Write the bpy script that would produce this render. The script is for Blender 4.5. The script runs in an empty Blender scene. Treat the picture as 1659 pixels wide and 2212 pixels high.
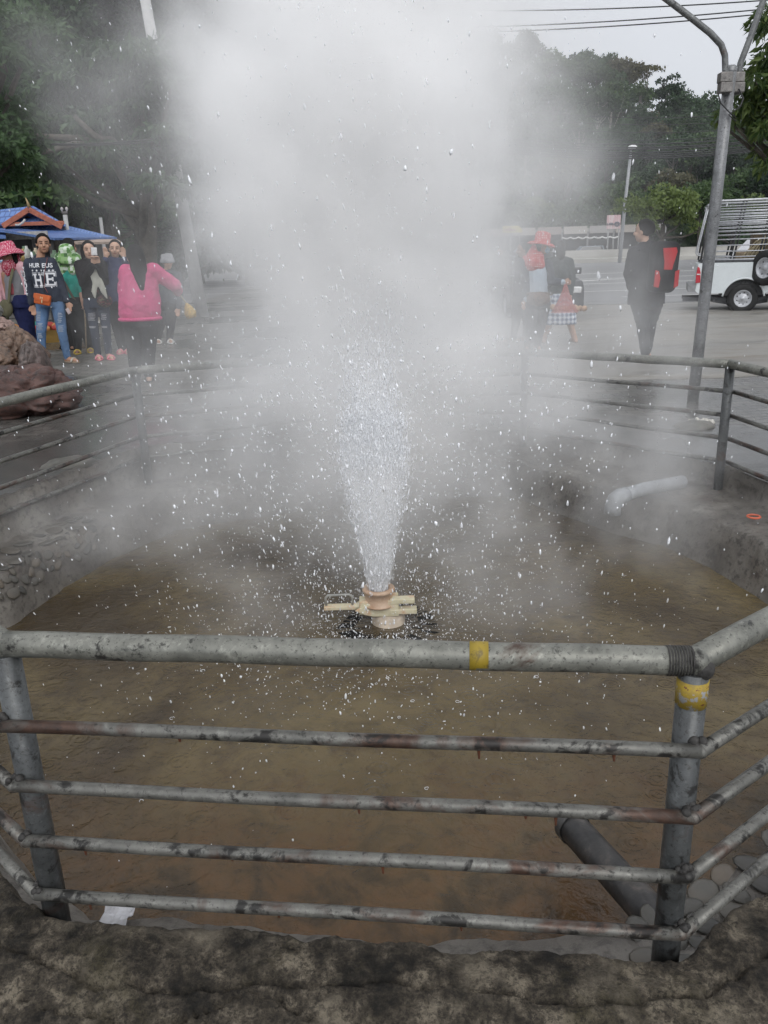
import bpy, bmesh, math, random
import numpy as np
from mathutils import Vector, Matrix, noise
from mathutils.bvhtree import BVHTree

random.seed(7)
RNG = np.random.default_rng(11)
sc = bpy.context.scene
COL = sc.collection
R = math.radians

# ------------------------------------------------------------------ camera
FPX, CX, CY, EYE = 1726.0, 829.5, 1106.0, 1.5        # focal length in photo pixels (photo taken as 1659 x 2212)
PITCH, ROLL = R(17.9), R(1.8)
_f = Vector((0, math.cos(PITCH), -math.sin(PITCH)))
_r0 = Vector((1, 0, 0))
_u0 = _r0.cross(_f)
_r = _r0 * math.cos(ROLL) - _u0 * math.sin(ROLL)
_u = _r0 * math.sin(ROLL) + _u0 * math.cos(ROLL)
cam = bpy.data.objects.new('camera', bpy.data.cameras.new('camera'))
COL.objects.link(cam)
sc.camera = cam
m = Matrix((_r, _u, -_f)).transposed().to_4x4()
m.translation = (0, 0, EYE)
cam.matrix_world = m
cam.data.sensor_fit = 'VERTICAL'
cam.data.sensor_height = 24
cam.data.lens = 24 * FPX / 2212
cam.data.clip_start = 0.02
cam.data.clip_end = 4000


def at(u, v, Y):
    """The point at depth Y (metres along world y) seen at photo pixel u, v."""
    d = _f * FPX + _r * (u - CX) + _u * (CY - v)
    return Vector((0, 0, EYE)) + d * (Y / d.y)


def atz(u, v, z):
    d = _f * FPX + _r * (u - CX) + _u * (CY - v)
    return Vector((0, 0, EYE)) + d * ((z - EYE) / d.z)


# ------------------------------------------------------------------ world, sun, exposure
w = bpy.data.worlds.new('World')
sc.world = w
w.use_nodes = True
nt = w.node_tree
nt.nodes.clear()
wo = nt.nodes.new('ShaderNodeOutputWorld')
bg = nt.nodes.new('ShaderNodeBackground')
sky = nt.nodes.new('ShaderNodeTexSky')
sky.sky_type = 'NISHITA'
sky.sun_disc = False
sky.sun_elevation = R(38)
sky.sun_rotation = R(165)
sky.air_density = 1.0
sky.dust_density = 4.0
hs = nt.nodes.new('ShaderNodeHueSaturation')
hs.inputs['Saturation'].default_value = 0.15
mx = nt.nodes.new('ShaderNodeMix')
mx.data_type = 'RGBA'
mx.inputs[0].default_value = 0.8
# the cloud layer: an overcast sky is brighter overhead than near the horizon
geo = nt.nodes.new('ShaderNodeTexCoord')
sep = nt.nodes.new('ShaderNodeSeparateXYZ')
nt.links.new(geo.outputs['Generated'], sep.inputs[0])
rampw = nt.nodes.new('ShaderNodeValToRGB')
rampw.color_ramp.elements[0].position = 0.0
rampw.color_ramp.elements[0].color = (0.69, 0.725, 0.785, 1)
rampw.color_ramp.elements[1].position = 0.8
rampw.color_ramp.elements[1].color = (0.97, 0.99, 1.04, 1)
nt.links.new(sep.outputs[2], rampw.inputs[0])
cn = nt.nodes.new('ShaderNodeTexNoise')
cn.inputs['Scale'].default_value = 2.2
cn.inputs['Detail'].default_value = 4
nt.links.new(geo.outputs['Generated'], cn.inputs['Vector'])
cm = nt.nodes.new('ShaderNodeMapRange')
cm.inputs[3].default_value = 14.0
cm.inputs[4].default_value = 16.0
nt.links.new(cn.outputs[0], cm.inputs[0])
# extra sky brightness added behind the photographer, unseen, to light the steam's front
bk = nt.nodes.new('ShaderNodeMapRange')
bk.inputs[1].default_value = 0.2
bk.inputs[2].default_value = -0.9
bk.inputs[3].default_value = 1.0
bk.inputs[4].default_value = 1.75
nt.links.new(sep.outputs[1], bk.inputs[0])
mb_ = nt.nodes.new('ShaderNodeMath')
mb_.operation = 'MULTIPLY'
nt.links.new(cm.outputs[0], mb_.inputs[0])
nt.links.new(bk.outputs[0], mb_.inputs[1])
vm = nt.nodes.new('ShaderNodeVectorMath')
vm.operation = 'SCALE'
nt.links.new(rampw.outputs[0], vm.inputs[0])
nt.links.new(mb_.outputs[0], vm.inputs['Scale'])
nt.links.new(sky.outputs[0], hs.inputs['Color'])
nt.links.new(hs.outputs[0], mx.inputs[6])
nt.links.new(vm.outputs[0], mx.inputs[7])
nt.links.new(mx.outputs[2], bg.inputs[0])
bg.inputs[1].default_value = 0.12
nt.links.new(bg.outputs[0], wo.inputs[0])

sun = bpy.data.objects.new('sun', bpy.data.lights.new('sun', 'SUN'))
COL.objects.link(sun)
sun.data.energy = 1.5
sun.data.angle = R(35)
sun.data.color = (1.0, 0.97, 0.93)
_sd = Vector((math.sin(R(165)) * math.cos(R(38)), math.cos(R(165)) * math.cos(R(38)), math.sin(R(38))))
sun.rotation_euler = _sd.to_track_quat('Z', 'Y').to_euler()

sc.view_settings.view_transform = 'Standard'
sc.view_settings.look = 'None'
sc.view_settings.gamma = 1.0
sc.view_settings.exposure = -0.72

cy = sc.cycles
cy.use_adaptive_sampling = True
cy.adaptive_threshold = 0.02
cy.use_denoising = True
cy.denoising_prefilter = 'ACCURATE'
cy.max_bounces = 24
cy.diffuse_bounces = 3
cy.glossy_bounces = 3
cy.transmission_bounces = 4
cy.transparent_max_bounces = 8
cy.volume_bounces = 20
cy.volume_step_rate = 4.0
cy.volume_max_steps = 256
cy.caustics_reflective = False
cy.caustics_refractive = False
cy.sample_clamp_indirect = 4.0


# ------------------------------------------------------------------ helpers
def lerp(a, b, t):
    return a + (b - a) * t


def sstep(a, b, x):
    t = min(1.0, max(0.0, (x - a) / (b - a)))
    return t * t * (3 - 2 * t)


def np_mesh(name, V, F, mat=None, smooth=False):
    """Mesh from numpy arrays: V (n,3), F (m,k)."""
    me = bpy.data.meshes.new(name)
    V = np.asarray(V, np.float32)
    F = np.asarray(F, np.int32)
    k = F.shape[1]
    me.vertices.add(len(V))
    me.vertices.foreach_set('co', V.ravel())
    me.loops.add(F.size)
    me.loops.foreach_set('vertex_index', F.ravel())
    me.polygons.add(len(F))
    me.polygons.foreach_set('loop_start', np.arange(0, F.size, k, dtype=np.int32))
    me.polygons.foreach_set('use_smooth', np.full(len(F), smooth, dtype=bool))
    me.update(calc_edges=True)
    if mat:
        me.materials.append(mat)
    return me


def put(name, me, parent=None, loc=None):
    """Link a mesh given in world coordinates; under a parent its vertices become relative to the parent."""
    o = bpy.data.objects.new(name, me)
    COL.objects.link(o)
    if parent is not None:
        off = Vector((0, 0, 0))
        q = parent
        while q is not None:
            off += q.location
            q = q.parent
        me.transform(Matrix.Translation(-off))
        o.parent = parent
    elif loc is not None:
        me.transform(Matrix.Translation(-Vector(loc)))
        o.location = loc
    return o


def thing(name, label, cat, loc=(0, 0, 0), group=None):
    o = bpy.data.objects.new(name, None)
    COL.objects.link(o)
    o.location = loc
    o.empty_display_size = 0.2
    return tag(o, label, cat, group)


def tag(o, label, cat, group=None, kind=None):
    o['label'] = label
    o['category'] = cat
    if group:
        o['group'] = group
    if kind:
        o['kind'] = kind
    return o


class MB:
    """Collects shapes and builds ONE mesh object."""

    def __init__(s):
        s.v, s.f = [], []

    def add(s, V, F):
        b = len(s.v)
        s.v += [tuple(x) for x in V]
        s.f += [tuple(i + b for i in q) for q in F]
        return s

    def box(s, c, size, rot=None):
        hx, hy, hz = size[0] / 2, size[1] / 2, size[2] / 2
        P = [Vector((x, y, z)) for x in (-hx, hx) for y in (-hy, hy) for z in (-hz, hz)]
        if rot is not None:
            P = [rot @ p for p in P]
        P = [p + Vector(c) for p in P]
        return s.add(P, [(0, 1, 3, 2), (4, 6, 7, 5), (0, 4, 5, 1), (2, 3, 7, 6), (0, 2, 6, 4), (1, 5, 7, 3)])

    def tube(s, pts, r, n=12, cap=True, squash=None):
        pts = [Vector(p) for p in pts]
        rs = r if isinstance(r, (list, tuple)) else [r] * len(pts)
        V, F = [], []
        side = None
        for i, p in enumerate(pts):
            a = pts[max(0, i - 1)]
            b = pts[min(len(pts) - 1, i + 1)]
            t = (b - a)
            if 0 < i < len(pts) - 1:
                t = (pts[i] - a).normalized() + (b - pts[i]).normalized()
            t = t.normalized() if t.length > 1e-9 else Vector((0, 0, 1))
            if side is None:
                side = t.orthogonal().normalized()
                if abs(t.z) > 0.9:
                    side = Vector((1, 0, 0))
            side = (side - t * side.dot(t)).normalized()
            o = t.cross(side)
            k = 1.0
            if 0 < i < len(pts) - 1:
                d = (pts[i] - a).normalized().dot(t)
                k = 1 / max(0.5, d)
            for j in range(n):
                th = 2 * math.pi * j / n
                V.append(p + (side * math.cos(th) + o * math.sin(th) * (squash or 1)) * rs[i] * (k if False else 1))
        for i in range(len(pts) - 1):
            for j in range(n):
                a, b = i * n + j, i * n + (j + 1) % n
                F.append((a, b, b + n, a + n))
        if cap:
            F.append(tuple(range(n - 1, -1, -1)))
            F.append(tuple(range((len(pts) - 1) * n, len(pts) * n)))
        return s.add(V, F)

    def lathe(s, prof, c, n=24, rot=None, sx=1.0, sy=1.0):
        V, F = [], []
        for (r, z) in prof:
            for j in range(n):
                th = 2 * math.pi * j / n
                p = Vector((r * math.cos(th) * sx, r * math.sin(th) * sy, z))
                if rot is not None:
                    p = rot @ p
                V.append(p + Vector(c))
        for i in range(len(prof) - 1):
            for j in range(n):
                a, b = i * n + j, i * n + (j + 1) % n
                F.append((a, b, b + n, a + n))
        return s.add(V, F)

    def ball(s, c, rad, rot=None, nu=16, nv=10, fn=None):
        V, F = [], []
        if isinstance(rad, (int, float)):
            rad = (rad, rad, rad)
        for i in range(nv + 1):
            ph = math.pi * i / nv
            for j in range(nu):
                th = 2 * math.pi * j / nu
                d = Vector((math.sin(ph) * math.cos(th), math.sin(ph) * math.sin(th), math.cos(ph)))
                k = fn(d) if fn else 1.0
                p = Vector((d.x * rad[0], d.y * rad[1], d.z * rad[2])) * k
                if rot is not None:
                    p = rot @ p
                V.append(p + Vector(c))
        for i in range(nv):
            for j in range(nu):
                a, b = i * nu + j, i * nu + (j + 1) % nu
                F.append((a, a + nu, b + nu, b))
        return s.add(V, F)

    def cap(s, p0, r0, p1, r1, n=12):
        """A tapered limb with round ends."""
        p0, p1 = Vector(p0), Vector(p1)
        t = (p1 - p0).normalized() if (p1 - p0).length > 1e-6 else Vector((0, 0, 1))
        pts, rs = [], []
        for a in (90, 60, 30):
            pts.append(p0 - t * r0 * math.sin(R(a)))
            rs.append(max(0.0005, r0 * math.cos(R(a))))
        pts += [p0, p1]
        rs += [r0, r1]
        for a in (30, 60, 90):
            pts.append(p1 + t * r1 * math.sin(R(a)))
            rs.append(max(0.0005, r1 * math.cos(R(a))))
        return s.tube(pts, rs, n)

    def prism(s, poly, y0, y1):
        """Outline in x,z extruded along y."""
        n = len(poly)
        V = [(x, y0, z) for x, z in poly] + [(x, y1, z) for x, z in poly]
        F = [tuple(range(n)), tuple(range(2 * n - 1, n - 1, -1))]
        F += [(i, i + n, (i + 1) % n + n, (i + 1) % n) for i in range(n)]
        return s.add(V, F)

    def mesh(s, name, mat=None, smooth=False, bevel=0.0, seg=2, remesh=0.0, relax=0, sub=0):
        me = bpy.data.meshes.new(name)
        me.from_pydata([tuple(p) for p in s.v], [], s.f)
        bm = bmesh.new()
        bm.from_mesh(me)
        bmesh.ops.recalc_face_normals(bm, faces=bm.faces)
        if bevel:
            ed = [e for e in bm.edges if len(e.link_faces) == 2 and e.calc_face_angle(0) > 0.5]
            bmesh.ops.bevel(bm, geom=ed, offset=bevel, segments=seg, profile=0.5, affect='EDGES', clamp_overlap=True)
        bm.to_mesh(me)
        bm.free()
        if remesh or relax or sub:
            o = bpy.data.objects.new('tmp', me)
            COL.objects.link(o)
            if remesh:
                md = o.modifiers.new('r', 'REMESH')
                md.mode = 'VOXEL'
                md.voxel_size = remesh
            if relax:
                md = o.modifiers.new('s', 'SMOOTH')
                md.iterations = relax
                md.factor = 0.5
            if sub:
                md = o.modifiers.new('u', 'SUBSURF')
                md.levels = md.render_levels = sub
            dg = bpy.context.evaluated_depsgraph_get()
            me2 = bpy.data.meshes.new_from_object(o.evaluated_get(dg))
            bpy.data.objects.remove(o)
            bpy.data.meshes.remove(me)
            me = me2
            me.name = name
            me.materials.clear()
        if mat:
            me.materials.append(mat)
        if smooth:
            me.polygons.foreach_set('use_smooth', np.ones(len(me.polygons), dtype=bool))
        me.update()
        return me

    def build(s, name, mat=None, parent=None, smooth=False, loc=None, **k):
        return put(name, s.mesh(name, mat, smooth, **k), parent, loc)


def rot_to(z):
    return Vector(z).normalized().to_track_quat('Z', 'Y').to_matrix()


def fbm(p, sc_=1.0, oct_=4):
    return noise.fractal(Vector(p) * sc_, 1.0, 2.0, oct_)


# ------------------------------------------------------------------ materials
class NT:
    def __init__(s, name):
        s.m = bpy.data.materials.new(name)
        s.m.use_nodes = True
        s.t = s.m.node_tree
        s.n = s.t.nodes
        s.b = s.n['Principled BSDF']
        s.out = s.n['Material Output']
        s.tc = s.n.new('ShaderNodeTexCoord')

    def link(s, a, b):
        s.t.links.new(a, b)

    def coord(s, scale=(1, 1, 1), kind='Object'):
        mp = s.n.new('ShaderNodeMapping')
        mp.inputs['Scale'].default_value = scale if isinstance(scale, tuple) else (scale,) * 3
        s.link(s.tc.outputs[kind], mp.inputs[0])
        return mp.outputs[0]

    def noise(s, scale=5, detail=5, rough=0.55, vec=None, dist=0.0):
        n = s.n.new('ShaderNodeTexNoise')
        n.inputs['Scale'].default_value = scale
        n.inputs['Detail'].default_value = detail
        n.inputs['Roughness'].default_value = rough
        n.inputs['Distortion'].default_value = dist
        s.link(vec if vec is not None else s.coord(), n.inputs['Vector'])
        return n.outputs[0]

    def ramp(s, fac, stops, interp='LINEAR'):
        r = s.n.new('ShaderNodeValToRGB')
        r.color_ramp.interpolation = interp
        e = r.color_ramp.elements
        while len(e) < len(stops):
            e.new(0.5)
        for i, (p, c) in enumerate(stops):
            e[i].position = p
            e[i].color = (c, c, c, 1) if isinstance(c, (int, float)) else (c[0], c[1], c[2], 1)
        s.link(fac, r.inputs[0])
        return r.outputs[0]

    def mix(s, fac, a, b, blend='MIX'):
        x = s.n.new('ShaderNodeMix')
        x.data_type = 'RGBA'
        x.blend_type = blend
        if isinstance(fac, (int, float)):
            x.inputs[0].default_value = fac
        else:
            s.link(fac, x.inputs[0])
        for i, c in ((6, a), (7, b)):
            if isinstance(c, tuple):
                x.inputs[i].default_value = (c[0], c[1], c[2], 1)
            else:
                s.link(c, x.inputs[i])
        return x.outputs[2]

    def math(s, op, a, b=0.0):
        x = s.n.new('ShaderNodeMath')
        x.operation = op
        for i, c in ((0, a), (1, b)):
            if isinstance(c, (int, float)):
                x.inputs[i].default_value = c
            else:
                s.link(c, x.inputs[i])
        return x.outputs[0]

    def bump(s, h, strength=0.3, dist=0.01, normal=None):
        b = s.n.new('ShaderNodeBump')
        b.inputs['Strength'].default_value = strength
        b.inputs['Distance'].default_value = dist
        s.link(h, b.inputs['Height'])
        if normal is not None:
            s.link(normal, b.inputs['Normal'])
        return b.outputs[0]

    def done(s, color=None, rough=0.7, metal=0.0, normal=None, spec=None, **k):
        if color is not None:
            if isinstance(color, tuple):
                s.b.inputs['Base Color'].default_value = (color[0], color[1], color[2], 1)
            else:
                s.link(color, s.b.inputs['Base Color'])
        if isinstance(rough, (int, float)):
            s.b.inputs['Roughness'].default_value = rough
        else:
            s.link(rough, s.b.inputs['Roughness'])
        s.b.inputs['Metallic'].default_value = metal
        if spec is not None:
            s.b.inputs['Specular IOR Level'].default_value = spec
        if normal is not None:
            s.link(normal, s.b.inputs['Normal'])
        for a, v in k.items():
            s.b.inputs[a].default_value = v
        return s.m


def plain(name, c, rough=0.7, metal=0.0, vary=0.25, scale=12, bump=0.0, spec=None):
    """One colour with slight mottling."""
    t = NT(name)
    n = t.noise(scale, 5)
    col = t.ramp(n, [(0.3, tuple(x * (1 - vary) for x in c)), (0.7, tuple(min(1, x * (1 + vary)) for x in c))])
    return t.done(col, rough, metal, t.bump(n, bump, 0.01) if bump else None, spec)


def cloth(name, c, vary=0.18, fold=0.5):
    t = NT(name)
    n = t.noise(9, 4, 0.5, t.coord((1, 1, 0.55)), 0.6)
    f = t.noise(220, 2, 0.5)
    col = t.ramp(n, [(0.3, tuple(x * (1 - vary) for x in c)), (0.7, tuple(min(1, x * (1 + vary)) for x in c))])
    nm = t.bump(n, fold, 0.03)
    nm = t.bump(f, 0.15, 0.002, nm)
    return t.done(col, 0.9, 0, nm, 0.2)


def dotted(name, base, dot, scale=42, size=0.3):
    t = NT(name)
    v = t.n.new('ShaderNodeTexVoronoi')
    v.inputs['Scale'].default_value = scale
    v.inputs['Randomness'].default_value = 0.25
    t.link(t.coord(), v.inputs['Vector'])
    k = t.ramp(v.outputs['Distance'], [(size, 1.0), (size + 0.08, 0.0)])
    n = t.noise(9, 4, 0.5)
    return t.done(t.mix(k, base, dot), 0.9, 0, t.bump(n, 0.4, 0.02), 0.2)


def checked(name, cols, scale=24):
    t = NT(name)
    v = t.n.new('ShaderNodeTexVoronoi')
    v.distance = 'CHEBYCHEV'
    v.inputs['Scale'].default_value = scale
    v.inputs['Randomness'].default_value = 0.45
    t.link(t.coord(), v.inputs['Vector'])
    sp = t.n.new('ShaderNodeSeparateColor')
    t.link(v.outputs['Color'], sp.inputs[0])
    n = len(cols)
    col = t.ramp(sp.outputs[0], [(i / n, c) for i, c in enumerate(cols)], 'CONSTANT')
    return t.done(col, 0.9, 0, t.bump(t.noise(9, 4), 0.4, 0.02), 0.2)


def striped(name, a, b, scale=60, axis='Z', thick=0.5):
    t = NT(name)
    wv = t.n.new('ShaderNodeTexWave')
    wv.bands_direction = axis
    wv.inputs['Scale'].default_value = scale
    wv.inputs['Distortion'].default_value = 0.4
    t.link(t.coord(), wv.inputs['Vector'])
    k = t.ramp(wv.outputs['Fac'], [(thick - 0.05, 0.0), (thick + 0.05, 1.0)])
    return t.done(t.mix(k, a, b), 0.9, 0, t.bump(t.noise(9, 4), 0.4, 0.02), 0.2)


def foliage(name, dark, light, tint=None):
    t = NT(name)
    gi = t.n.new('ShaderNodeNewGeometry')
    oi = t.n.new('ShaderNodeObjectInfo')
    n = t.noise(0.55, 3)
    k = t.math('ADD', t.math('MULTIPLY', gi.outputs['Random Per Island'], 0.55), t.math('MULTIPLY', n, 0.6))
    k = t.math('ADD', k, t.math('MULTIPLY', t.math('SUBTRACT', oi.outputs['Random'], 0.5), 0.4))
    col = t.ramp(k, [(0.25, dark), (0.85, light)])
    m_ = t.done(col, 0.5, 0, None, 0.35)
    t.b.inputs['Transmission Weight'].default_value = 0.0
    tr = t.n.new('ShaderNodeBsdfTranslucent')
    t.link(col, tr.inputs[0])
    ms = t.n.new('ShaderNodeMixShader')
    ms.inputs[0].default_value = 0.3
    t.link(t.b.outputs[0], ms.inputs[1])
    t.link(tr.outputs[0], ms.inputs[2])
    t.link(ms.outputs[0], t.out.inputs['Surface'])
    return m_
# ------------------------------------------------------------------ ground heights
def g(x, y):
    z = lerp(0.13, 0.24, sstep(1.0, -2.0, x))
    z -= 0.22 * sstep(9, 19, y) * sstep(-3, 2, x)
    z *= sstep(1.7, 2.7, y)
    return z


C0 = Vector((0.0, 3.7, 0))
FV = [(-0.816, 1.538), (0.59, 1.372), (2.55, 2.79), (2.165, 4.95), (1.14, 6.31), (-0.3, 6.25), (-1.68, 5.53), (-2.61, 3.15)]
FB = [0, 0, 0.03, 0.055, 0.0, 0.02, 0.055, 0.03]     # small height differences of the railing at its corners


def fence_r(th):
    dx, dy = math.cos(th), math.sin(th)
    best = 9
    for i in range(8):
        ax, ay = FV[i][0] - C0.x, FV[i][1] - C0.y
        bx, by = FV[(i + 1) % 8][0] - C0.x, FV[(i + 1) % 8][1] - C0.y
        ex, ey = bx - ax, by - ay
        den = dx * ey - dy * ex
        if abs(den) < 1e-9:
            continue
        t = (ax * ey - ay * ex) / den
        s_ = (ax * dy - ay * dx) / den
        if t > 0 and -1e-6 <= s_ <= 1 + 1e-6:
            best = min(best, t)
    return best


def rim_theta():
    a = list(np.linspace(R(-128), R(-52), 460, endpoint=False)) + list(np.linspace(R(-52), R(232), 520, endpoint=False))
    return a


TH = rim_theta()
FR_ = [fence_r(t) for t in TH]


def near_k(th):
    """1 on the side of the pool where the photographer stands."""
    d = math.atan2(math.sin(th + math.pi / 2), math.cos(th + math.pi / 2))
    return sstep(R(66), R(46), abs(d))


def ring_mesh(name, mat, prof_fn, amp_fn, smooth=True):
    V, F = [], []
    n = len(TH)
    prof0 = prof_fn(TH[0])
    k = len(prof0)
    for i, th in enumerate(TH):
        pr = prof_fn(th)
        for o, z in pr:
            r = FR_[i] + o
            x, y = C0.x + r * math.cos(th), C0.y + r * math.sin(th)
            p = Vector((x, y, z))
            a = amp_fn(th, o)
            d = fbm(p, 3.0, 3) * a + fbm(p, 17.0, 4) * a * 0.55
            e = fbm(p + Vector((7, 3, 1)), 5.0, 3) * a * 1.6
            V.append((x + math.cos(th) * e, y + math.sin(th) * e, z + d))
    for i in range(n):
        for j in range(k - 1):
            a, b = i * k + j, ((i + 1) % n) * k + j
            F.append((a, a + 1, b + 1, b))
    return np_mesh(name, V, F, mat, smooth)


# ------------------------------------------------------------------ setting materials
def rim_mat():
    t = NT('wet_rim_concrete')
    n = t.noise(3.2, 7, 0.62)
    n2 = t.noise(26, 6, 0.7)
    n3 = t.noise(1.3, 4, 0.6)
    col = t.ramp(n, [(0.3, (0.065, 0.057, 0.05)), (0.5, (0.13, 0.118, 0.102)), (0.68, (0.22, 0.205, 0.18))])
    col = t.mix(t.ramp(n3, [(0.56, 0.0), (0.70, 0.6)]), col, (0.085, 0.05, 0.032))
    col = t.mix(t.ramp(n2, [(0.5, 0.0), (0.62, 0.7)]), col, (0.035, 0.03, 0.026))
    ro = t.ramp(n3, [(0.35, 0.28), (0.65, 0.75)])
    h = t.math('ADD', n, t.math('MULTIPLY', n2, 0.5))
    return t.done(col, ro, 0, t.bump(h, 0.7, 0.02))


def kerb_mat():
    t = NT('old_kerb_stone')
    n = t.noise(11, 9, 0.72)
    n2 = t.noise(110, 6, 0.75)
    n3 = t.noise(2.8, 6, 0.65, None, 0.8)
    col = t.ramp(n, [(0.38, (0.011, 0.010, 0.008)), (0.45, (0.036, 0.030, 0.022)), (0.53, (0.085, 0.071, 0.053)), (0.61, (0.21, 0.18, 0.135))])
    col = t.mix(t.ramp(n3, [(0.55, 0.0), (0.68, 0.7)]), col, (0.035, 0.03, 0.012))
    col = t.mix(t.ramp(n2, [(0.49, 0.0), (0.58, 0.7)]), col, (0.014, 0.012, 0.010))
    n4 = t.noise(4.2, 7, 0.7, None, 0.5)
    col = t.mix(t.ramp(n4, [(0.54, 0.0), (0.63, 0.5)]), col, t.ramp(n2, [(0.35, (0.07, 0.06, 0.045)), (0.6, (0.22, 0.19, 0.145))]))
    h = t.math('ADD', n, t.math('MULTIPLY', n2, 0.6))
    return t.done(col, 0.8, 0, t.bump(h, 0.75, 0.025), 0.3)


def paver_mat():
    t = NT('wet_brick_pavers')
    b = t.n.new('ShaderNodeTexBrick')
    b.inputs['Scale'].default_value = 1.0
    b.inputs['Brick Width'].default_value = 0.24
    b.inputs['Row Height'].default_value = 0.12
    b.inputs['Mortar Size'].default_value = 0.008
    b.inputs['Mortar Smooth'].default_value = 0.4
    b.inputs['Color1'].default_value = (0.12, 0.115, 0.105, 1)
    b.inputs['Color2'].default_value = (0.2, 0.19, 0.172, 1)
    b.inputs['Mortar'].default_value = (0.028, 0.027, 0.024, 1)
    dis = t.n.new('ShaderNodeVectorMath')
    dis.operation = 'ADD'
    mp = t.coord((1, 1, 1))
    wob = t.n.new('ShaderNodeTexNoise')
    wob.inputs['Scale'].default_value = 3
    t.link(mp, wob.inputs['Vector'])
    sc2 = t.n.new('ShaderNodeVectorMath')
    sc2.operation = 'SCALE'
    sc2.inputs['Scale'].default_value = 0.05
    t.link(wob.outputs['Color'], sc2.inputs[0])
    t.link(mp, dis.inputs[0])
    t.link(sc2.outputs[0], dis.inputs[1])
    t.link(dis.outputs[0], b.inputs['Vector'])
    n = t.noise(1.1, 6, 0.6)
    n2 = t.noise(9, 6, 0.7)
    wet = t.ramp(t.noise(0.45, 4, 0.6), [(0.42, 0.0), (0.56, 1.0)])
    col = t.mix(t.ramp(n2, [(0.4, 0.0), (0.7, 0.55)]), b.outputs['Color'], (0.07, 0.066, 0.058))
    # within about two metres of the pool the pavers give way to a poured concrete apron
    vl = t.n.new('ShaderNodeVectorMath')
    vl.operation = 'DISTANCE'
    vl.inputs[1].default_value = (0.1, 3.7, 0.15)
    t.link(t.coord(), vl.inputs[0])
    ap = t.math('ADD', vl.outputs['Value'], t.math('MULTIPLY', n, 0.5))
    apr = t.ramp(t.math('MULTIPLY', ap, 0.1), [(0.385, 1.0), (0.39, 0.0)])
    conc = t.ramp(n2, [(0.3, (0.05, 0.05, 0.047)), (0.75, (0.125, 0.12, 0.11))])
    col = t.mix(apr, col, conc)
    col = t.mix(t.math('MULTIPLY', wet, 0.45), col, (0.03, 0.03, 0.029))
    ro = t.mix(wet, (0.6, 0.6, 0.6), (0.2, 0.2, 0.2))
    hb = t.math('MULTIPLY', b.outputs['Fac'], -1.0)
    hb = t.math('MULTIPLY', hb, t.math('SUBTRACT', 1.0, apr))
    h = t.math('ADD', hb, t.math('MULTIPLY', n2, 0.5))
    return t.done(col, ro, 0, t.bump(h, 0.55, 0.012))


def lot_mat():
    t = NT('pale_lot_concrete')
    n = t.noise(0.5, 7, 0.62, t.coord((1, 2.2, 1)))
    n2 = t.noise(7, 6, 0.7, t.coord((1, 2.0, 1)))
    n3 = t.noise(1.7, 5, 0.65, t.coord((0.35, 1.6, 1)), 0.6)
    col = t.ramp(n, [(0.3, (0.15, 0.142, 0.13)), (0.55, (0.235, 0.225, 0.205)), (0.75, (0.29, 0.275, 0.25))])
    col = t.mix(t.ramp(n3, [(0.52, 0.0), (0.66, 0.6)]), col, (0.14, 0.115, 0.085))
    col = t.mix(t.ramp(n2, [(0.56, 0.0), (0.72, 0.6)]), col, (0.09, 0.085, 0.075))
    return t.done(col, t.ramp(n, [(0.35, 0.35), (0.6, 0.75)]), 0, t.bump(n2, 0.4, 0.015))


def road_mat():
    t = NT('grey_asphalt')
    n = t.noise(0.35, 5, 0.6, t.coord((0.25, 1, 1)))
    n2 = t.noise(14, 5, 0.7)
    col = t.ramp(n, [(0.3, (0.145, 0.145, 0.148)), (0.7, (0.215, 0.215, 0.215))])
    col = t.mix(t.ramp(n2, [(0.55, 0.0), (0.7, 0.4)]), col, (0.11, 0.11, 0.11))
    return t.done(col, 0.6, 0, t.bump(n2, 0.3, 0.01))


def water_mat():
    t = NT('muddy_spring_water')
    n = t.noise(0.75, 5, 0.6, None, 0.7)
    n2 = t.noise(5.0, 6, 0.66, None, 0.9)
    gx = t.n.new('ShaderNodeSeparateXYZ')
    t.link(t.coord(), gx.inputs[0])
    near = t.n.new('ShaderNodeMapRange')
    near.inputs[1].default_value = 2.7
    near.inputs[2].default_value = 1.65
    t.link(gx.outputs[1], near.inputs[0])
    col = t.ramp(n, [(0.36, (0.044, 0.030, 0.014)), (0.5, (0.088, 0.064, 0.029)), (0.64, (0.130, 0.099, 0.048))])
    bed = t.ramp(n2, [(0.36, (0.024, 0.014, 0.007)), (0.47, (0.075, 0.042, 0.018)), (0.56, (0.13, 0.065, 0.022)), (0.68, (0.25, 0.11, 0.03))])
    col = t.mix(t.math('MULTIPLY', near.outputs[0], 0.9), col, bed)
    n6 = t.noise(13.0, 5, 0.65, None, 0.5)
    col = t.mix(t.ramp(n2, [(0.48, 0.0), (0.66, 0.6)]), col, (0.042, 0.030, 0.018))
    col = t.mix(t.ramp(n6, [(0.52, 0.0), (0.70, 0.45)]), col, (0.03, 0.022, 0.013))
    # ripples and the rings that fallen drops leave
    rip = t.noise(16, 4, 0.55, None, 0.8)
    v = t.n.new('ShaderNodeTexVoronoi')
    v.inputs['Scale'].default_value = 5.5
    t.link(t.coord((1, 1, 0)), v.inputs['Vector'])
    ring = t.math('SINE', t.math('MULTIPLY', v.outputs['Distance'], 60.0))
    fade = t.ramp(v.outputs['Distance'], [(0.12, 1.0), (0.42, 0.0)])
    ring = t.math('MULTIPLY', ring, fade)
    fine = t.noise(55, 3, 0.6)
    nm = t.bump(rip, 0.5, 0.03)
    nm = t.bump(ring, 0.35, 0.007, nm)
    nm = t.bump(fine, 0.5, 0.008, nm)
    t.b.inputs['IOR'].default_value = 1.33
    return t.done(col, 0.05, 0, nm, 0.7)


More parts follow.
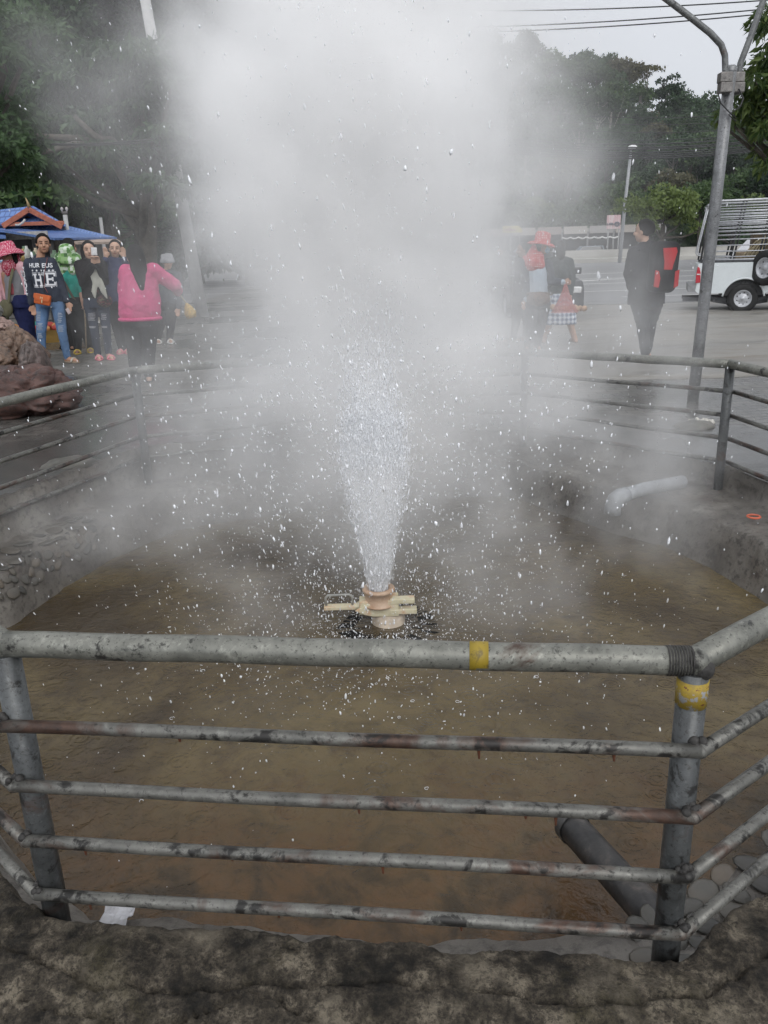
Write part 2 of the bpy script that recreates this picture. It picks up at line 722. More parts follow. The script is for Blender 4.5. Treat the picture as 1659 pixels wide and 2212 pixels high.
# ------------------------------------------------------------------ setting
pave = paver_mat()
GR = [0.07, 0.12, 0.2, 0.3, 0.45, 0.6, 0.8, 1.0, 1.3, 1.6, 2, 2.5, 3, 3.6, 4.3, 5.2, 6.3, 7.6, 9, 10.5, 12.5, 15, 18, 22, 28, 36, 50, 70, 100, 160, 300, 700, 1800]
V, F = [], []
for i, th in enumerate(TH):
    for o in GR:
        r = FR_[i] + o
        x, y = C0.x + r * math.cos(th), C0.y + r * math.sin(th)
        z = g(x, y) - 0.05 * near_k(th) * (1 if o < 3 else 0)
        z += (fbm((x, y, 0), 2.0, 3) * 0.012 if o < 20 else 0) * (0.3 if o < 0.1 else 1)
        V.append((x, y, z))
k = len(GR)
for i in range(len(TH)):
    for j in range(k - 1):
        a, b = i * k + j, ((i + 1) % len(TH)) * k + j
        F.append((a, a + 1, b + 1, b))
tag(put('ground', np_mesh('ground', V, F, pave, True)), 'wet grey brick paving of the plaza around the hot spring pool', 'ground', None, 'structure')

rimm = rim_mat()


RIM_W = [(-181, .35), (-131, .22), (-122, .15), (-108, .18), (-95, .30), (-75, .22), (-55, .12), (-40, .09), (-29, .07), (-23, .09), (-14, .105), (0, .075), (7, .11), (13, .175), (20, .135), (28, .09), (45, .16), (70, .26), (97, .315),
         (108, .32), (115, .37), (122, .43), (130, .45), (150, .40), (181, .35)]


def rim_width(th):
    d = math.degrees(math.atan2(math.sin(th + math.pi / 2), math.cos(th + math.pi / 2)))
    return float(np.interp(d, [a for a, _ in RIM_W], [b for _, b in RIM_W]))


def rim_prof(th):
    nk = near_k(th)
    ct, st_ = math.cos(th), math.sin(th)
    lr = sstep(0.5, 0.8, ct) * sstep(0.75, 0.35, abs(st_))          # wide ledge at the right-hand side
    w_in = rim_width(th)
    top = lerp(-0.035, -0.06, nk)
    x, y = C0.x + (fence_r(th) + 0.1) * ct, C0.y + (fence_r(th) + 0.1) * st_
    gt = g(x, y) - 0.05 * nk
    pr = [(-w_in - 0.14, -0.62), (-w_in - 0.10, -0.42), (-w_in - 0.07, -0.31), (-w_in - 0.045, -0.22), (-w_in - 0.025, top - 0.10),
          (-w_in - 0.008, top - 0.05), (-w_in + 0.01, top - 0.02), (-w_in + 0.02, top - 0.008)]
    for q in np.linspace(-w_in + min(0.1, w_in), 0.025, 12):
        pr.append((float(q), top + 0.02 * (q + w_in) / w_in))
    pr += [(0.045, top + 0.035), (0.055, lerp(top, gt, 0.5)), (0.065, gt - 0.012), (0.085, gt + 0.004)]
    return pr


rim = tag(put('pool_rim', ring_mesh('pool_rim', rimm, rim_prof, lambda th, o: 0.011)),
          'rough wet concrete rim and wall around the pool', 'rim', None, 'structure')

# the worn kerb along the near side
V, F = [], []
KO = list(np.linspace(0.028, 0.62, 60))
kth = np.linspace(R(-152), R(-28), 620)
for th in kth:
    fr = fence_r(th)
    for o in KO:
        r = fr + o
        x, y = C0.x + r * math.cos(th), C0.y + r * math.sin(th)
        p = Vector((x, y, 0))
        prof = 0.075 * sstep(0.02, 0.055 + 0.012 * fbm(p, 5, 2), o) - 0.05 * sstep(0.10, 0.40, o)
        z = -0.025 + prof
        crk = abs(o - 0.165 - 0.05 * fbm(p, 2.6, 3))
        z -= 0.026 * max(0, 1 - crk / 0.008)
        crk2 = abs(o - 0.24 + 0.06 * fbm(p + Vector((3, 1, 0)), 3.1, 4))
        z -= 0.018 * max(0, 1 - crk2 / 0.006)
        z += 0.007 * fbm(p, 9, 4) + 0.006 * fbm(p, 30, 5) + 0.004 * fbm(p, 80, 3) + 0.008 * fbm(p, 3, 2)
        e = 0.02 * fbm(p + Vector((4, 4, 4)), 7, 4) * (1 if o < 0.08 else 0.2)
        V.append((x + math.cos(th) * e, y + math.sin(th) * e, z))
k = len(KO)
for i in range(len(kth) - 1):
    for j in range(k - 1):
        a, b = i * k + j, (i + 1) * k + j
        F.append((a, a + 1, b + 1, b))
tag(put('kerb', np_mesh('kerb', V, F, kerb_mat(), True)), 'dark weathered kerb with pale lichen along the near edge of the pool', 'kerb', None, 'structure')

# river stones set into the cement of the rim
def cobble_mat():
    t = NT('river_stones')
    gi = t.n.new('ShaderNodeNewGeometry')
    n = t.noise(18, 5)
    k_ = t.math('ADD', t.math('MULTIPLY', gi.outputs['Random Per Island'], 0.7), t.math('MULTIPLY', n, 0.3))
    return t.done(t.ramp(k_, [(0.1, (0.04, 0.038, 0.033)), (0.6, (0.085, 0.08, 0.068)), (0.95, (0.13, 0.10, 0.07))]), 0.35, 0, t.bump(n, 0.3, 0.01))


cob = MB()
def stones(t0, t1, lo, hi, count, size, face):
    done = []
    tries = 0
    while len(done) < count and tries < count * 30:
        tries += 1
        th = random.uniform(t0, t1)
        pr = rim_prof(th)
        s = random.uniform(lo, hi)
        j = int(s)
        f_ = s - j
        o = lerp(pr[j][0], pr[j + 1][0], f_)
        z = lerp(pr[j][1], pr[j + 1][1], f_)
        r = fence_r(th) + o
        p = Vector((C0.x + r * math.cos(th), C0.y + r * math.sin(th), z))
        a = size * random.uniform(0.7, 1.3)
        if any((p - q).length < (a + b) * 0.9 for q, b in done):
            continue
        done.append((p, a))
        rad = Vector((math.cos(th), math.sin(th), 0))
        up = (Vector((0, 0, 1)) if not face else (-rad * 0.85 + Vector((0, 0, 0.5))).normalized())
        rot = rot_to(up) @ Matrix.Rotation(random.uniform(0, 6.28), 3, 'Z')
        cob.ball(p, (a * 1.2, a * 0.8, 0.007), rot, 12, 6)


stones(R(-76), R(-20), 6.5, 18.4, 130, 0.040, False)
stones(R(150), R(205), 3.5, 6.0, 150, 0.036, True)
stones(R(150), R(205), 7.0, 14.0, 60, 0.05, False)
cs = cob.build('stone_facing', cobble_mat(), rim, smooth=True)
cs['kind'] = 'stuff'

# water and the bed below it
def disc(z, grow, n=160, rings=14):
    V, F = [(C0.x, C0.y, z)], []
    for j in range(1, rings + 1):
        for i in range(n):
            th = 2 * math.pi * i / n
            r = (fence_r(th) - 0.2 + grow) * j / rings
            V.append((C0.x + r * math.cos(th), C0.y + r * math.sin(th), z))
    Q = []
    for j in range(rings - 1):
        for i in range(n):
            a, b = 1 + j * n + i, 1 + j * n + (i + 1) % n
            Q.append((a, b, b + n, a + n))
    for i in range(0, n, 1):
        Q.append((0, 1 + i, 1 + (i + 1) % n, 0))
    return V, [q for q in Q if q[0] != q[3]] + [(0, 1 + i, 1 + (i + 1) % n, 1 + (i + 2) % n) for i in range(0, n, 2)]


V, F = disc(-0.30, 0.14)
tag(put('water', np_mesh('water', V, F, water_mat(), True)), 'shallow muddy brown water in the hot spring pool, pocked by falling drops', 'water', None, 'structure')
V, F = disc(-0.60, 0.2)
tag(put('pool_floor', np_mesh('pool_floor', V, F, plain('silt', (0.1, 0.07, 0.04)), True)), 'brown silt bed of the pool', 'pool floor', None, 'structure')

# the lot and the road beyond the plaza
def sheet(name, mat, x0, x1, y0, y1, nx, ny, dz, label, cat, edge=None):
    V, F = [], []
    for j in range(ny + 1):
        for i in range(nx + 1):
            x, y = lerp(x0, x1, i / nx), lerp(y0, y1, j / ny)
            if edge and j == 0:
                y += edge(x)
            V.append((x, y, g(x, y) + dz))
    for i in range(nx + 1):
        V[i] = (V[i][0], V[i][1], V[i][2])
    nv = len(V)
    V += [(x, y - 0.03, z - dz - 0.12) for x, y, z in V[:nx + 1]]
    F += [(nv + i, nv + i + 1, i + 1, i) for i in range(nx)]
    for j in range(ny):
        for i in range(nx):
            a = j * (nx + 1) + i
            F.append((a, a + 1, a + nx + 2, a + nx + 1))
    return tag(put(name, np_mesh(name, V, F, mat, True)), label, cat, None, 'structure')


sheet('parking_lot', lot_mat(), -1.5, 60, 8.6, 23.5, 90, 60, 0.016, 'pale patchy concrete lot between the plaza and the road', 'parking lot', lambda x: 0.35 * fbm((x, 0, 0), 0.7, 3))
sheet('road', road_mat(), -120, 260, 23.8, 89, 60, 40, 0.012, 'grey asphalt road behind the lot', 'road')
sheet('drain_channel', plain('drain_dark', (0.05, 0.048, 0.045), 0.6), -40, 90, 23.5, 23.8, 40, 1, 0.008, 'dark drain channel between lot and road', 'drain')
mk = plain('road_paint', (0.62, 0.62, 0.6), 0.6, 0, 0.2, 3)
def line(name, pts, wd, label):
    V, F = [], []
    for i, (x, y) in enumerate(pts):
        a = Vector(pts[max(0, i - 1)])
        b = Vector(pts[min(len(pts) - 1, i + 1)])
        t = (b - a).normalized()
        nrm = Vector((-t.y, t.x)) * wd / 2
        for s in (1, -1):
            q = Vector((x, y)) + nrm * s
            V.append((q.x, q.y, g(q.x, q.y) + 0.017))
    for i in range(len(pts) - 1):
        F.append((2 * i, 2 * i + 1, 2 * i + 3, 2 * i + 2))
    return tag(put(name, np_mesh(name, V, F, mk)), label, 'road marking', None, 'structure')


line('road_line', [(x, 52) for x in range(-60, 140, 5)], 0.55, 'white line along the far lane of the road')
line('road_line', [(x, 43.5) for x in range(-60, 140, 5)], 0.35, 'white line along the middle of the road')
line('road_line', [(x, 37.5) for x in range(-60, 140, 5)], 0.3, 'white line along the near lane of the road')
line('road_line', [(x, 31 + 0.0018 * (x - 4) ** 2 * (1 if x > 4 else 0.5)) for x in range(-40, 60, 2)], 0.22, 'curving white line near the lot')
line('road_line', [(x, 27) for x in range(8, 60, 3)], 0.18, 'white line beside the drain channel')
V = [(8.3, 39.3, 0), (13.2, 42.6, 0), (9.0, 41.2, 0), (8.3, 40.9, 0)]
V = [(x, y, g(x, y) + 0.022) for x, y, _ in V]
tag(put('road_arrow', np_mesh('road_arrow', V, [(0, 1, 2, 3)], mk)), 'long white arrow head painted on the road', 'road marking', None, 'structure')

# ------------------------------------------------------------------ railing
def galv(name, pale, rustiness=0.5, grime=0.5):
    t = NT(name)
    n = t.noise(9, 7, 0.62)
    n2 = t.noise(45, 5, 0.7)
    n3 = t.noise(5.5, 6, 0.65, t.coord((0.6, 0.6, 1)), 0.6)
    n4 = t.noise(16, 6, 0.7, None, 0.4)
    col = t.ramp(n, [(0.3, tuple(c * 0.62 for c in pale)), (0.5, pale), (0.72, tuple(min(1, c * 1.35) for c in pale))])
    n5 = t.noise(110, 4, 0.75)
    col = t.mix(t.ramp(n2, [(0.42, 0.0), (0.68, 0.42)]), col, tuple(c * 0.45 for c in pale))
    col = t.mix(t.ramp(n5, [(0.56, 0.0), (0.64, 0.75)]), col, (0.03, 0.028, 0.025))
    n7 = t.noise(38, 7, 0.75, None, 0.3)
    col = t.mix(t.ramp(n7, [(0.55, 0.0), (0.66, 0.55)]), col, tuple(min(1, c * 1.9) for c in pale))
    rust = t.ramp(n3, [(0.66 - 0.16 * rustiness, 0.0), (0.73 - 0.14 * rustiness, 0.9)])
    col = t.mix(rust, col, t.ramp(n2, [(0.3, (0.032, 0.017, 0.012)), (0.7, (0.095, 0.05, 0.034))]))
    col = t.mix(t.ramp(n4, [(0.64 - 0.12 * grime, 0.0), (0.70 - 0.12 * grime, 0.92)]), col, (0.018, 0.017, 0.016))
    return t.done(col, t.ramp(n, [(0.3, 0.28), (0.7, 0.52)]), 0.35, t.bump(t.math('ADD', n2, t.math('MULTIPLY', n4, 0.7)), 0.25, 0.004), 0.4)


rail_top_m = galv('galvanised_top_rail', (0.195, 0.196, 0.172), 0.2, 0.45)
rail_m = galv('galvanised_rail', (0.145, 0.143, 0.13), 0.9, 0.85)
post_m = galv('galvanised_post', (0.088, 0.093, 0.094), 0.4, 0.65)
dirty_m = plain('weld_grime', (0.03, 0.028, 0.026), 0.7, 0, 0.5, 60, 0.6)
tape_m = NT('yellow_tape')
tape_m = tape_m.done(tape_m.mix(tape_m.ramp(tape_m.noise(30, 6, 0.7), [(0.5, 0.0), (0.62, 0.85)]), (0.28, 0.20, 0.018), (0.05, 0.04, 0.022)), 0.5)
fence = thing('metal_railing', 'waist high railing of galvanised pipes enclosing the steaming pool', 'railing', (C0.x, C0.y, 0))
RT = 0.735
rust_m = plain('rust', (0.09, 0.03, 0.012), 0.9)


def corner(i, out):
    p = Vector((FV[i][0], FV[i][1]))
    a = (Vector(FV[i - 1]) - p).normalized()
    b = (Vector(FV[(i + 1) % 8]) - p).normalized()
    o = -(a + b).normalized()
    kk = 1 / max(0.3, math.sqrt((1 + 1) / 2) * abs(o.dot(Vector((-a.y, a.x)))))
    return p + o * out * kk


for i in range(8):
    x, y = FV[i]
    zb = FB[i]
    pm = MB()
    pm.tube([(x, y, -0.12), (x, y, RT + zb - 0.02)], 0.029, 20)
    po = pm.build('post', post_m, fence, smooth=True)
    po.data.polygons[-1].use_smooth = False
    if i == 1:
        ring = MB()
        ring.tube([(x, y, RT - 0.092), (x, y, RT - 0.036)], 0.0302, 20)
        tp = NT('peeling_paint')
        nn = tp.noise(34, 6, 0.7)
        c_ = tp.ramp(nn, [(0.36, (0.26, 0.26, 0.26)), (0.46, (0.27, 0.19, 0.03)), (0.56, (0.33, 0.23, 0.02)), (0.64, (0.13, 0.045, 0.018))], 'CONSTANT')
        ring.build('paint_band', tp.done(c_, 0.6), po, smooth=True)
for i in range(8):
    j = (i + 1) % 8
    a = Vector((FV[i][0], FV[i][1], RT + FB[i]))
    b = Vector((FV[j][0], FV[j][1], RT + FB[j]))
    d = (b - a).normalized()
    mb = MB()
    npt = 14
    pts = []
    for q in range(npt + 1):
        p = a.lerp(b, q / npt)
        pts.append(p + Vector((0, 0, 0.0015 * math.sin(q * 1.7 + i))))
    pts[0] = a + d * -0.006
    pts[-1] = b + d * 0.006
    mb.tube(pts, 0.0282, 22)
    mb.ball(a, 0.0292, None, 18, 12)
    tr = mb.build('top_rail', rail_top_m, fence, smooth=True)
    if i == 0:
        band = MB()
        q = a.lerp(b, 0.708)
        band.tube([q - d * 0.0185, q + d * 0.0185], 0.0289, 22)
        band.build('tape_band', tape_m, tr, smooth=True)
        th_ = MB()
        for q in range(9):
            c_ = b - d * (0.008 + q * 0.0055)
            th_.tube([c_ - d * 0.0016, c_ + d * 0.0016], 0.0297, 22)
        th_.ball(b + Vector((0.012, -0.006, -0.012)), (0.024, 0.026, 0.024), None, 14, 10)
        th_.build('threaded_collar', dirty_m, tr, smooth=True)
for lv, h in enumerate((0.56, 0.407, 0.26, 0.111)):
    for i in range(8):
        j = (i + 1) % 8
        ca, cb = corner(i, 0.040), corner(j, 0.040)
        a = Vector((ca.x, ca.y, h + FB[i]))
        b = Vector((cb.x, cb.y, h + FB[j]))
        d = (b - a).normalized()
        mb = MB()
        pts = [a.lerp(b, q / 10) + Vector((0, 0, 0.002 * math.sin(q * 0.9 + i * 2 + lv))) for q in range(11)]
        mb.tube(pts, 0.0142, 16)
        mb.ball(a, 0.0142, None, 14, 10)
        ro = mb.build('rail', rail_m, fence, smooth=True)
        if i in (0, 1, 7):
            wl = MB()
            for q in range(7):
                th = q * 0.9
                off = Vector((random.uniform(-0.016, 0.016), random.uniform(-0.004, 0.018), random.uniform(0.006, 0.018)))
                wl.ball(a + off, random.uniform(0.006, 0.011), None, 8, 6)
            wl.build('weld_bead', dirty_m, ro, smooth=True)
        if i == 0:
            for q in range(3):
                dr = MB()
                c_ = a.lerp(b, random.uniform(0.05, 0.95))
                dr.cap(c_ + Vector((0, 0, -0.013)), 0.004, c_ + Vector((0.001, 0, -0.022 - 0.006 * q)), 0.0022, 8)
                dr.build('rust_flake', rust_m, ro, smooth=True)

# ------------------------------------------------------------------ valve
AX, AY = -0.040, 3.73
VZ = -0.055                                             # the valve's mouth sits 11 cm below the fence feet
val = thing('gate_valve', 'cream and orange gate valve standing in the middle of the pool under the jet', 'valve', (AX, AY, -0.3))
cream = NT('crusted_cream_paint')
cn_ = cream.noise(14, 6, 0.65)
cream = cream.done(cream.mix(cream.ramp(cn_, [(0.5, 0.0), (0.68, 0.8)]), cream.ramp(cn_, [(0.3, (0.50, 0.44, 0.27)), (0.6, (0.66, 0.62, 0.46))]), (0.5, 0.24, 0.10)), 0.6, 0, cream.bump(cn_, 0.4, 0.01))
oran = NT('iron_stained_metal')
on_ = oran.noise(18, 6, 0.6)
oran = oran.done(oran.ramp(on_, [(0.3, (0.36, 0.21, 0.12)), (0.65, (0.52, 0.38, 0.27))]), 0.55, 0, oran.bump(on_, 0.4, 0.01))
b_ = MB()
b_.lathe([(0.054, -0.052), (0.062, -0.048), (0.080, -0.050), (0.083, -0.058), (0.080, -0.066), (0.071, -0.070), (0.069, -0.128), (0.080, -0.132), (0.080, -0.140), (0.0, -0.142)], (AX, AY, 0), 28)
b_.lathe([(0.054, -0.052), (0.052, -0.10), (0.0, -0.11)], (AX, AY, 0), 28)
b_.build('outlet_neck', oran, val, smooth=True)
b_ = MB()
pl = [(-0.125, -0.012), (-0.06, 0.035), (0.03, 0.06), (0.10, 0.06), (0.10, -0.06), (-0.03, -0.06), (-0.075, -0.045)]
for (y0, y1) in ((-0.052, -0.040), (0.040, 0.052)):
    b_.prism([(AX + x, -0.145 + z * 0.75) for x, z in pl], AY + y0, AY + y1)
b_.box((AX - 0.005, AY, -0.145), (0.19, 0.08, 0.072))
b_.build('valve_body', cream, val, bevel=0.006)
b_ = MB()
b_.box((AX - 0.20, AY, -0.150), (0.16, 0.045, 0.020))
b_.tube([(AX - 0.13, AY, -0.15), (AX - 0.10, AY, -0.15)], 0.018, 12)
b_.build('stem', cream, val, bevel=0.004)
b_ = MB()
b_.tube([(AX - 0.268, AY, -0.145), (AX - 0.27, AY, -0.098), (AX - 0.258, AY, -0.085), (AX - 0.15, AY, -0.083), (AX - 0.136, AY, -0.094), (AX - 0.134, AY, -0.145)], 0.0065, 10)
b_.build('handle', plain('dull_steel', (0.3, 0.3, 0.28), 0.5, 0.3), val, smooth=True)
for z, l in ((-0.108, 0.175), (-0.165, 0.185)):
    b_ = MB()
    b_.box((AX + 0.05 + l / 2 - 0.02, AY - 0.03, z), (l - 0.05, 0.05, 0.026))
    b_.box((AX + 0.02 + l - 0.03, AY - 0.03, z), (0.03, 0.034, 0.016))
    b_.build('side_arm', cream, val, bevel=0.004)
b_ = MB()
b_.lathe([(0.0, -0.182), (0.05, -0.185), (0.075, -0.20), (0.085, -0.22), (0.085, -0.40)], (AX + 0.045, AY + 0.01, 0), 24)
b_.build('base_flange', plain('lime_crust', (0.5, 0.42, 0.33), 0.7, 0, 0.35, 16, 0.5), val, smooth=True)

val.location.z += VZ

# ------------------------------------------------------------------ pipes and litter by the pool
bp = thing('drain_pipe', 'short black drain pipe poking into the water below the near right post', 'pipe', (0.63, 1.6, -0.1))
pm_ = NT('tarred_pipe')
pn = pm_.noise(16, 6, 0.65)
pm_ = pm_.done(pm_.ramp(pn, [(0.35, (0.012, 0.012, 0.013)), (0.55, (0.035, 0.033, 0.032)), (0.7, (0.10, 0.085, 0.075))]), 0.45, 0, pm_.bump(pn, 0.4, 0.006))
p0, p1 = Vector((0.532, 2.0, -0.155)), Vector((0.675, 1.50, -0.10))
b_ = MB()
b_.tube([p0, p0.lerp(p1, 0.3), p0.lerp(p1, 0.7), p1], 0.047, 22, False)
b_.tube([p0 + (p1 - p0).normalized() * 0.002, p0.lerp(p1, 0.4)], 0.041, 22, True)
b_.build('pipe_body', pm_, bp, smooth=True)
b_ = MB()
b_.tube([p0 - (p1 - p0).normalized() * 0.003, p0 + (p1 - p0).normalized() * 0.03], 0.051, 22, False)
b_.tube([p0 - (p1 - p0).normalized() * 0.003, p0 + (p1 - p0).normalized() * 0.03], 0.042, 22, False)
b_.build('rim_collar', plain('pipe_end', (0.05, 0.048, 0.046), 0.5, 0, 0.5, 30), bp, smooth=True)

op = thing('outlet_pipe', 'pale grey outlet pipe with a downturned elbow over the right side of the pool', 'pipe', (1.78, 5.0, 0.0))
gm_ = plain('grey_plastic', (0.34, 0.355, 0.37), 0.55, 0, 0.25, 9, 0.2)
p0 = atz(1340, 1072, 0.045)
p1 = atz(1445, 1040, 0.06)
b_ = MB()
b_.tube([p0, p0.lerp(p1, 0.5), p1 + (p1 - p0) * 0.3 + Vector((0, 0, -0.03))], 0.042, 20)
b_.build('pipe_body', gm_, op, smooth=True)
b_ = MB()
d_ = (p0 - p1).normalized()
b_.tube([p0 - d_ * 0.05, p0, p0 + d_ * 0.04 + Vector((0, 0, -0.015)), p0 + d_ * 0.06 + Vector((0, 0, -0.05)), p0 + d_ * 0.062 + Vector((0, 0, -0.10))], [0.048, 0.050, 0.052, 0.050, 0.052], 20)
b_.build('elbow', gm_, op, smooth=True)

b_ = MB()
cc = Vector((2.107, 4.308, 0.012))
pts = [cc + Vector((0.034 * math.cos(q), 0.034 * math.sin(q), 0)) for q in np.linspace(0, 2 * math.pi, 25)]
b_.tube(pts, 0.006, 8, False)
tag(b_.build('rubber_ring', plain('orange_rubber', (0.62, 0.13, 0.06), 0.5), None, True, (cc.x, cc.y, 0.006)), 'small orange rubber ring lying on the wet ledge', 'ring')
V, F = [], []
for j in range(9):
    for i in range(9):
        x, y = -0.735 + 0.075 * i / 8 + 0.012 * j / 8, 1.535 + 0.075 * j / 8
        V.append((x, y, -0.038 + 0.03 * abs(fbm((x, y, 2), 24, 3))))
for j in range(8):
    for i in range(8):
        a = j * 9 + i
        F.append((a, a + 1, a + 10, a + 9))
pp = put('paper_scrap', np_mesh('paper_scrap', V, F, plain('crumpled_paper', (0.5, 0.5, 0.52), 0.8, 0, 0.15, 40), False), None, (-0.7, 1.57, 0))
sd = pp.modifiers.new('s', 'SOLIDIFY')
sd.thickness = 0.002
tag(pp, 'crumpled pale paper scrap on the near rim beside the left post', 'paper')

# broken patches in the apron
for (u, v, nm, lab) in ((150, 1003, 'left', 'dark flat stone let into the apron outside the railing, with a chipped edge'), (1500, 922, 'right', 'grey flat stone with a crumbled corner on the paving behind the right post')):
    c = atz(u, v, g(*atz(u, v, 0.15).xy))
    b_ = MB()
    b_.ball((c.x, c.y, c.z), (0.17, 0.13, 0.045), Matrix.Rotation(0.4, 3, 'Z'), 20, 10, lambda d: 1 + 0.25 * noise.noise(d * 2 + c))
    tag(b_.build('flat_stone', plain('flat_stone_' + nm, (0.09, 0.085, 0.07), 0.5, 0, 0.4, 14, 0.5), None, True, (c.x, c.y, c.z)), lab, 'stone')
b_ = MB()
for q in range(20):
    c = Vector((2.60, 6.32, g(2.6, 6.3))) + Vector((random.gauss(0, 0.06), random.gauss(0, 0.04), 0.005))
    b_.ball(c, random.uniform(0.008, 0.02), None, 6, 4, lambda d: 1 + 0.5 * noise.noise(d * 3 + c))
tag(b_.build('eggshell_litter', plain('eggshell', (0.55, 0.53, 0.48), 0.7), None), 'crumbs of eggshell strewn beside the flat stone', 'litter', None, 'stuff')
# ------------------------------------------------------------------ steam (a density grid built in place)
class GF:
    """Small expression builder for geometry node fields."""

    def __init__(s, tree):
        s.t, s.n = tree, tree.nodes

    def m(s, op, a, b=0.0, c=None, clamp=False):
        x = s.n.new('ShaderNodeMath')
        x.operation = op
        x.use_clamp = clamp
        for i, q in enumerate((a, b, c)):
            if q is None:
                continue
            if isinstance(q, (int, float)):
                x.inputs[i].default_value = q
            else:
                s.t.links.new(q, x.inputs[i])
        return x.outputs[0]

    def v(s, op, a, b=None, scale=None):
        x = s.n.new('ShaderNodeVectorMath')
        x.operation = op
        for i, q in enumerate((a, b)):
            if q is None:
                continue
            if isinstance(q, tuple):
                x.inputs[i].default_value = q
            else:
                s.t.links.new(q, x.inputs[i])
        if scale is not None:
            if isinstance(scale, (int, float)):
                x.inputs['Scale'].default_value = scale
            else:
                s.t.links.new(scale, x.inputs['Scale'])
        return x.outputs['Value'] if op in ('LENGTH', 'DOT_PRODUCT') else x.outputs[0]

    def noise(s, vec, scale, detail, rough=0.5, out=0):
        x = s.n.new('ShaderNodeTexNoise')
        x.inputs['Scale'].default_value = scale
        x.inputs['Detail'].default_value = detail
        x.inputs['Roughness'].default_value = rough
        s.t.links.new(vec, x.inputs['Vector'])
        return x.outputs[out]

    def rng(s, a, x0, x1, y0=0.0, y1=1.0, smooth=False):
        x = s.n.new('ShaderNodeMapRange')
        if smooth:
            x.interpolation_type = 'SMOOTHSTEP'
        s.t.links.new(a, x.inputs[0])
        for i, q in enumerate((x0, x1, y0, y1)):
            if isinstance(q, (int, float)):
                x.inputs[i + 1].default_value = q
            else:
                s.t.links.new(q, x.inputs[i + 1])
        return x.outputs[0]

    def gauss(s, p, c, sg, amp):
        q = s.v('SUBTRACT', p, c)
        q = s.v('MULTIPLY', q, tuple(1 / k for k in sg))
        d2 = s.v('DOT_PRODUCT', q, q)
        return s.m('MULTIPLY', s.m('EXPONENT', s.m('MULTIPLY', d2, -0.5)), amp)


def volume_object(name, lo, hi, res, field, color, aniso, density=1.0):
    t = bpy.data.node_groups.new(name, 'GeometryNodeTree')
    t.interface.new_socket('Geometry', in_out='INPUT', socket_type='NodeSocketGeometry')
    t.interface.new_socket('Geometry', in_out='OUTPUT', socket_type='NodeSocketGeometry')
    G = GF(t)
    out = t.nodes.new('NodeGroupOutput')
    vc = t.nodes.new('GeometryNodeVolumeCube')
    vc.inputs['Min'].default_value = lo
    vc.inputs['Max'].default_value = hi
    for k_, n in zip('XYZ', res):
        vc.inputs['Resolution ' + k_].default_value = n
    pos = t.nodes.new('GeometryNodeInputPosition').outputs[0]
    d = field(G, pos)
    # fade to nothing at the faces of the box
    sp = t.nodes.new('ShaderNodeSeparateXYZ')
    t.links.new(pos, sp.inputs[0])
    for i in range(3):
        if i != 2:
            d = G.m('MULTIPLY', d, G.rng(sp.outputs[i], lo[i], lo[i] + 0.5))
        d = G.m('MULTIPLY', d, G.rng(sp.outputs[i], hi[i], hi[i] - 0.5))
    d = G.m('MAXIMUM', G.m('SUBTRACT', d, 0.01), 0.0)
    t.links.new(d, vc.inputs['Density'])
    sm = t.nodes.new('GeometryNodeSetMaterial')
    t.links.new(vc.outputs[0], sm.inputs[0])
    t.links.new(sm.outputs[0], out.inputs[0])
    mat = bpy.data.materials.new(name)
    mat.use_nodes = True
    n = mat.node_tree.nodes
    n.clear()
    o = n.new('ShaderNodeOutputMaterial')
    pv = n.new('ShaderNodeVolumePrincipled')
    pv.inputs['Density'].default_value = density
    pv.inputs['Color'].default_value = color
    pv.inputs['Anisotropy'].default_value = aniso
    mat.node_tree.links.new(pv.outputs[0], o.inputs['Volume'])
    sm.inputs['Material'].default_value = mat
    me = bpy.data.meshes.new(name)
    me.materials.append(mat)
    ob = bpy.data.objects.new(name, me)
    COL.objects.link(ob)
    ob.modifiers.new('grid', 'NODES').node_group = t
    return ob


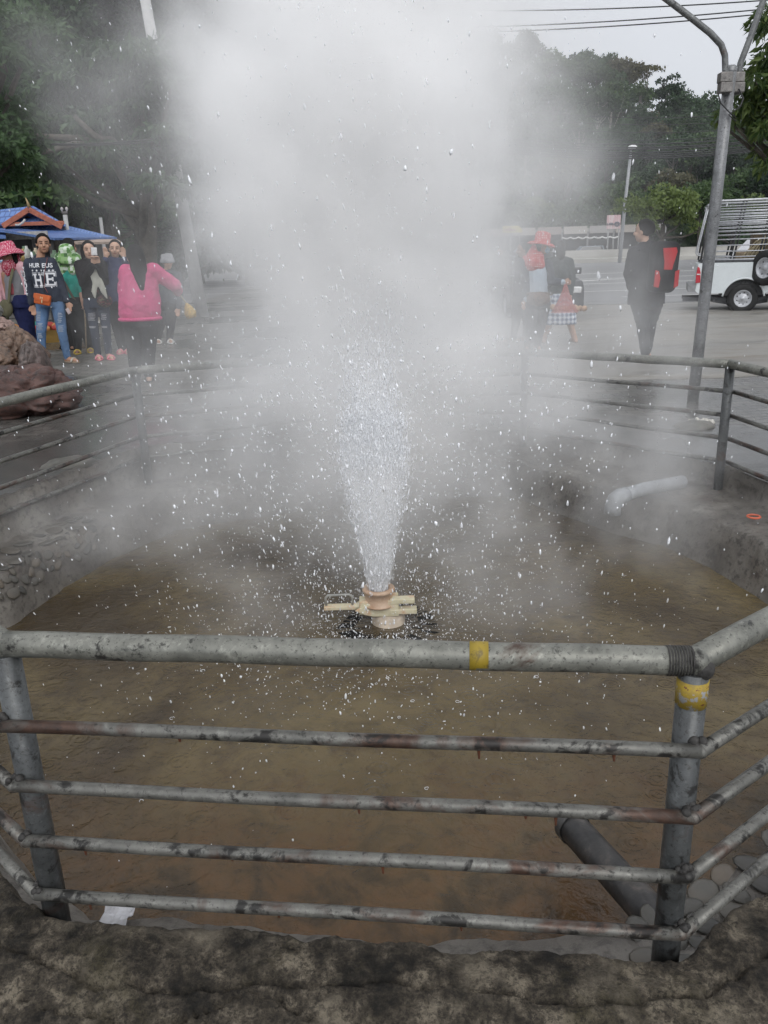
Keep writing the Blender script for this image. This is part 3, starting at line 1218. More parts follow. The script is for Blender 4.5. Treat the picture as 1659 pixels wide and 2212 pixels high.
def plume(G, pos):
    w1 = G.v('SUBTRACT', G.noise(pos, 0.9, 2, 0.5, 1), (0.5, 0.5, 0.5))
    q = G.v('ADD', pos, G.v('SCALE', w1, None, 0.75))
    sp = G.n.new('ShaderNodeSeparateXYZ')
    G.t.links.new(q, sp.inputs[0])
    sz = G.n.new('ShaderNodeSeparateXYZ')
    G.t.links.new(pos, sz.inputs[0])
    z = sz.outputs[2]
    nb = G.noise(G.v('ADD', pos, G.v('SCALE', w1, None, 0.6)), 1.5, 8, 0.60)                      # billows
    # main column, leaning away with height
    cx = G.m('ADD', AX + 0.01, G.m('MULTIPLY', z, 0.0))
    cyy = G.m('ADD', AY + 0.36, G.m('MULTIPLY', z, 0.0))
    dx = G.m('SUBTRACT', sp.outputs[0], cx)
    dy = G.m('SUBTRACT', sp.outputs[1], cyy)
    r = G.m('SQRT', G.m('ADD', G.m('MULTIPLY', dx, dx), G.m('MULTIPLY', dy, dy)))
    rr = G.rng(z, 0.1, 1.9, 0.50, 0.70)
    k = G.m('ADD', G.m('DIVIDE', r, rr), G.rng(nb, 0.3, 0.7, 0.30, -0.30))
    core = G.m('POWER', G.rng(k, 1.38, 0.20, 0.0, 1.0, True), 1.6)
    amp = G.rng(z, 0.10, 1.05, 0.6, 12.0, True)
    bl = G.rng(nb, 0.34, 0.62, 0.6, 1.4)
    d = G.m('MULTIPLY', G.m('MULTIPLY', core, amp), bl)
    # drifting wisps beside the column
    soft = G.rng(nb, 0.44, 0.70, 0.0, 2.2)
    wis = G.gauss(q, (-0.68, 4.0, 2.05), (0.34, 0.5, 0.7), 0.8)
    for c, sg, a in (((-0.72, 4.1, 0.95), (0.34, 0.5, 0.5), 1.1),
                     ((-1.25, 4.2, 2.3), (0.33, 0.5, 0.40), 0.28),
                     ((0.56, 3.8, 1.95), (0.24, 0.4, 0.36), 2.2),
                     ((-1.18, 4.4, 1.32), (0.20, 0.4, 0.26), 0.55),
                     ((0.70, 4.2, 0.8), (0.40, 0.6, 0.5), 0.7),
                     ((0.90, 4.6, 1.25), (0.28, 0.5, 0.45), 0.60),
                     ((1.62, 5.2, 0.95), (0.18, 0.5, 0.35), 0.32),
                     ((1.25, 5.1, 0.28), (0.6, 0.7, 0.30), 0.85),
                     ((0.9, 4.6, 0.0), (0.7, 0.7, 0.2), 0.45),
                     ((0.0, 5.6, 0.5), (1.0, 0.6, 0.5), 0.9),
                     ((-1.1, 4.7, 0.10), (0.7, 0.8, 0.25), 0.65),
                     ((1.75, 5.3, 0.75), (0.22, 0.5, 0.35), 0.40),
                     ((0.0, 3.7, -0.12), (0.95, 0.75, 0.16), 0.38)):
        wis = G.m('ADD', wis, G.gauss(q, c, sg, a))
    d = G.m('ADD', d, G.m('MULTIPLY', wis, soft))
    d = G.m('MAXIMUM', G.m('SUBTRACT', d, 0.07), 0.0)
    # the jet itself: a dense cone of fine spray
    jx = G.m('SUBTRACT', sz.outputs[0], AX)
    jy = G.m('SUBTRACT', sz.outputs[1], AY)
    jr = G.m('SQRT', G.m('ADD', G.m('MULTIPLY', jx, jx), G.m('MULTIPLY', jy, jy)))
    jw = G.m('MINIMUM', G.rng(z, -0.11, 0.5, 0.050, 0.172), G.rng(z, 0.58, 1.05, 0.172, 0.06))
    ja = G.rng(z, 0.3, 1.05, 42.0, 0.0)
    jn = G.rng(G.noise(G.v('MULTIPLY', pos, (9, 9, 2.2)), 1.0, 4, 0.6), 0.33, 0.68, 0.2, 1.7)
    jet = G.m('MULTIPLY', G.rng(G.m('DIVIDE', jr, jw), 1.05, 0.45, 0.0, 1.0, True), G.m('MULTIPLY', ja, jn))
    jet = G.m('MULTIPLY', jet, G.rng(z, -0.15, -0.10))
    return G.m('ADD', d, jet)


tag(volume_object('steam', (-2.7, 2.05, -0.30), (2.7, 7.2, 4.2), (180, 172, 168), plume, (1.0, 1.0, 1.0, 1), 0.2),
    'tall billowing cloud of white steam rising from the pool', 'steam', None, 'stuff')

# ------------------------------------------------------------------ spray
def drop_mat():
    t = NT('water_drops')
    gi = t.n.new('ShaderNodeNewGeometry')
    t.done((0.93, 0.95, 0.98), 0.15, 0, None, 0.5)
    tr = t.n.new('ShaderNodeBsdfTransparent')
    ms = t.n.new('ShaderNodeMixShader')
    t.link(t.ramp(gi.outputs['Random Per Island'], [(0.0, 0.62), (0.75, 0.15), (0.9, 0.0)]), ms.inputs[0])
    t.link(t.b.outputs[0], ms.inputs[1])
    t.link(tr.outputs[0], ms.inputs[2])
    t.link(ms.outputs[0], t.out.inputs['Surface'])
    return t.m


dm = drop_mat()


def unit_drop():
    bm = bmesh.new()
    bmesh.ops.create_icosphere(bm, subdivisions=1, radius=1)
    V = np.array([v.co[:] for v in bm.verts])
    F = np.array([[v.index for v in f.verts] for f in bm.faces])
    bm.free()
    return V, F


UV_, UF_ = unit_drop()


def drop_cloud(name, P, rad, length, tilt, mat, parent=None):
    """P (n,3) centres, rad and length per drop, tilt (n,2) lean of each falling drop."""
    n = len(P)
    wob = 1 + 0.22 * RNG.standard_normal((n, len(UV_), 1))
    V = np.repeat(UV_[None], n, 0) * wob
    z = V[:, :, 2].copy()
    W = np.empty_like(V)
    W[:, :, 0] = V[:, :, 0] * rad[:, None] + z * length[:, None] * tilt[:, 0:1]
    W[:, :, 1] = V[:, :, 1] * rad[:, None] + z * length[:, None] * tilt[:, 1:2]
    W[:, :, 2] = z * length[:, None]
    W += P[:, None, :]
    F = (UF_[None] + (np.arange(n) * len(UV_))[:, None, None]).reshape(-1, 3)
    return put(name, np_mesh(name, W.reshape(-1, 3), F, mat, True), parent)


n = 8200
ang = RNG.uniform(0, 2 * math.pi, n)
rad_ = np.abs(RNG.normal(0, 0.70, n)) + 0.06 + 0.14 * RNG.random(n)
zz = RNG.uniform(-0.29, 2.5, n) ** 1.0
zz = np.where(RNG.random(n) < 0.55, RNG.uniform(-0.29, 1.15, n), zz)
P = np.stack([AX + rad_ * np.cos(ang), AY + rad_ * np.sin(ang) * 0.9, zz], 1)
sz = np.clip(np.exp(RNG.normal(math.log(0.00175), 0.48, n)), 0.0008, 0.0058)
keep = (P[:, 1] > 2.05)
P, sz = P[keep], sz[keep]
ln = sz * RNG.uniform(1.5, 3.2, len(sz))
tl = np.stack([RNG.normal(-0.06, 0.10, len(sz)) + 0.10 * (P[:, 0] - AX), RNG.normal(0, 0.08, len(sz))], 1)
tag(drop_cloud('spray_droplets', P, sz, ln, tl, dm), 'thousands of falling water drops scattered around the jet', 'spray', None, 'stuff')

# streaks inside the jet
n = 15000
zz = np.where(RNG.random(n) < 0.72, -0.11 + 0.9 * RNG.random(n) ** 1.1, -0.11 + np.minimum(1.9, 0.65 + np.abs(RNG.normal(0, 0.30, n))))
wd = np.interp(zz, [-0.11, 0.18, 0.42, 0.585, 0.78, 0.95, 1.3], [0.046, 0.105, 0.16, 0.175, 0.155, 0.125, 0.16])
rr = wd * np.sqrt(RNG.random(n)) * (1 + 0.12 * RNG.standard_normal(n))
ang = RNG.uniform(0, 2 * math.pi, n)
P = np.stack([AX + rr * np.cos(ang), AY + rr * np.sin(ang), zz], 1)
sz = np.clip(np.exp(RNG.normal(math.log(0.0014), 0.42, n)), 0.0006, 0.0045)
tl = np.stack([(P[:, 0] - AX) / (zz + 0.40) * 0.9, (P[:, 1] - AY) / (zz + 0.40) * 0.9], 1)
jet = drop_cloud('water_jet', P, sz, sz * RNG.uniform(2.5, 8.0, n), tl, dm)
tag(jet, 'white jet of hot water shooting straight up out of the gate valve', 'water jet')

# splashes on the water
n = 2600
ang = RNG.uniform(0, 2 * math.pi, n)
rad_ = 0.12 + np.abs(RNG.normal(0, 0.62, n))
P = np.stack([AX + rad_ * np.cos(ang), AY - 0.05 + rad_ * np.sin(ang), -0.298 + np.abs(RNG.normal(0, 0.014, n))], 1)
P = P[(P[:, 1] > 1.95) & (np.hypot(P[:, 0], P[:, 1] - 3.7) < 1.9)]
cl = RNG.standard_normal((len(P), 3)) * 0.012
cl[:, 2] = 0
P = P + cl
n = len(P)
sz = np.clip(np.exp(RNG.normal(math.log(0.0018), 0.45, n)), 0.0008, 0.0042)
sp_ = drop_cloud('water_splashes', P, sz, sz * RNG.uniform(0.7, 1.8, n), RNG.normal(0, 0.5, (n, 2)), dm)
tag(sp_, 'small crowns and beads of water splashing up from the pool surface', 'splashes', None, 'stuff')
mb = MB()
for q in range(110):
    a = random.uniform(0, 6.28)
    r = 0.2 + abs(random.gauss(0, 0.6))
    c = Vector((AX + r * math.cos(a), AY + r * math.sin(a), -0.2985))
    if c.y < 1.95 or (c.xy - Vector((0, 3.7))).length > 1.85:
        continue
    s = random.uniform(0.004, 0.011)
    pts = [c + Vector((s * math.cos(t_), s * math.sin(t_), 0.002 + 0.004 * random.random())) for t_ in np.linspace(0, 2 * math.pi * random.uniform(0.55, 0.98), 10)]
    mb.tube(pts, random.uniform(0.0006, 0.0012), 6)
ob = mb.build('splash_crowns', dm, sp_, smooth=True)
ob['kind'] = 'stuff'
# ------------------------------------------------------------------ people
SKIN = plain('skin_tan', (0.36, 0.20, 0.13), 0.55, 0, 0.12, 20)
SKIN2 = plain('skin_brown', (0.26, 0.14, 0.09), 0.55, 0, 0.12, 20)
SKINP = plain('skin_fair', (0.45, 0.28, 0.20), 0.55, 0, 0.12, 20)
HAIR = plain('black_hair', (0.008, 0.007, 0.007), 0.75, 0, 0.4, 60, 0.5, 0.15)
DARKF = plain('dark_eye', (0.03, 0.018, 0.014), 0.3)
LIP = plain('lip', (0.26, 0.115, 0.085), 0.5)
INK = plain('white_print', (0.62, 0.63, 0.66), 0.8, 0, 0.1, 30)


class Fig:
    """One person. Joints are given as photo pixels (u, v) plus an offset in depth from the figure's own plane."""

    def __init__(s, label, feet, group=None, skin=SKIN):
        u, v, z = feet
        p = atz(u, v, z)
        for _ in range(4):
            p = atz(u, v, g(p.x, p.y))
        s.o = p
        s.Y = p.y
        s.skin = skin
        s.root = thing('person', label, 'person', p, group)
        s.body = MB()
        s.px = (at(u + 100, v, s.Y) - at(u, v, s.Y)).length / 100     # metres per photo pixel

    def J(s, u, v, dy=0.0):
        return at(u, v, s.Y + dy)

    def limb(s, pts, rs, mb=None):
        mb = mb or s.body
        for i in range(len(pts) - 1):
            mb.cap(pts[i], rs[i], pts[i + 1], rs[i + 1], 14)

    def trunk(s, rings, mb=None, depth=0.62):
        """rings: (centre, half width, half depth); lofted body of elliptical sections."""
        mb = mb or s.body
        n = 24
        V, F = [], []
        for c, rx, ry in rings:
            for j in range(n):
                th = 2 * math.pi * j / n
                V.append((c.x + rx * math.cos(th), c.y + ry * math.sin(th), c.z))
        for i in range(len(rings) - 1):
            for j in range(n):
                a, b = i * n + j, i * n + (j + 1) % n
                F.append((a, b, b + n, a + n))
        F.append(tuple(range(n - 1, -1, -1)))
        F.append(tuple(range((len(rings) - 1) * n, len(rings) * n)))
        mb.add(V, F)

    def head(s, c, face, tilt=0.0, size=1.0, hair='tied', hairmat=None, features=True):
        """c: centre of the head, face: unit vector the face looks along."""
        f = Vector(face).normalized()
        up = (Vector((0, 0, 1)) + Vector((math.sin(tilt), 0, 0))).normalized()
        f = (f - up * f.dot(up)).normalized()
        r = f.cross(up)
        M = Matrix((r, f, up)).transposed()
        k = size
        s.hM, s.hc, s.hk = M, Vector(c), k
        L = lambda x, y, z: s.hc + M @ Vector((x, y, z)) * k
        b = s.body
        b.ball(L(0, -0.012, 0.03), (0.074 * k, 0.092 * k, 0.085 * k), M, 20, 14)
        b.ball(L(0, 0.018, -0.035), (0.060 * k, 0.066 * k, 0.075 * k), M, 18, 12)
        b.ball(L(0, 0.045, -0.082), (0.028 * k, 0.028 * k, 0.024 * k), M, 12, 8)
        b.cap(L(0, 0.082, 0.012), 0.008 * k, L(0, 0.098, -0.022), 0.0145 * k, 8)
        for sx in (-1, 1):
            b.ball(L(sx * 0.034, 0.058, -0.03), (0.026 * k, 0.022 * k, 0.022 * k), M, 10, 8)
            b.ball(L(sx * 0.076, -0.012, -0.005), (0.010 * k, 0.02 * k, 0.032 * k), M, 10, 8)
        if features:
            for sx in (-1, 1):
                e = MB()
                e.ball(L(sx * 0.031, 0.0745, 0.006), (0.0135 * k, 0.007 * k, 0.0045 * k), M, 10, 6)
                e.build('eye', DARKF, s.root, smooth=True)
                e = MB()
                e.cap(L(sx * 0.016, 0.081, 0.027), 0.0035 * k, L(sx * 0.048, 0.068, 0.031), 0.0028 * k, 8)
                e.build('eyebrow', HAIR, s.root, smooth=True)
            e = MB()
            e.ball(L(0, 0.0765, -0.056), (0.023 * k, 0.010 * k, 0.0085 * k), M, 12, 6)
            e.build('mouth', LIP, s.root, smooth=True)
        h = MB()
        if hair in ('tied', 'short', 'long', 'bob'):
            def shell(d):
                face_ = d.y
                lowf = 0.42 - 0.55 * d.z
                inside = sstep(0.25, 0.5, d.y - 0.55 * d.z + (0.08 if hair == 'short' else 0.0))
                low = sstep(-0.35, -0.75, d.z)
                return (1.0 + 0.05 * fbm(d, 4, 3)) * lerp(1.0, 0.80, max(inside, low if hair in ('tied', 'short') else inside))
            h.ball(L(0, -0.016, 0.025), (0.088 * k, 0.106 * k, 0.102 * k), M, 28, 20, shell)
            if hair == 'tied':
                h.cap(L(0.01, -0.09, 0.02), 0.03 * k, L(0.015, -0.115, -0.03), 0.034 * k, 12)
                h.cap(L(0.015, -0.115, -0.03), 0.034 * k, L(0.02, -0.09, -0.17), 0.014 * k, 12)
            if hair == 'long':
                h.cap(L(0, -0.06, 0.0), 0.085 * k, L(0, -0.085, -0.12), 0.08 * k, 16)
                h.cap(L(0, -0.085, -0.12), 0.08 * k, L(-0.01, -0.12, -0.30), 0.03 * k, 16)
            if hair == 'bob':
                for sx in (-1, 1):
                    h.cap(L(sx * 0.07, -0.02, 0.0), 0.035 * k, L(sx * 0.072, -0.02, -0.10), 0.03 * k, 12)
                h.cap(L(0, -0.07, 0.0), 0.07 * k, L(0, -0.07, -0.11), 0.06 * k, 14)
            h.build('hair', hairmat or HAIR, s.root, smooth=True, remesh=0.008, relax=2)
        return L

    def hand(s, wrist, tip, side=1, thumb=None, curl=0.25, w=0.034):
        """Palm plus four fingers and a thumb along wrist -> tip."""
        wr, tp = Vector(wrist), Vector(tip)
        d = (tp - wr).normalized()
        x = d.cross(Vector((0, -1, 0)))
        x = x.normalized() if x.length > 0.15 else Vector((1, 0, 0))
        nrm = x.cross(d).normalized()
        pal = wr + d * 0.075
        s.body.ball(wr + d * 0.045, (w, 0.017, 0.048), Matrix((x, nrm, d)).transposed(), 12, 10)
        for q, (off, ln) in enumerate(((-0.027, 0.066), (-0.009, 0.078), (0.009, 0.074), (0.027, 0.058))):
            a = pal + x * off
            m1 = a + d * ln * 0.45 + nrm * curl * 0.02
            m2 = m1 + (d * math.cos(curl * 2) + nrm * math.sin(curl * 2)) * ln * 0.55
            s.limb([a, m1, m2], [0.0092, 0.0085, 0.0068])
        tdir = x * (-side)
        a = wr + d * 0.03 + tdir * 0.026
        m1 = a + (d * 0.7 + tdir * 0.7).normalized() * 0.035
        s.limb([a, m1, m1 + d * 0.028 + nrm * 0.006], [0.012, 0.0105, 0.008])

    def finish(s, vox=0.009):
        return s.body.build('body', s.skin, s.root, smooth=True, remesh=vox, relax=3)

    def wear(s, name, mb, mat, vox=0.012, relax=4, wrinkle=0.008, freq=12):
        o = mb.build(name, mat, s.root, smooth=True, remesh=vox, relax=relax)
        if wrinkle:
            me = o.data
            n_ = len(me.vertices)
            co = np.empty(n_ * 3, np.float32)
            no = np.empty(n_ * 3, np.float32)
            me.vertices.foreach_get('co', co)
            me.vertices.foreach_get('normal', no)
            co, no = co.reshape(-1, 3), no.reshape(-1, 3)
            for i in range(n_):
                p = Vector((co[i][0] * 1.0, co[i][1], co[i][2] * 1.6)) + s.o
                q = noise.noise(p * freq) + 0.5 * noise.noise(p * freq * 2.1)
                co[i] += no[i] * q * wrinkle
            me.vertices.foreach_set('co', co.ravel())
            me.update()
        return o

    def legs(s, hipL, kneeL, ankL, hipR, kneeR, ankR, mb=None, grow=1.0, waist=None):
        for h, k, a in ((hipL, kneeL, ankL), (hipR, kneeR, ankR)):
            s.limb([h, k, a], [0.082 * grow, 0.056 * grow, 0.042 * grow], mb)
        c = (Vector(hipL) + Vector(hipR)) / 2
        hw = abs(hipL.x - hipR.x) / 2 + 0.075 * grow
        w_ = waist or (c + Vector((0, 0, 0.13)))
        s.trunk([(c + Vector((0, 0, -0.05)), hw * 0.93, 0.105 * grow), (c + Vector((0, 0, 0.03)), hw, 0.112 * grow), (w_, hw * 0.88, 0.095 * grow)], mb)

    def foot(s, ank, toe, mat, sole, strap=True):
        a, t = Vector(ank), Vector(toe)
        zg = g(a.x, a.y)
        heel = Vector((a.x, a.y, zg + 0.032)) - (t - a).normalized() * 0.03
        heel.z = zg + 0.034
        toe_ = Vector((t.x, t.y, zg + 0.026))
        mid = heel.lerp(toe_, 0.55) + Vector((0, 0, 0.014))
        s.limb([Vector((a.x, a.y, zg + 0.09)), heel], [0.036, 0.03])
        s.limb([heel, mid, toe_], [0.03, 0.034, 0.02])
        d = (toe_ - heel)
        d.z = 0
        d.normalize()
        x = Vector((d.y, -d.x, 0))
        so = MB()
        c = heel.lerp(toe_, 0.5)
        c.z = zg + 0.010
        so.ball(c, (0.046, (toe_ - heel).length / 2 + 0.045, 0.014), Matrix((x, d, Vector((0, 0, 1)))).transposed(), 16, 8)
        sh = so.build('sandal', sole, s.root, smooth=True)
        if strap:
            st = MB()
            q = heel.lerp(toe_, 0.68)
            pts = [q + x * 0.046 * math.cos(t_) + Vector((0, 0, 0.052 * math.sin(t_) - 0.018)) for t_ in np.linspace(0, math.pi, 9)]
            st.tube(pts, 0.014, 8)
            st.build('strap', mat, sh, smooth=True)


def bvh_of(o):
    me = o.data
    off = Vector((0, 0, 0))
    q = o
    while q is not None:
        off += q.location
        q = q.parent
    return BVHTree.FromPolygons([v.co + off for v in me.vertices], [tuple(p.vertices) for p in me.polygons])


def lay_on(bv, V, F, lift=0.0035):
    """Drop flat artwork (world points) straight back along the line of sight onto a surface."""
    out = []
    last = None
    for p in V:
        hit = bv.ray_cast(Vector((p.x, p.y - 0.6, p.z)), Vector((0, 1, 0)))
        y = hit[0].y - lift if hit[0] is not None else (last if last is not None else p.y)
        last = y
        out.append((p.x, y, p.z))
    return out


def text_pts(body, height, bold=0.03, squeeze=1.0):
    cu = bpy.data.curves.new('t', 'FONT')
    cu.body = body
    cu.size = 1.0
    cu.offset = bold
    cu.align_x = 'CENTER'
    cu.resolution_u = 3
    o = bpy.data.objects.new('t', cu)
    COL.objects.link(o)
    dg = bpy.context.evaluated_depsgraph_get()
    me = bpy.data.meshes.new_from_object(o.evaluated_get(dg))
    bpy.data.objects.remove(o)
    bm = bmesh.new()
    bm.from_mesh(me)
    bmesh.ops.triangulate(bm, faces=bm.faces)
    for _ in range(1):
        bmesh.ops.subdivide_edges(bm, edges=bm.edges, cuts=1, use_grid_fill=True)
    bmesh.ops.triangulate(bm, faces=bm.faces)
    k = height / 0.73
    V = [Vector((v.co.x * k * squeeze, 0, v.co.y * k)) for v in bm.verts]
    F = [[v.index for v in f.verts] for f in bm.faces]
    bm.free()
    return V, F


def star_pts(r):
    V = [Vector((0, 0, 0))]
    for i in range(10):
        a = math.pi / 2 + i * math.pi / 5
        q = r if i % 2 == 0 else r * 0.42
        V.append(Vector((q * math.cos(a), 0, q * math.sin(a))))
    return V, [[0, 1 + i, 1 + (i + 1) % 10] for i in range(10)]


def hat(fig, L, M, k, mat, brim=0.17, crown=0.105, hgt=0.11, droop=0.35, dz=0.05, tilt=(0, 0)):
    mb = MB()
    rot = M @ Matrix.Rotation(tilt[0], 3, 'X') @ Matrix.Rotation(tilt[1], 3, 'Y')
    pr = [(0.001, hgt), (crown * 0.45, hgt * 1.0), (crown * 0.78, hgt * 0.93), (crown * 0.90, hgt * 0.75), (crown, 0.0),
          (crown + (brim - crown) * 0.4, -droop * 0.02), (crown + (brim - crown) * 0.75, -droop * 0.075), (brim, -droop * 0.15),
          (brim - 0.004, -droop * 0.15 - 0.006), (crown + (brim - crown) * 0.4, -droop * 0.02 - 0.008), (crown - 0.004, -0.006)]
    mb.lathe(pr, L(0, -0.01, dz), 36, rot)
    me = mb.build('hat', mat, fig.root, smooth=True)
    for v in me.data.vertices:
        v.co += Vector((noise.noise(v.co * 9), noise.noise(v.co * 9 + Vector((5, 0, 0))), noise.noise(v.co * 7 + Vector((0, 9, 0))))) * 0.010
    return me


WATCH = None
denim_blue = cloth('blue_denim', (0.10, 0.17, 0.29), 0.3)
denim_dark = cloth('dark_denim', (0.022, 0.03, 0.05), 0.3)
navy_jean = cloth('navy_trousers', (0.014, 0.018, 0.06), 0.25)
black_cl = cloth('black_fabric', (0.012, 0.012, 0.013), 0.3)
pink_rub = plain('pink_rubber', (0.55, 0.18, 0.22), 0.5)
pale_rub = plain('pale_strap', (0.35, 0.32, 0.27), 0.5)


def rip(fig, trousers, rects, mat):
    bv = bvh_of(trousers)
    mb = MB()
    for (u0, v0, u1, v1) in rects:
        nr = max(3, int((v1 - v0) / 2.2))
        for i in range(nr):
            vv = lerp(v0, v1, (i + 0.5) / nr)
            a, b = fig.J(u0 + random.uniform(-1, 1), vv), fig.J(u1 + random.uniform(-1, 1), vv + random.uniform(-.8, .8))
            pts = []
            for t_ in np.linspace(0, 1, 7):
                p = a.lerp(b, t_)
                h = bv.ray_cast(Vector((p.x, p.y - 0.5, p.z)), Vector((0, 1, 0)))
                if h[0] is not None:
                    pts.append(h[0] + Vector((0, -0.001, 0)))
            if len(pts) > 2:
                mb.tube(pts, 0.0035, 6)
    mb.build('frayed_threads', mat, trousers, smooth=True)


# --- the woman in the printed hoodie
def hoodie_woman():
    f = Fig('person in a dark printed zip hoodie and ripped blue jeans with an orange shoulder bag', (150, 783, 0.24))
    J = f.J
    hM = f.head(J(93.5, 527, -0.02), (0.42, -0.9, -0.08), 0.05, 1.06, 'tied')
    f.limb([J(89, 542), J(87, 562)], [0.048, 0.055])
    hl, hr = J(93, 656), J(124, 654)
    kl, kr = J(89, 716, -0.03), J(134, 717, -0.03)
    al, ar = J(91.5, 774), J(145.5, 771)
    f.legs(hl, kl, al, hr, kr, ar)
    f.foot(al, J(99, 786, -0.14), pale_rub, plain('beige_sole', (0.2, 0.16, 0.12), 0.6))
    f.foot(ar, J(168, 783, -0.10), pale_rub, plain('tan_sole', (0.24, 0.19, 0.14), 0.6))
    sl, sr = J(62, 569, 0.0), J(111, 567, 0.0)
    el, er = J(61.5, 610, 0.03), J(130, 607, 0.03)
    wl, wr = J(68.5, 657, -0.04), J(145, 651, -0.02)
    f.trunk([(J(109, 650), 0.15, 0.10), (J(103, 620), 0.13, 0.09), (J(92, 580), 0.16, 0.10), (J(88, 562), 0.08, 0.06)])
    for a, b, c in ((sl, el, wl), (sr, er, wr)):
        f.limb([a, b, c], [0.05, 0.038, 0.026])
    f.hand(wl, J(75, 681, -0.05), -1)
    f.hand(wr, J(152, 673, -0.04), 1)
    f.finish()
    tr = MB()
    f.legs(hl, kl, al, hr, kr, ar, tr, 1.12)
    tro = f.wear('jeans', tr, denim_blue, 0.011, 3, 0.004, 22)
    rip(f, tro, ((84, 672, 93, 692), (86, 696, 97, 712), (87, 718, 96, 730), (131, 674, 138, 696), (132, 702, 141, 716)), plain('frayed_white', (0.34, 0.38, 0.44), 0.9))
    up = MB()
    f.trunk([(J(109, 653), 0.180, 0.125), (J(107, 644), 0.178, 0.128), (J(103, 622), 0.172, 0.120), (J(95, 590), 0.178, 0.122), (J(90, 572), 0.172, 0.112), (J(87.5, 561), 0.11, 0.085), (J(87, 556), 0.075, 0.068)], up)
    for a, b, c in ((sl, el, wl), (sr, er, wr)):
        f.limb([a, b, c.lerp(b, 0.06)], [0.068, 0.057, 0.041], up)
        f.limb([c.lerp(b, 0.16), c.lerp(b, 0.06)], [0.043, 0.045], up)
    f.limb([J(70, 560, 0.07), J(86, 556, 0.10), J(104, 560, 0.07)], [0.04, 0.05, 0.04], up)
    ho = f.wear('hoodie', up, cloth('charcoal_jersey', (0.036, 0.042, 0.058), 0.2), 0.011, 3, 0.004, 18)
    bv = bvh_of(ho)
    # print on chest and sleeve
    def art(V, F, u, v, rot=0.0, parent=ho, name='lettering', mat=INK):
        c = J(u, v)
        M = Matrix.Rotation(rot, 3, 'Y')
        W = [c + M @ p for p in V]
        mb_ = MB()
        mb_.add(lay_on(bv, W, F), F)
        return mb_
    pr = MB()
    px = f.px
    for txt, u, v, h, sq, bd in (('HUR', 81.0, 577.5, 8.8 * px, 0.98, 0.025), ('EUS', 108.0, 577.5, 8.8 * px, 0.98, 0.025),):
        V, F = text_pts(txt, h, bd, sq)
        m_ = art(V, F, u, v, 0.0)
        pr.add(m_.v, m_.f)
    for u in (77, 87, 96.5, 103, 112, 118.5):
        V, F = star_pts(2.9 * px)
        m_ = art(V, F, u, 584.0)
        pr.add(m_.v, m_.f)
    # the two big varsity letters, with a thin keyline round them
    def slab(strokes, u, v, s):
        for (x0, z0, x1, z1) in strokes:
            V, F = [], []
            nx, nz = 4, 8
            for j in range(nz + 1):
                for i in range(nx + 1):
                    V.append(Vector((lerp(x0, x1, i / nx) * s, 0, lerp(z0, z1, j / nz) * s)))
            for j in range(nz):
                for i in range(nx):
                    a = j * (nx + 1) + i
                    F.append([a, a + 1, a + nx + 2, a + nx + 1])
            m_ = art(V, F, u, v, 0.03)
            pr.add(m_.v, m_.f)
    H_ = [(-8, -13, -4, 13), (4, -13, 8, 13), (-4, -2.2, 4, 2.2), (-10.5, 9.5, -1.8, 13), (-10.5, -13, -1.8, -9.5), (1.8, 9.5, 10.5, 13), (1.8, -13, 10.5, -9.5)]
    E_ = [(-7, -13, -3, 13), (-9.5, 9.5, 8.5, 13), (-9.5, -13, 8.5, -9.5), (-3, -2, 4, 2), (3, -4, 5.5, 4), (6, 5.5, 8.5, 9.5), (6, -9.5, 8.5, -5.5)]
    slab(H_, 90.5, 604.5, px)
    slab(E_, 115.0, 602.5, px)
    K = []
    for (x0, x1) in ((-12.3, 12.3),):
        K += [(x0, 14.3, -0.8, 15.1), (0.8, 14.3, x1, 15.1), (x0, -15.1, -0.8, -14.3), (0.8, -15.1, x1, -14.3), (x0, 8, x0 + 0.8, 15), (x1 - 0.8, 8, x1, 15), (x0, -15, x0 + 0.8, -8), (x1 - 0.8, -15, x1, -8)]
    slab(K, 90.5, 604.5, px)
    slab([(-11, 14.3, 10, 15.1), (-11, -15.1, 10, -14.3), (-11, 8, -10.2, 15), (-11, -15, -10.2, -8), (9.2, 5, 10, 15), (9.2, -15, 10, -5)], 115.0, 602.5, px)
    for i, ch in enumerate('HUREUS'):
        V, F = text_pts(ch, 6.6 * px, 0.05, 1.25)
        m_ = art(V, F, lerp(52.5, 59.5, i / 5), lerp(590.5, 629, i / 5), -0.12)
        pr.add(m_.v, m_.f)
    for u, v in ((52.5, 578.5), (60.5, 634.5)):
        V, F = star_pts(4.6 * px)
        m_ = art(V, F, u, v)
        pr.add(m_.v, m_.f)
    pr.build('lettering', INK, ho)
    zp = MB()
    zp.tube([Vector(q) for q in lay_on(bv, [J(lerp(90.5, 108, t_), lerp(561, 650, t_)) for t_ in np.linspace(0, 1, 14)], None, 0.004)], 0.005, 6)
    zp.build('zip', plain('zip_black', (0.012, 0.012, 0.015), 0.4), ho, smooth=True)
    # bag
    bag = thing('shoulder_bag', 'small orange flap bag hanging at the waist of the person in the printed hoodie', 'bag', J(92, 646, -0.19))
    om = plain('orange_leather', (0.46, 0.10, 0.022), 0.45, 0, 0.2, 14, 0.15)
    rot = Matrix.Rotation(0.22, 3, 'Y')
    c = J(92, 647, -0.20)
    b_ = MB()
    b_.box(c, (33 * px, 0.06, 21 * px), rot)
    b_.build('bag_body', om, bag, bevel=0.016, seg=3, smooth=True)
    b_ = MB()
    fl = [(-16.5, 10.5), (16.5, 10.5), (16.8, 1.5), (12, -3), (5, -2.2), (2.5, -4.5), (-1.5, -4.5), (-4, -2), (-12, -2.5), (-16.8, 2)]
    b_.prism([(x * px, z * px) for x, z in fl], -0.006, 0.006)
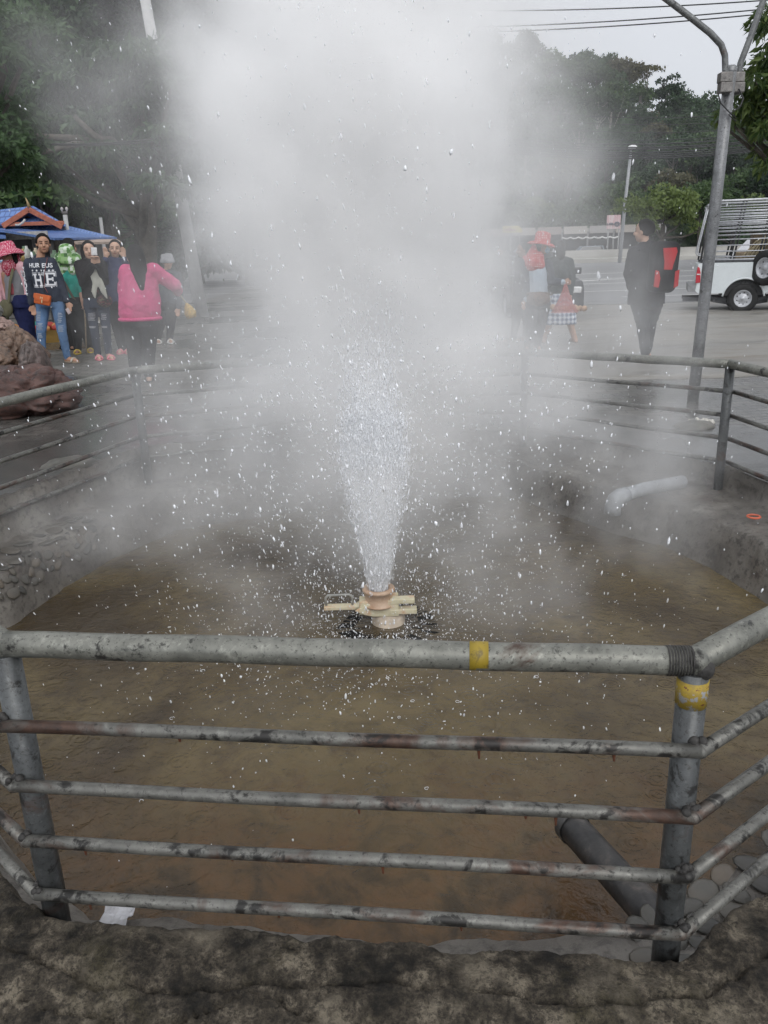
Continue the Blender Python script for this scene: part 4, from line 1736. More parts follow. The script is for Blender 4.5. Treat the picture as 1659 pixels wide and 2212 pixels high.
    b_.v = [tuple(c + Vector((0, -0.034, 0)) + rot @ Vector(p)) for p in b_.v]
    b_.build('flap', om, bag, bevel=0.003)
    b_ = MB()
    for q in ((-2.2, 3.6, 0.9, 4.6), (2.2, 3.6, 0.9, 4.6), (0, 3.6, 4.4, 0.9)):
        b_.box(c + Vector((0, -0.044, 0)) + rot @ Vector((q[0] * px, 0, q[1] * px)), (q[2] * px, 0.006, q[3] * px), rot)
    b_.box(c + Vector((0, -0.044, 0)) + rot @ Vector((1.5 * px, 0, -3 * px)), (1.6 * px, 0.006, 7 * px), rot)
    b_.build('clasp', plain('pale_gold', (0.6, 0.5, 0.32), 0.35, 0.4), bag, bevel=0.001)
    pts = [J(103, 632, -0.19)] + [Vector(q) for q in lay_on(bv, [J(lerp(103.5, 106, t_), lerp(618, 556, t_)) for t_ in np.linspace(0, 1, 9)], None, 0.006)]
    b_ = MB()
    b_.tube(pts, 0.004, 6)
    b_.build('strap', plain('thin_red_strap', (0.16, 0.04, 0.035), 0.5), bag, smooth=True)
    ph = MB()
    ph.box(J(147.5, 672, -0.07), (0.045, 0.012, 0.075), Matrix.Rotation(-0.45, 3, 'Y'))
    tag(ph.build('phone', plain('pale_phone', (0.42, 0.34, 0.33), 0.3), None, True, J(147.5, 672, -0.07), bevel=0.004), 'pale phone held low in the left hand of the person in the printed hoodie', 'phone')


hoodie_woman()


def generic_top(f, waist, chest, neck, sl, sr, arms, mat, name='jacket', hem=0.19, fat=1.0, depth=0.125, cuff=True, vox=0.012, extra=None, wr=0.006):
    up = MB()
    w_, c_ = Vector(waist), Vector(chest)
    f.trunk([(w_ + Vector((0, 0, -0.01)), hem * fat, depth), (w_.lerp(c_, 0.15), hem * fat, depth * 1.02), (w_.lerp(c_, 0.55), hem * 0.94 * fat, depth * 0.97), (c_, hem * 0.96 * fat, depth), (Vector(neck) + Vector((0, 0, -0.03)), 0.10, 0.085), (Vector(neck), 0.07, 0.068)], up)
    for (a, b, c) in arms:
        f.limb([a, b, Vector(c).lerp(Vector(b), 0.05)], [0.072 * fat, 0.060 * fat, 0.045 * fat], up)
    f.limb([sl, neck, sr], [0.062, 0.07, 0.062], up)
    if extra:
        extra(up)
    return f.wear(name, up, mat, vox, 4, wr, 13)


def generic_body(f, waist, chest, neck, arms, hl, hr, kl, kr, al, ar):
    f.trunk([(Vector(waist), 0.14, 0.095), (Vector(chest), 0.15, 0.10), (Vector(neck), 0.055, 0.055)])
    for a, b, c in arms:
        f.limb([a, b, c], [0.05, 0.038, 0.026])
    f.legs(hl, kl, al, hr, kr, ar)


# --- the woman with the pink hat
def pink_hat_woman():
    f = Fig('person in a pink patterned sun hat and face scarf with a striped pink cardigan', (66, 772, 0.24), None, SKIN2)
    J = f.J
    L = f.head(J(19, 551, -0.03), (-0.35, -0.9, -0.25), -0.1, 1.05, 'bob')
    neck, chest, waist = J(24, 568, 0.02), J(24, 590), J(36, 648)
    sl, sr = J(2, 580), J(44, 576)
    arms = [(sl, J(-6, 620, -0.03), J(-2, 660, -0.12)), (sr, J(52, 618, 0.03), J(61, 652, 0.0))]
    hl, hr, kl, kr, al, ar = J(36, 657), J(56, 657), J(58, 716, -0.04), J(66, 718, 0.05), J(70, 764, 0.0), J(84, 762, 0.12)
    generic_body(f, waist, chest, neck, arms, hl, hr, kl, kr, al, ar)
    f.hand(arms[0][2], J(2, 678, -0.14), -1)
    f.hand(arms[1][2], J(66, 672, -0.01), 1)
    f.foot(al, J(66, 772, -0.14), black_cl, black_cl)
    f.foot(ar, J(86, 770, 0.0), black_cl, black_cl)
    f.finish()
    tr = MB()
    f.legs(hl, kl, al, hr, kr, ar, tr, 1.22)
    f.wear('trousers', tr, navy_jean, 0.012, 3, 0.004, 20)
    tee = MB()
    f.trunk([(J(37, 654), 0.150, 0.118), (J(34, 630), 0.145, 0.115), (J(28, 595), 0.14, 0.11), (J(25, 575), 0.10, 0.08)], tee)
    t_ = f.wear('tee_shirt', tee, cloth('grey_jersey', (0.17, 0.17, 0.18), 0.15), 0.012, 3, 0.004)
    pr = MB()
    bv = bvh_of(t_)
    for i in range(5):
        a = [J(28 + i * 1.6 + 2.5 * math.sin(q * 2), lerp(612, 636, q)) for q in np.linspace(0, 1, 8)]
        pr.tube([Vector(p) for p in lay_on(bv, a, None, 0.002)], 0.004, 6)
    pr.build('printed_stripes', plain('red_print', (0.4, 0.07, 0.09), 0.8), t_, smooth=True)
    cg = MB()
    for (a, b, c) in arms:
        f.limb([a, b, c.lerp(b, 0.04)], [0.075, 0.066, 0.05], cg)
    f.limb([J(4, 582, 0.02), J(4, 620, 0.03), J(12, 650, 0.03)], [0.085, 0.085, 0.08], cg)
    f.limb([J(43, 580, 0.02), J(48, 615, 0.02), J(56, 650, 0.02)], [0.075, 0.07, 0.065], cg)
    f.limb([J(3, 580, 0.07), J(24, 574, 0.09), J(44, 578, 0.07)], [0.075, 0.08, 0.07], cg)
    f.wear('cardigan', cg, striped('pink_white_stripes', (0.52, 0.20, 0.26), (0.62, 0.5, 0.5), 34, 'Z', 0.55), 0.012, 3, 0.005)
    red = dotted('maroon_lattice', (0.26, 0.025, 0.05), (0.55, 0.33, 0.36), 52, 0.34)
    sc_ = MB()
    sc_.cap(J(21, 566, -0.01), 0.090, J(20, 577, -0.045), 0.105)
    sc_.cap(J(20, 574, -0.045), 0.105, J(18, 592, -0.10), 0.035)
    sc_.cap(J(34, 546, 0.05), 0.05, J(32, 572, 0.02), 0.080)
    f.wear('scarf', sc_, red, 0.011, 4, 0.006)
    hat(f, L, f.hM, 1, dotted('pink_lattice', (0.40, 0.05, 0.10), (0.62, 0.36, 0.40), 48, 0.36), 0.20, 0.112, 0.115, 0.55, 0.062, (0.02, 0.12))
    st = MB()
    st.tube([J(28, 580, -0.13), J(22, 610, -0.16), J(19, 650, -0.16), J(16, 690, -0.14)], 0.02, 8, True, 0.4)
    bg_ = thing('canvas_bag', 'olive canvas bag on the hip of the person in the pink sun hat', 'bag', J(14, 672, -0.12))
    ol = cloth('olive_canvas', (0.10, 0.095, 0.06), 0.2)
    st.build('strap', ol, bg_, smooth=True)
    b_ = MB()
    b_.ball(J(13, 666, -0.14), (0.095, 0.05, 0.12), None, 16, 10)
    b_.build('bag_body', ol, bg_, smooth=True)


pink_hat_woman()


# --- glimpse of a person with a blue patterned hat behind her
def blue_hat():
    f = Fig('person mostly out of view with a pale blue patterned hat behind the pink sun hat', (-12, 760, 0.24), None, SKIN2)
    J = f.J
    L = f.head(J(-3, 553, 0), (-0.6, 0.8, 0), 0, 1.0, 'short', None, False)
    neck, chest, waist = J(-6, 572), J(-8, 595), J(-10, 640)
    arms = [(J(-26, 582), J(-32, 615), J(-30, 650)), (J(10, 582), J(14, 615), J(12, 650))]
    hl, hr, kl, kr, al, ar = J(-20, 655), J(0, 655), J(-20, 710), J(0, 710), J(-20, 755), J(-2, 755)
    generic_body(f, waist, chest, neck, arms, hl, hr, kl, kr, al, ar)
    for i, (a, b, c) in enumerate(arms):
        f.hand(c, c + Vector((0, 0, -0.15)), 1 - 2 * i)
    f.foot(al, J(-20, 762, -0.14), black_cl, black_cl)
    f.foot(ar, J(-2, 762, -0.14), black_cl, black_cl)
    f.finish()
    generic_top(f, waist, chest, neck, arms[0][0], arms[1][0], arms, black_cl)
    tr = MB()
    f.legs(hl, kl, al, hr, kr, ar, tr, 1.2)
    f.wear('trousers', tr, black_cl, 0.014, 3, 0)
    hat(f, L, f.hM, 1, dotted('blue_white_hat', (0.16, 0.30, 0.42), (0.55, 0.62, 0.68), 60, 0.4), 0.17, 0.105, 0.09, 0.9, 0.045)


blue_hat()


# --- the stooped woman with the green hat
def green_hat_woman():
    f = Fig('person in a green checked sun hat and teal shirt leaning on a thin stick', (178, 764, 0.24), None, SKIN2)
    J = f.J
    L = f.head(J(145, 556, -0.02), (0.75, -0.55, -0.35), 0.25, 1.05, 'short', None, True)
    neck, chest, waist = J(146, 575, 0.0), J(152, 602), J(155, 655)
    sl, sr = J(136, 592, 0.05), J(170, 590, -0.02)
    arms = [(sl, J(140, 625, 0.06), J(150, 655, 0.0)), (sr, J(174, 622, -0.06), J(178, 652, -0.16))]
    hl, hr, kl, kr, al, ar = J(150, 662), J(170, 662), J(166, 712, -0.05), J(184, 712, 0.08), J(168, 756, 0.0), J(194, 750, 0.15)
    generic_body(f, waist, chest, neck, arms, hl, hr, kl, kr, al, ar)
    f.hand(arms[1][2], J(182, 664, -0.18), 1, None, 0.9)
    f.hand(arms[0][2], J(156, 668, -0.02), -1)
    yl = plain('yellow_foam', (0.5, 0.36, 0.05), 0.6)
    f.foot(al, J(167, 766, -0.12), yl, yl)
    f.foot(ar, J(196, 760, 0.03), yl, yl)
    f.finish()
    tr = MB()
    f.legs(hl, kl, al, hr, kr, ar, tr, 1.35)
    f.wear('trousers', tr, black_cl, 0.013, 3, 0.004)
    teal = cloth('teal_shirt', (0.02, 0.20, 0.16), 0.25)
    so = generic_top(f, J(155, 658), chest, neck, sl, sr, [(arms[0][0], arms[0][1], arms[0][1].lerp(arms[0][2], 0.4)), (arms[1][0], arms[1][1], arms[1][1].lerp(arms[1][2], 0.3))], teal, 'shirt', 0.165)
    grn = checked('green_checks', [(0.06, 0.13, 0.05), (0.2, 0.32, 0.14), (0.4, 0.5, 0.36), (0.09, 0.2, 0.06), (0.52, 0.58, 0.5), (0.14, 0.28, 0.09)], 22)
    cp = MB()
    cp.cap(J(142, 553, 0.03), 0.085, J(140, 580, 0.0), 0.11)
    cp.cap(J(140, 580, 0.0), 0.11, J(141, 606, -0.02), 0.075)
    cp.cap(J(152, 560, -0.02), 0.05, J(158, 585, -0.05), 0.075)
    f.wear('neck_cape', cp, grn, 0.012, 4, 0.006)
    hat(f, L, f.hM, 1, grn, 0.185, 0.112, 0.12, 0.45, 0.045, (-0.15, 0.35))
    b_ = MB()
    st = bvh_of(so)
    b_.tube([Vector(q) for q in lay_on(st, [J(lerp(145, 172, t_), lerp(607, 655, t_)) for t_ in np.linspace(0, 1, 8)], None, 0.012)], 0.018, 8, True, 0.35)
    b_.build('shoulder_strap', cloth('brown_strap', (0.09, 0.07, 0.055), 0.2), f.root, smooth=True)
    b_ = MB()
    p0, p1 = J(180.5, 643, -0.20), J(187.5, 766, -0.20)
    p1.z = g(p1.x, p1.y) + 0.01
    b_.tube([p0, p0.lerp(p1, 0.4) + Vector((0.006, 0, 0)), p0.lerp(p1, 0.75), p1], [0.012, 0.011, 0.010, 0.008], 8)
    tag(b_.build('walking_stick', plain('bare_wood', (0.2, 0.15, 0.09), 0.7, 0, 0.3, 30), None, True, p1), 'thin bare wooden stick held by the person in the green checked hat', 'stick')


green_hat_woman()


# --- dark haired person half hidden behind the green hat
def striped_collar():
    f = Fig('person with black hair and a navy top with white collar stripes behind the green hat', (146, 756, 0.24))
    J = f.J
    f.head(J(151, 534, 0), (0.5, 0.85, 0), 0, 1.05, 'bob', None, False)
    neck, chest, waist = J(148, 556), J(146, 580), J(146, 636)
    arms = [(J(128, 570), J(126, 606), J(132, 640)), (J(166, 570), J(170, 606), J(166, 640))]
    hl, hr, kl, kr, al, ar = J(138, 648), J(156, 648), J(138, 702), J(156, 702), J(138, 748), J(156, 748)
    generic_body(f, waist, chest, neck, arms, hl, hr, kl, kr, al, ar)
    for i, (a, b, c) in enumerate(arms):
        f.hand(c, c + Vector((0, 0, -0.15)), 1 - 2 * i)
    f.foot(al, J(136, 756, 0.14), black_cl, black_cl)
    f.foot(ar, J(158, 756, 0.14), black_cl, black_cl)
    f.finish()
    generic_top(f, waist, chest, neck, arms[0][0], arms[1][0], arms, striped('navy_white_trim', (0.02, 0.025, 0.04), (0.42, 0.44, 0.46), 5, 'DIAGONAL', 0.85))
    tr = MB()
    f.legs(hl, kl, al, hr, kr, ar, tr, 1.2)
    f.wear('trousers', tr, black_cl, 0.014, 3, 0)


striped_collar()


# --- the woman taking a photograph
def photographer():
    f = Fig('person in a black jacket and torn dark jeans holding up a phone', (222, 777, 0.24), None, SKINP)
    J = f.J
    f.head(J(192, 541, 0), (0.35, -0.92, -0.12), 0.03, 1.02, 'bob')
    f.limb([J(193, 553), J(194, 568)], [0.045, 0.05])
    neck, chest, waist = J(194, 565), J(196, 585), J(206, 638)
    sl, sr = J(171, 573, 0.02), J(220, 572, 0.02)
    arms = [(sl, J(180, 612, -0.10), J(200, 571, -0.27)), (sr, J(226, 608, -0.10), J(213, 571, -0.27))]
    hl, hr, kl, kr, al, ar = J(194, 656), J(222, 656), J(203, 705, -0.03), J(229, 703, -0.03), J(211, 764), J(234, 760)
    generic_body(f, waist, chest, neck, arms, hl, hr, kl, kr, al, ar)
    f.hand(arms[0][2], J(204, 549, -0.31), -1, None, 0.7)
    f.hand(arms[1][2], J(208, 549, -0.31), 1, None, 0.7)
    f.foot(al, J(216, 780, -0.13), pink_rub, pink_rub)
    f.foot(ar, J(243, 775, -0.13), pink_rub, pink_rub)
    f.finish()
    tr = MB()
    f.legs(hl, kl, al, hr, kr, ar, tr, 1.10)
    tro = f.wear('jeans', tr, denim_dark, 0.011, 3, 0.004, 22)
    rip(f, tro, ((195, 675, 209, 692), (223, 676, 234, 690), (196, 703, 211, 708), (222, 703, 236, 707)), plain('frayed_grey', (0.3, 0.3, 0.31), 0.9))
    generic_top(f, J(206, 642), chest, neck, sl, sr, arms, cloth('black_jacket', (0.014, 0.013, 0.014), 0.3), 'jacket', 0.168, 1.0, 0.12)
    b_ = MB()
    c = J(203.3, 543, -0.35)
    b_.box(c, (0.075, 0.011, 0.095), Matrix.Rotation(0.05, 3, 'Y'))
    tag(b_.build('phone', plain('white_phone', (0.55, 0.55, 0.55), 0.3), None, True, c, bevel=0.004), 'white phone raised to the face of the person in the black jacket', 'phone')
    sc_ = MB()
    for pts, rs in (([(200, 573), (199, 590), (206, 612), (203, 630), (206, 645)], [0.012, 0.045, 0.04, 0.04, 0.014]),
                    ([(201, 573), (208, 592), (217, 612), (224, 630), (232, 646)], [0.012, 0.04, 0.045, 0.04, 0.012])):
        sc_.tube([J(u, v, -0.20) for u, v in pts], rs, 12, True, 0.35)
    q = sc_.mesh('draped_scarf', cloth('pale_scarf', (0.32, 0.32, 0.28), 0.2, 0.9), True, remesh=0.010, relax=3)
    q = put('draped_scarf', q, None, J(203, 600, -0.2))
    tag(q, 'long pale grey scarf dangling from the hands of the person holding up a phone', 'scarf')
    b_ = MB()
    b_.ball(J(226, 650, -0.14), (0.105, 0.05, 0.085), None, 18, 12)
    b_.tube([J(216, 638, -0.16), J(205, 615, -0.16), J(196, 585, -0.10)], 0.012, 8)
    tag(b_.build('floral_bag', checked('dark_floral', [(0.02, 0.018, 0.018), (0.03, 0.02, 0.02), (0.12, 0.03, 0.04), (0.02, 0.02, 0.02), (0.10, 0.09, 0.06)], 60), None, True, J(226, 650, -0.14)), 'dark floral bag at the hip of the person in the torn dark jeans', 'bag')


photographer()


# --- navy jacket, making a sign with both hands
def navy_jacket():
    f = Fig('person in a navy jacket raising spread fingers beside the face, half lost in the steam', (262, 764, 0.24), None, SKINP)
    J = f.J
    f.head(J(249, 538, 0), (0.2, -0.97, 0), 0.05, 1.03, 'short')
    f.limb([J(249, 552), J(248, 566)], [0.045, 0.05])
    neck, chest, waist = J(248, 563), J(247, 584), J(252, 645)
    sl, sr = J(228, 572, 0.02), J(268, 572, 0.02)
    arms = [(sl, J(222, 600, -0.06), J(229, 558, -0.16)), (sr, J(277, 598, -0.06), J(268, 558, -0.16))]
    hl, hr, kl, kr, al, ar = J(244, 656), J(264, 656), J(251, 705, -0.03), J(267, 705, -0.03), J(262, 752), J(276, 752)
    generic_body(f, waist, chest, neck, arms, hl, hr, kl, kr, al, ar)
    f.hand(arms[0][2], J(226, 526, -0.18), -1, None, 0.1)
    f.hand(arms[1][2], J(265, 527, -0.18), 1, None, 0.1)
    f.foot(al, J(258, 764, -0.14), pink_rub, pink_rub)
    f.foot(ar, J(276, 762, -0.14), pink_rub, pink_rub)
    f.finish()
    generic_top(f, J(252, 655), chest, neck, sl, sr, arms, cloth('navy_jacket_cloth', (0.035, 0.042, 0.085), 0.2))
    tr = MB()
    f.legs(hl, kl, al, hr, kr, ar, tr, 1.15)
    f.wear('trousers', tr, black_cl, 0.014, 3, 0)


navy_jacket()


# --- the woman in pink seen from behind
def pink_jacket():
    f = Fig('person seen from behind in a bright pink jacket, black trousers and long dark hair', (308, 826, 0.22), None, SKINP)
    J = f.J
    f.head(J(292, 556, 0.0), (-0.45, 0.85, -0.15), -0.05, 1.05, 'long', None, False)
    neck, chest, waist = J(296, 575), J(298, 600), J(304, 684)
    sl, sr = J(274, 588), J(330, 584)
    arms = [(sl, J(268, 628, 0.10), J(280, 660, 0.25)), (sr, J(379, 617, 0.12), J(384, 630, 0.38))]
    hl, hr, kl, kr, al, ar = J(287, 694), J(322, 694), J(288, 750, 0.0), J(322, 750, 0.02), J(293, 812), J(321, 808)
    f.trunk([(Vector(waist), 0.17, 0.11), (Vector(chest), 0.16, 0.11), (Vector(neck), 0.055, 0.055)])
    for a, b, c in arms:
        f.limb([a, b, c], [0.055, 0.042, 0.028])
    f.legs(hl, kl, al, hr, kr, ar)
    f.hand(arms[0][2], J(288, 662, 0.38), -1, None, 0.6)
    f.hand(arms[1][2], J(386, 630, 0.5), 1, None, 0.8)
    f.foot(al, J(291, 820, 0.16), black_cl, black_cl)
    f.foot(ar, J(323, 817, 0.16), black_cl, black_cl)
    f.finish()
    tr = MB()
    f.legs(hl, kl, al, hr, kr, ar, tr, 1.35)
    f.wear('trousers', tr, black_cl, 0.013, 3, 0.005)
    up = MB()
    f.trunk([(J(303, 690), 0.208, 0.150), (J(303, 684), 0.212, 0.155), (J(302, 677), 0.222, 0.165), (J(302, 655), 0.225, 0.165), (J(300, 620), 0.205, 0.14), (J(299, 595), 0.19, 0.125), (J(297, 578), 0.11, 0.09), (J(297, 569), 0.078, 0.075)], up)
    for a, b, c in arms:
        f.limb([a, b, c], [0.085, 0.07, 0.05], up)
    ja = f.wear('jacket', up, cloth('hot_pink_jacket', (0.50, 0.08, 0.19), 0.14, 0.9), 0.011, 3, 0.008, 10)
    b_ = MB()
    n_ = 28
    pts = []
    for t_ in np.linspace(0, 2 * math.pi, n_, endpoint=False):
        c = J(303, 688.5)
        pts.append(c + Vector((0.214 * math.cos(t_), 0.157 * math.sin(t_), 0)))
    b_.tube(pts + [pts[0]], 0.020, 10, False)
    b_.build('ribbed_hem', plain('pink_rib', (0.50, 0.05, 0.17), 0.9, 0, 0.2, 60), ja, smooth=True)
    p0, p1 = J(380, 622, 0.46), J(402, 655, 0.46)
    root = thing('egg_basket', 'yellow basket dangling on a pale cord from the hand of the person in pink', 'basket', J(412, 676, 0.46))
    b_ = MB()
    b_.tube([p0, p1], 0.008, 8)
    b_.build('cord', plain('pale_cord', (0.42, 0.38, 0.28), 0.8), root, smooth=True)
    b_ = MB()
    b_.tube([p1, J(406, 664, 0.46), J(411, 676, 0.46), J(415, 687, 0.46)], [0.012, 0.045, 0.07, 0.05], 16)
    b_.build('basket_body', plain('yellow_weave', (0.48, 0.33, 0.10), 0.8, 0, 0.4, 60, 0.6), root, smooth=True)


pink_jacket()


def faint(label, feet, head_, sh, waist, hips, knees, anks, top, bottom, facing, arms=None, hair='short', skin=SKIN, shoe=black_cl, hatm=None):
    """A bystander standing farther back in the steam."""
    f = Fig(label, feet, None, skin)
    J = f.J
    L = f.head(J(*head_), facing, 0, 1.0, hair, None, facing[1] < 0)
    sl, sr = J(*sh[0]), J(*sh[1])
    neck = (sl + sr) / 2 + Vector((0, 0, 0.05))
    chest = (sl + sr) / 2 + Vector((0, 0, -0.12))
    w_ = J(*waist)
    arms = arms or [((sh[0][0] - 6, sh[0][1] + 34, 0.0), (sh[0][0] - 2, sh[0][1] + 68, -0.05)), ((sh[1][0] + 6, sh[1][1] + 34, 0.0), (sh[1][0] + 2, sh[1][1] + 68, -0.05))]
    A = [(sl, J(*arms[0][0]), J(*arms[0][1])), (sr, J(*arms[1][0]), J(*arms[1][1]))]
    H, K, N = [J(*q) for q in hips], [J(*q) for q in knees], [J(*q) for q in anks]
    generic_body(f, w_, chest, neck, A, H[0], H[1], K[0], K[1], N[0], N[1])
    f.limb([neck, J(*head_)], [0.052, 0.045])
    for i, (a, b, c) in enumerate(A):
        f.hand(c, c + (c - b).normalized() * 0.17, 1 - 2 * i)
    fd = Vector((facing[0], facing[1], 0)).normalized() * 0.15
    for a in N:
        f.foot(a, a + fd, shoe, shoe)
    f.finish()
    t_ = generic_top(f, w_, chest, neck, sl, sr, A, top, 'jacket', 0.175)
    if bottom is not None:
        tr = MB()
        f.legs(H[0], K[0], N[0], H[1], K[1], N[1], tr, 1.25)
        f.wear('trousers', tr, bottom, 0.014, 3, 0.004)
    return f, L


f_, L_ = faint('person in a dark top and grey cap in the steam beyond the pink jacket', (338, 742, 0.24), (362, 566, 0), ((340, 596, 0), (384, 596, 0)), (360, 655, 0), ((351, 664, 0), (371, 664, 0)), ((347, 702, 0), (369, 702, 0)), ((340, 736, 0), (366, 736, 0)), cloth('slate_top', (0.05, 0.055, 0.065)), black_cl, (0.4, -0.9, 0), None, 'short', SKIN, plain('white_shoe', (0.55, 0.55, 0.53), 0.6))
hat(f_, L_, f_.hM, 1, plain('pale_cap', (0.22, 0.22, 0.23), 0.8), 0.115, 0.10, 0.075, 0.4, 0.05)


# --- the woman in the red spotted hat
def red_hat_woman():
    f = Fig('person in a red spotted sun hat and scarf with a dark denim vest', (1143, 756, 0.08))
    J = f.J
    L = f.head(J(1172, 531, -0.02), (0.75, -0.6, -0.12), 0.03, 1.05, 'bob')
    neck, chest, waist = J(1160, 556), J(1157, 580), J(1157, 645)
    sl, sr = J(1133, 570, 0.0), J(1182, 570, 0.0)
    arms = [(sl, J(1140, 612, 0.0), J(1137, 648, -0.04)), (sr, J(1190, 608, -0.02), J(1216, 610, -0.10))]
    hl, hr, kl, kr, al, ar = J(1148, 658), J(1172, 658), J(1146, 700, -0.02), J(1168, 700, 0.02), J(1140, 740), J(1160, 740)
    generic_body(f, waist, chest, neck, arms, hl, hr, kl, kr, al, ar)
    f.hand(arms[0][2], J(1131, 664, -0.06), -1)
    f.hand(arms[1][2], J(1230, 610, -0.12), 1, None, 0.8)
    f.foot(al, J(1138, 748, -0.13), black_cl, black_cl)
    f.foot(ar, J(1166, 748, -0.13), black_cl, black_cl)
    f.finish()
    tr = MB()
    f.legs(hl, kl, al, hr, kr, ar, tr, 1.5)
    f.wear('trousers', tr, cloth('charcoal_trousers', (0.03, 0.032, 0.037)), 0.013, 3, 0.005)
    sh = MB()
    f.trunk([(J(1160, 642), 0.155, 0.13), (J(1160, 615), 0.15, 0.13), (J(1159, 585), 0.15, 0.125), (J(1160, 562), 0.09, 0.08)], sh)
    for a, b, c in arms:
        f.limb([a, b, c], [0.062, 0.055, 0.043], sh)
    f.wear('shirt', sh, cloth('pale_blue_shirt', (0.36, 0.42, 0.48), 0.12), 0.012, 3, 0.005)
    ve = MB()
    f.limb([J(1134, 576, 0.01), J(1138, 610, 0.0), J(1140, 640, 0.0)], [0.09, 0.085, 0.085], ve)
    f.limb([J(1184, 576, 0.01), J(1184, 605, 0.0)], [0.075, 0.07], ve)
    f.limb([J(1136, 574, 0.06), J(1182, 574, 0.06)], [0.09, 0.08], ve)
    f.limb([J(1140, 615, 0.08), J(1180, 615, 0.08)], [0.09, 0.08], ve)
    f.limb([sr, arms[1][1], arms[1][2].lerp(arms[1][1], 0.25)], [0.075, 0.066, 0.054], ve)
    f.limb([sl, sl.lerp(arms[0][1], 0.8)], [0.076, 0.066], ve)
    f.wear('denim_vest', ve, cloth('indigo_denim', (0.028, 0.036, 0.052)), 0.012, 3, 0.005)
    red = dotted('red_white_spots', (0.42, 0.03, 0.03), (0.65, 0.55, 0.53), 34, 0.26)
    sc_ = MB()
    sc_.cap(J(1158, 540, 0.0), 0.09, J(1152, 566, -0.02), 0.15)
    sc_.cap(J(1160, 558, -0.04), 0.11, J(1166, 572, -0.07), 0.075)
    sc_.cap(J(1146, 563, 0.0), 0.09, J(1134, 558, 0.02), 0.04)
    f.wear('scarf', sc_, red, 0.012, 4, 0.007)
    hat(f, L, f.hM, 1, red, 0.205, 0.115, 0.14, 0.30, 0.05, (-0.10, -0.12))
    mk_ = MB()
    mk_.ball(L(0, 0.072, -0.05), (0.05, 0.035, 0.05), f.hM, 14, 10)
    mk_.build('face_mask', checked('blue_print_mask', [(0.16, 0.28, 0.4), (0.4, 0.5, 0.56), (0.2, 0.34, 0.46)], 70), f.root, smooth=True)
    b_ = MB()
    b_.ball(J(1163, 646, -0.15), (0.17, 0.075, 0.10), None, 20, 12, lambda d: 1 + 0.12 * noise.noise(d * 3))
    b_.tube([J(1134, 636, -0.02), J(1150, 634, -0.16), J(1178, 634, -0.16), J(1192, 636, -0.02)], 0.02, 8)
    tag(b_.build('waist_bag', plain('brown_printed_bag', (0.10, 0.06, 0.04), 0.7, 0, 0.7, 26, 0.3), None, True, J(1163, 646, -0.15)), 'brown patterned bag tied at the waist of the person in the red spotted hat', 'bag')
    root = thing('net_bag', 'red net bag of brown eggs hanging from an outstretched hand', 'bag', J(1228, 660, -0.12))
    nm = NT('red_net')
    wv = nm.n.new('ShaderNodeTexWave')
    wv.inputs['Scale'].default_value = 24
    wv.inputs['Distortion'].default_value = 2
    nm.link(nm.coord(), wv.inputs['Vector'])
    nm.link(nm.ramp(wv.outputs['Fac'], [(0.4, 0.2), (0.65, 0.95)]), nm.b.inputs['Alpha'])
    nm = nm.done((0.42, 0.10, 0.09), 0.8)
    b_ = MB()
    b_.lathe([(0.02, 0.0), (0.05, -0.10), (0.11, -0.24), (0.17, -0.34), (0.2, -0.40)], J(1222, 613, -0.12), 20, None, 1.0, 0.6)
    b_.build('net', nm, root, smooth=True)
    egg = plain('brown_egg', (0.40, 0.25, 0.15), 0.6)
    for i in range(11):
        b_ = MB()
        b_.ball(J(1196 + 6.4 * i + random.uniform(-2, 2), 667 + random.uniform(-4, 3), -0.12 + random.uniform(-0.07, 0.07)), (0.045, 0.04, 0.042), None, 12, 8)
        b_.build('egg', egg, root, smooth=True)


red_hat_woman()


def plaid_woman():
    f, L = faint('person in a dark blouse and pale plaid skirt walking behind the red spotted hat', (1240, 741, 0.06), (1207, 536, 0.0), ((1184, 566, 0), (1230, 566, 0)), (1206, 634, 0), ((1196, 648, 0), (1222, 648, 0)), ((1184, 706, 0.05), (1232, 700, -0.03)), ((1174, 735, 0.1), (1242, 734, -0.02)),
                 cloth('dark_green_blouse', (0.035, 0.045, 0.045)), None, (-0.3, 0.9, 0), None, 'bob', SKINP, plain('brown_sandal', (0.08, 0.05, 0.04), 0.6))
    J = f.J
    sk = MB()
    f.trunk([(J(1211, 700), 0.25, 0.19), (J(1211, 690), 0.25, 0.19), (J(1210, 660), 0.215, 0.16), (J(1207, 632), 0.175, 0.13)], sk)
    t = NT('blue_white_plaid')
    w1 = t.n.new('ShaderNodeTexWave')
    w1.inputs['Scale'].default_value = 4.5
    t.link(t.coord(), w1.inputs['Vector'])
    w2 = t.n.new('ShaderNodeTexWave')
    w2.bands_direction = 'Z'
    w2.inputs['Scale'].default_value = 4.5
    t.link(t.coord(), w2.inputs['Vector'])
    k = t.math('ADD', t.math('MULTIPLY', w1.outputs['Fac'], 0.5), t.math('MULTIPLY', w2.outputs['Fac'], 0.5))
    f.wear('skirt', sk, t.done(t.ramp(k, [(0.25, (0.55, 0.57, 0.6)), (0.5, (0.28, 0.33, 0.42)), (0.8, (0.09, 0.11, 0.18))]), 0.9), 0.014, 2, 0.012, 9)


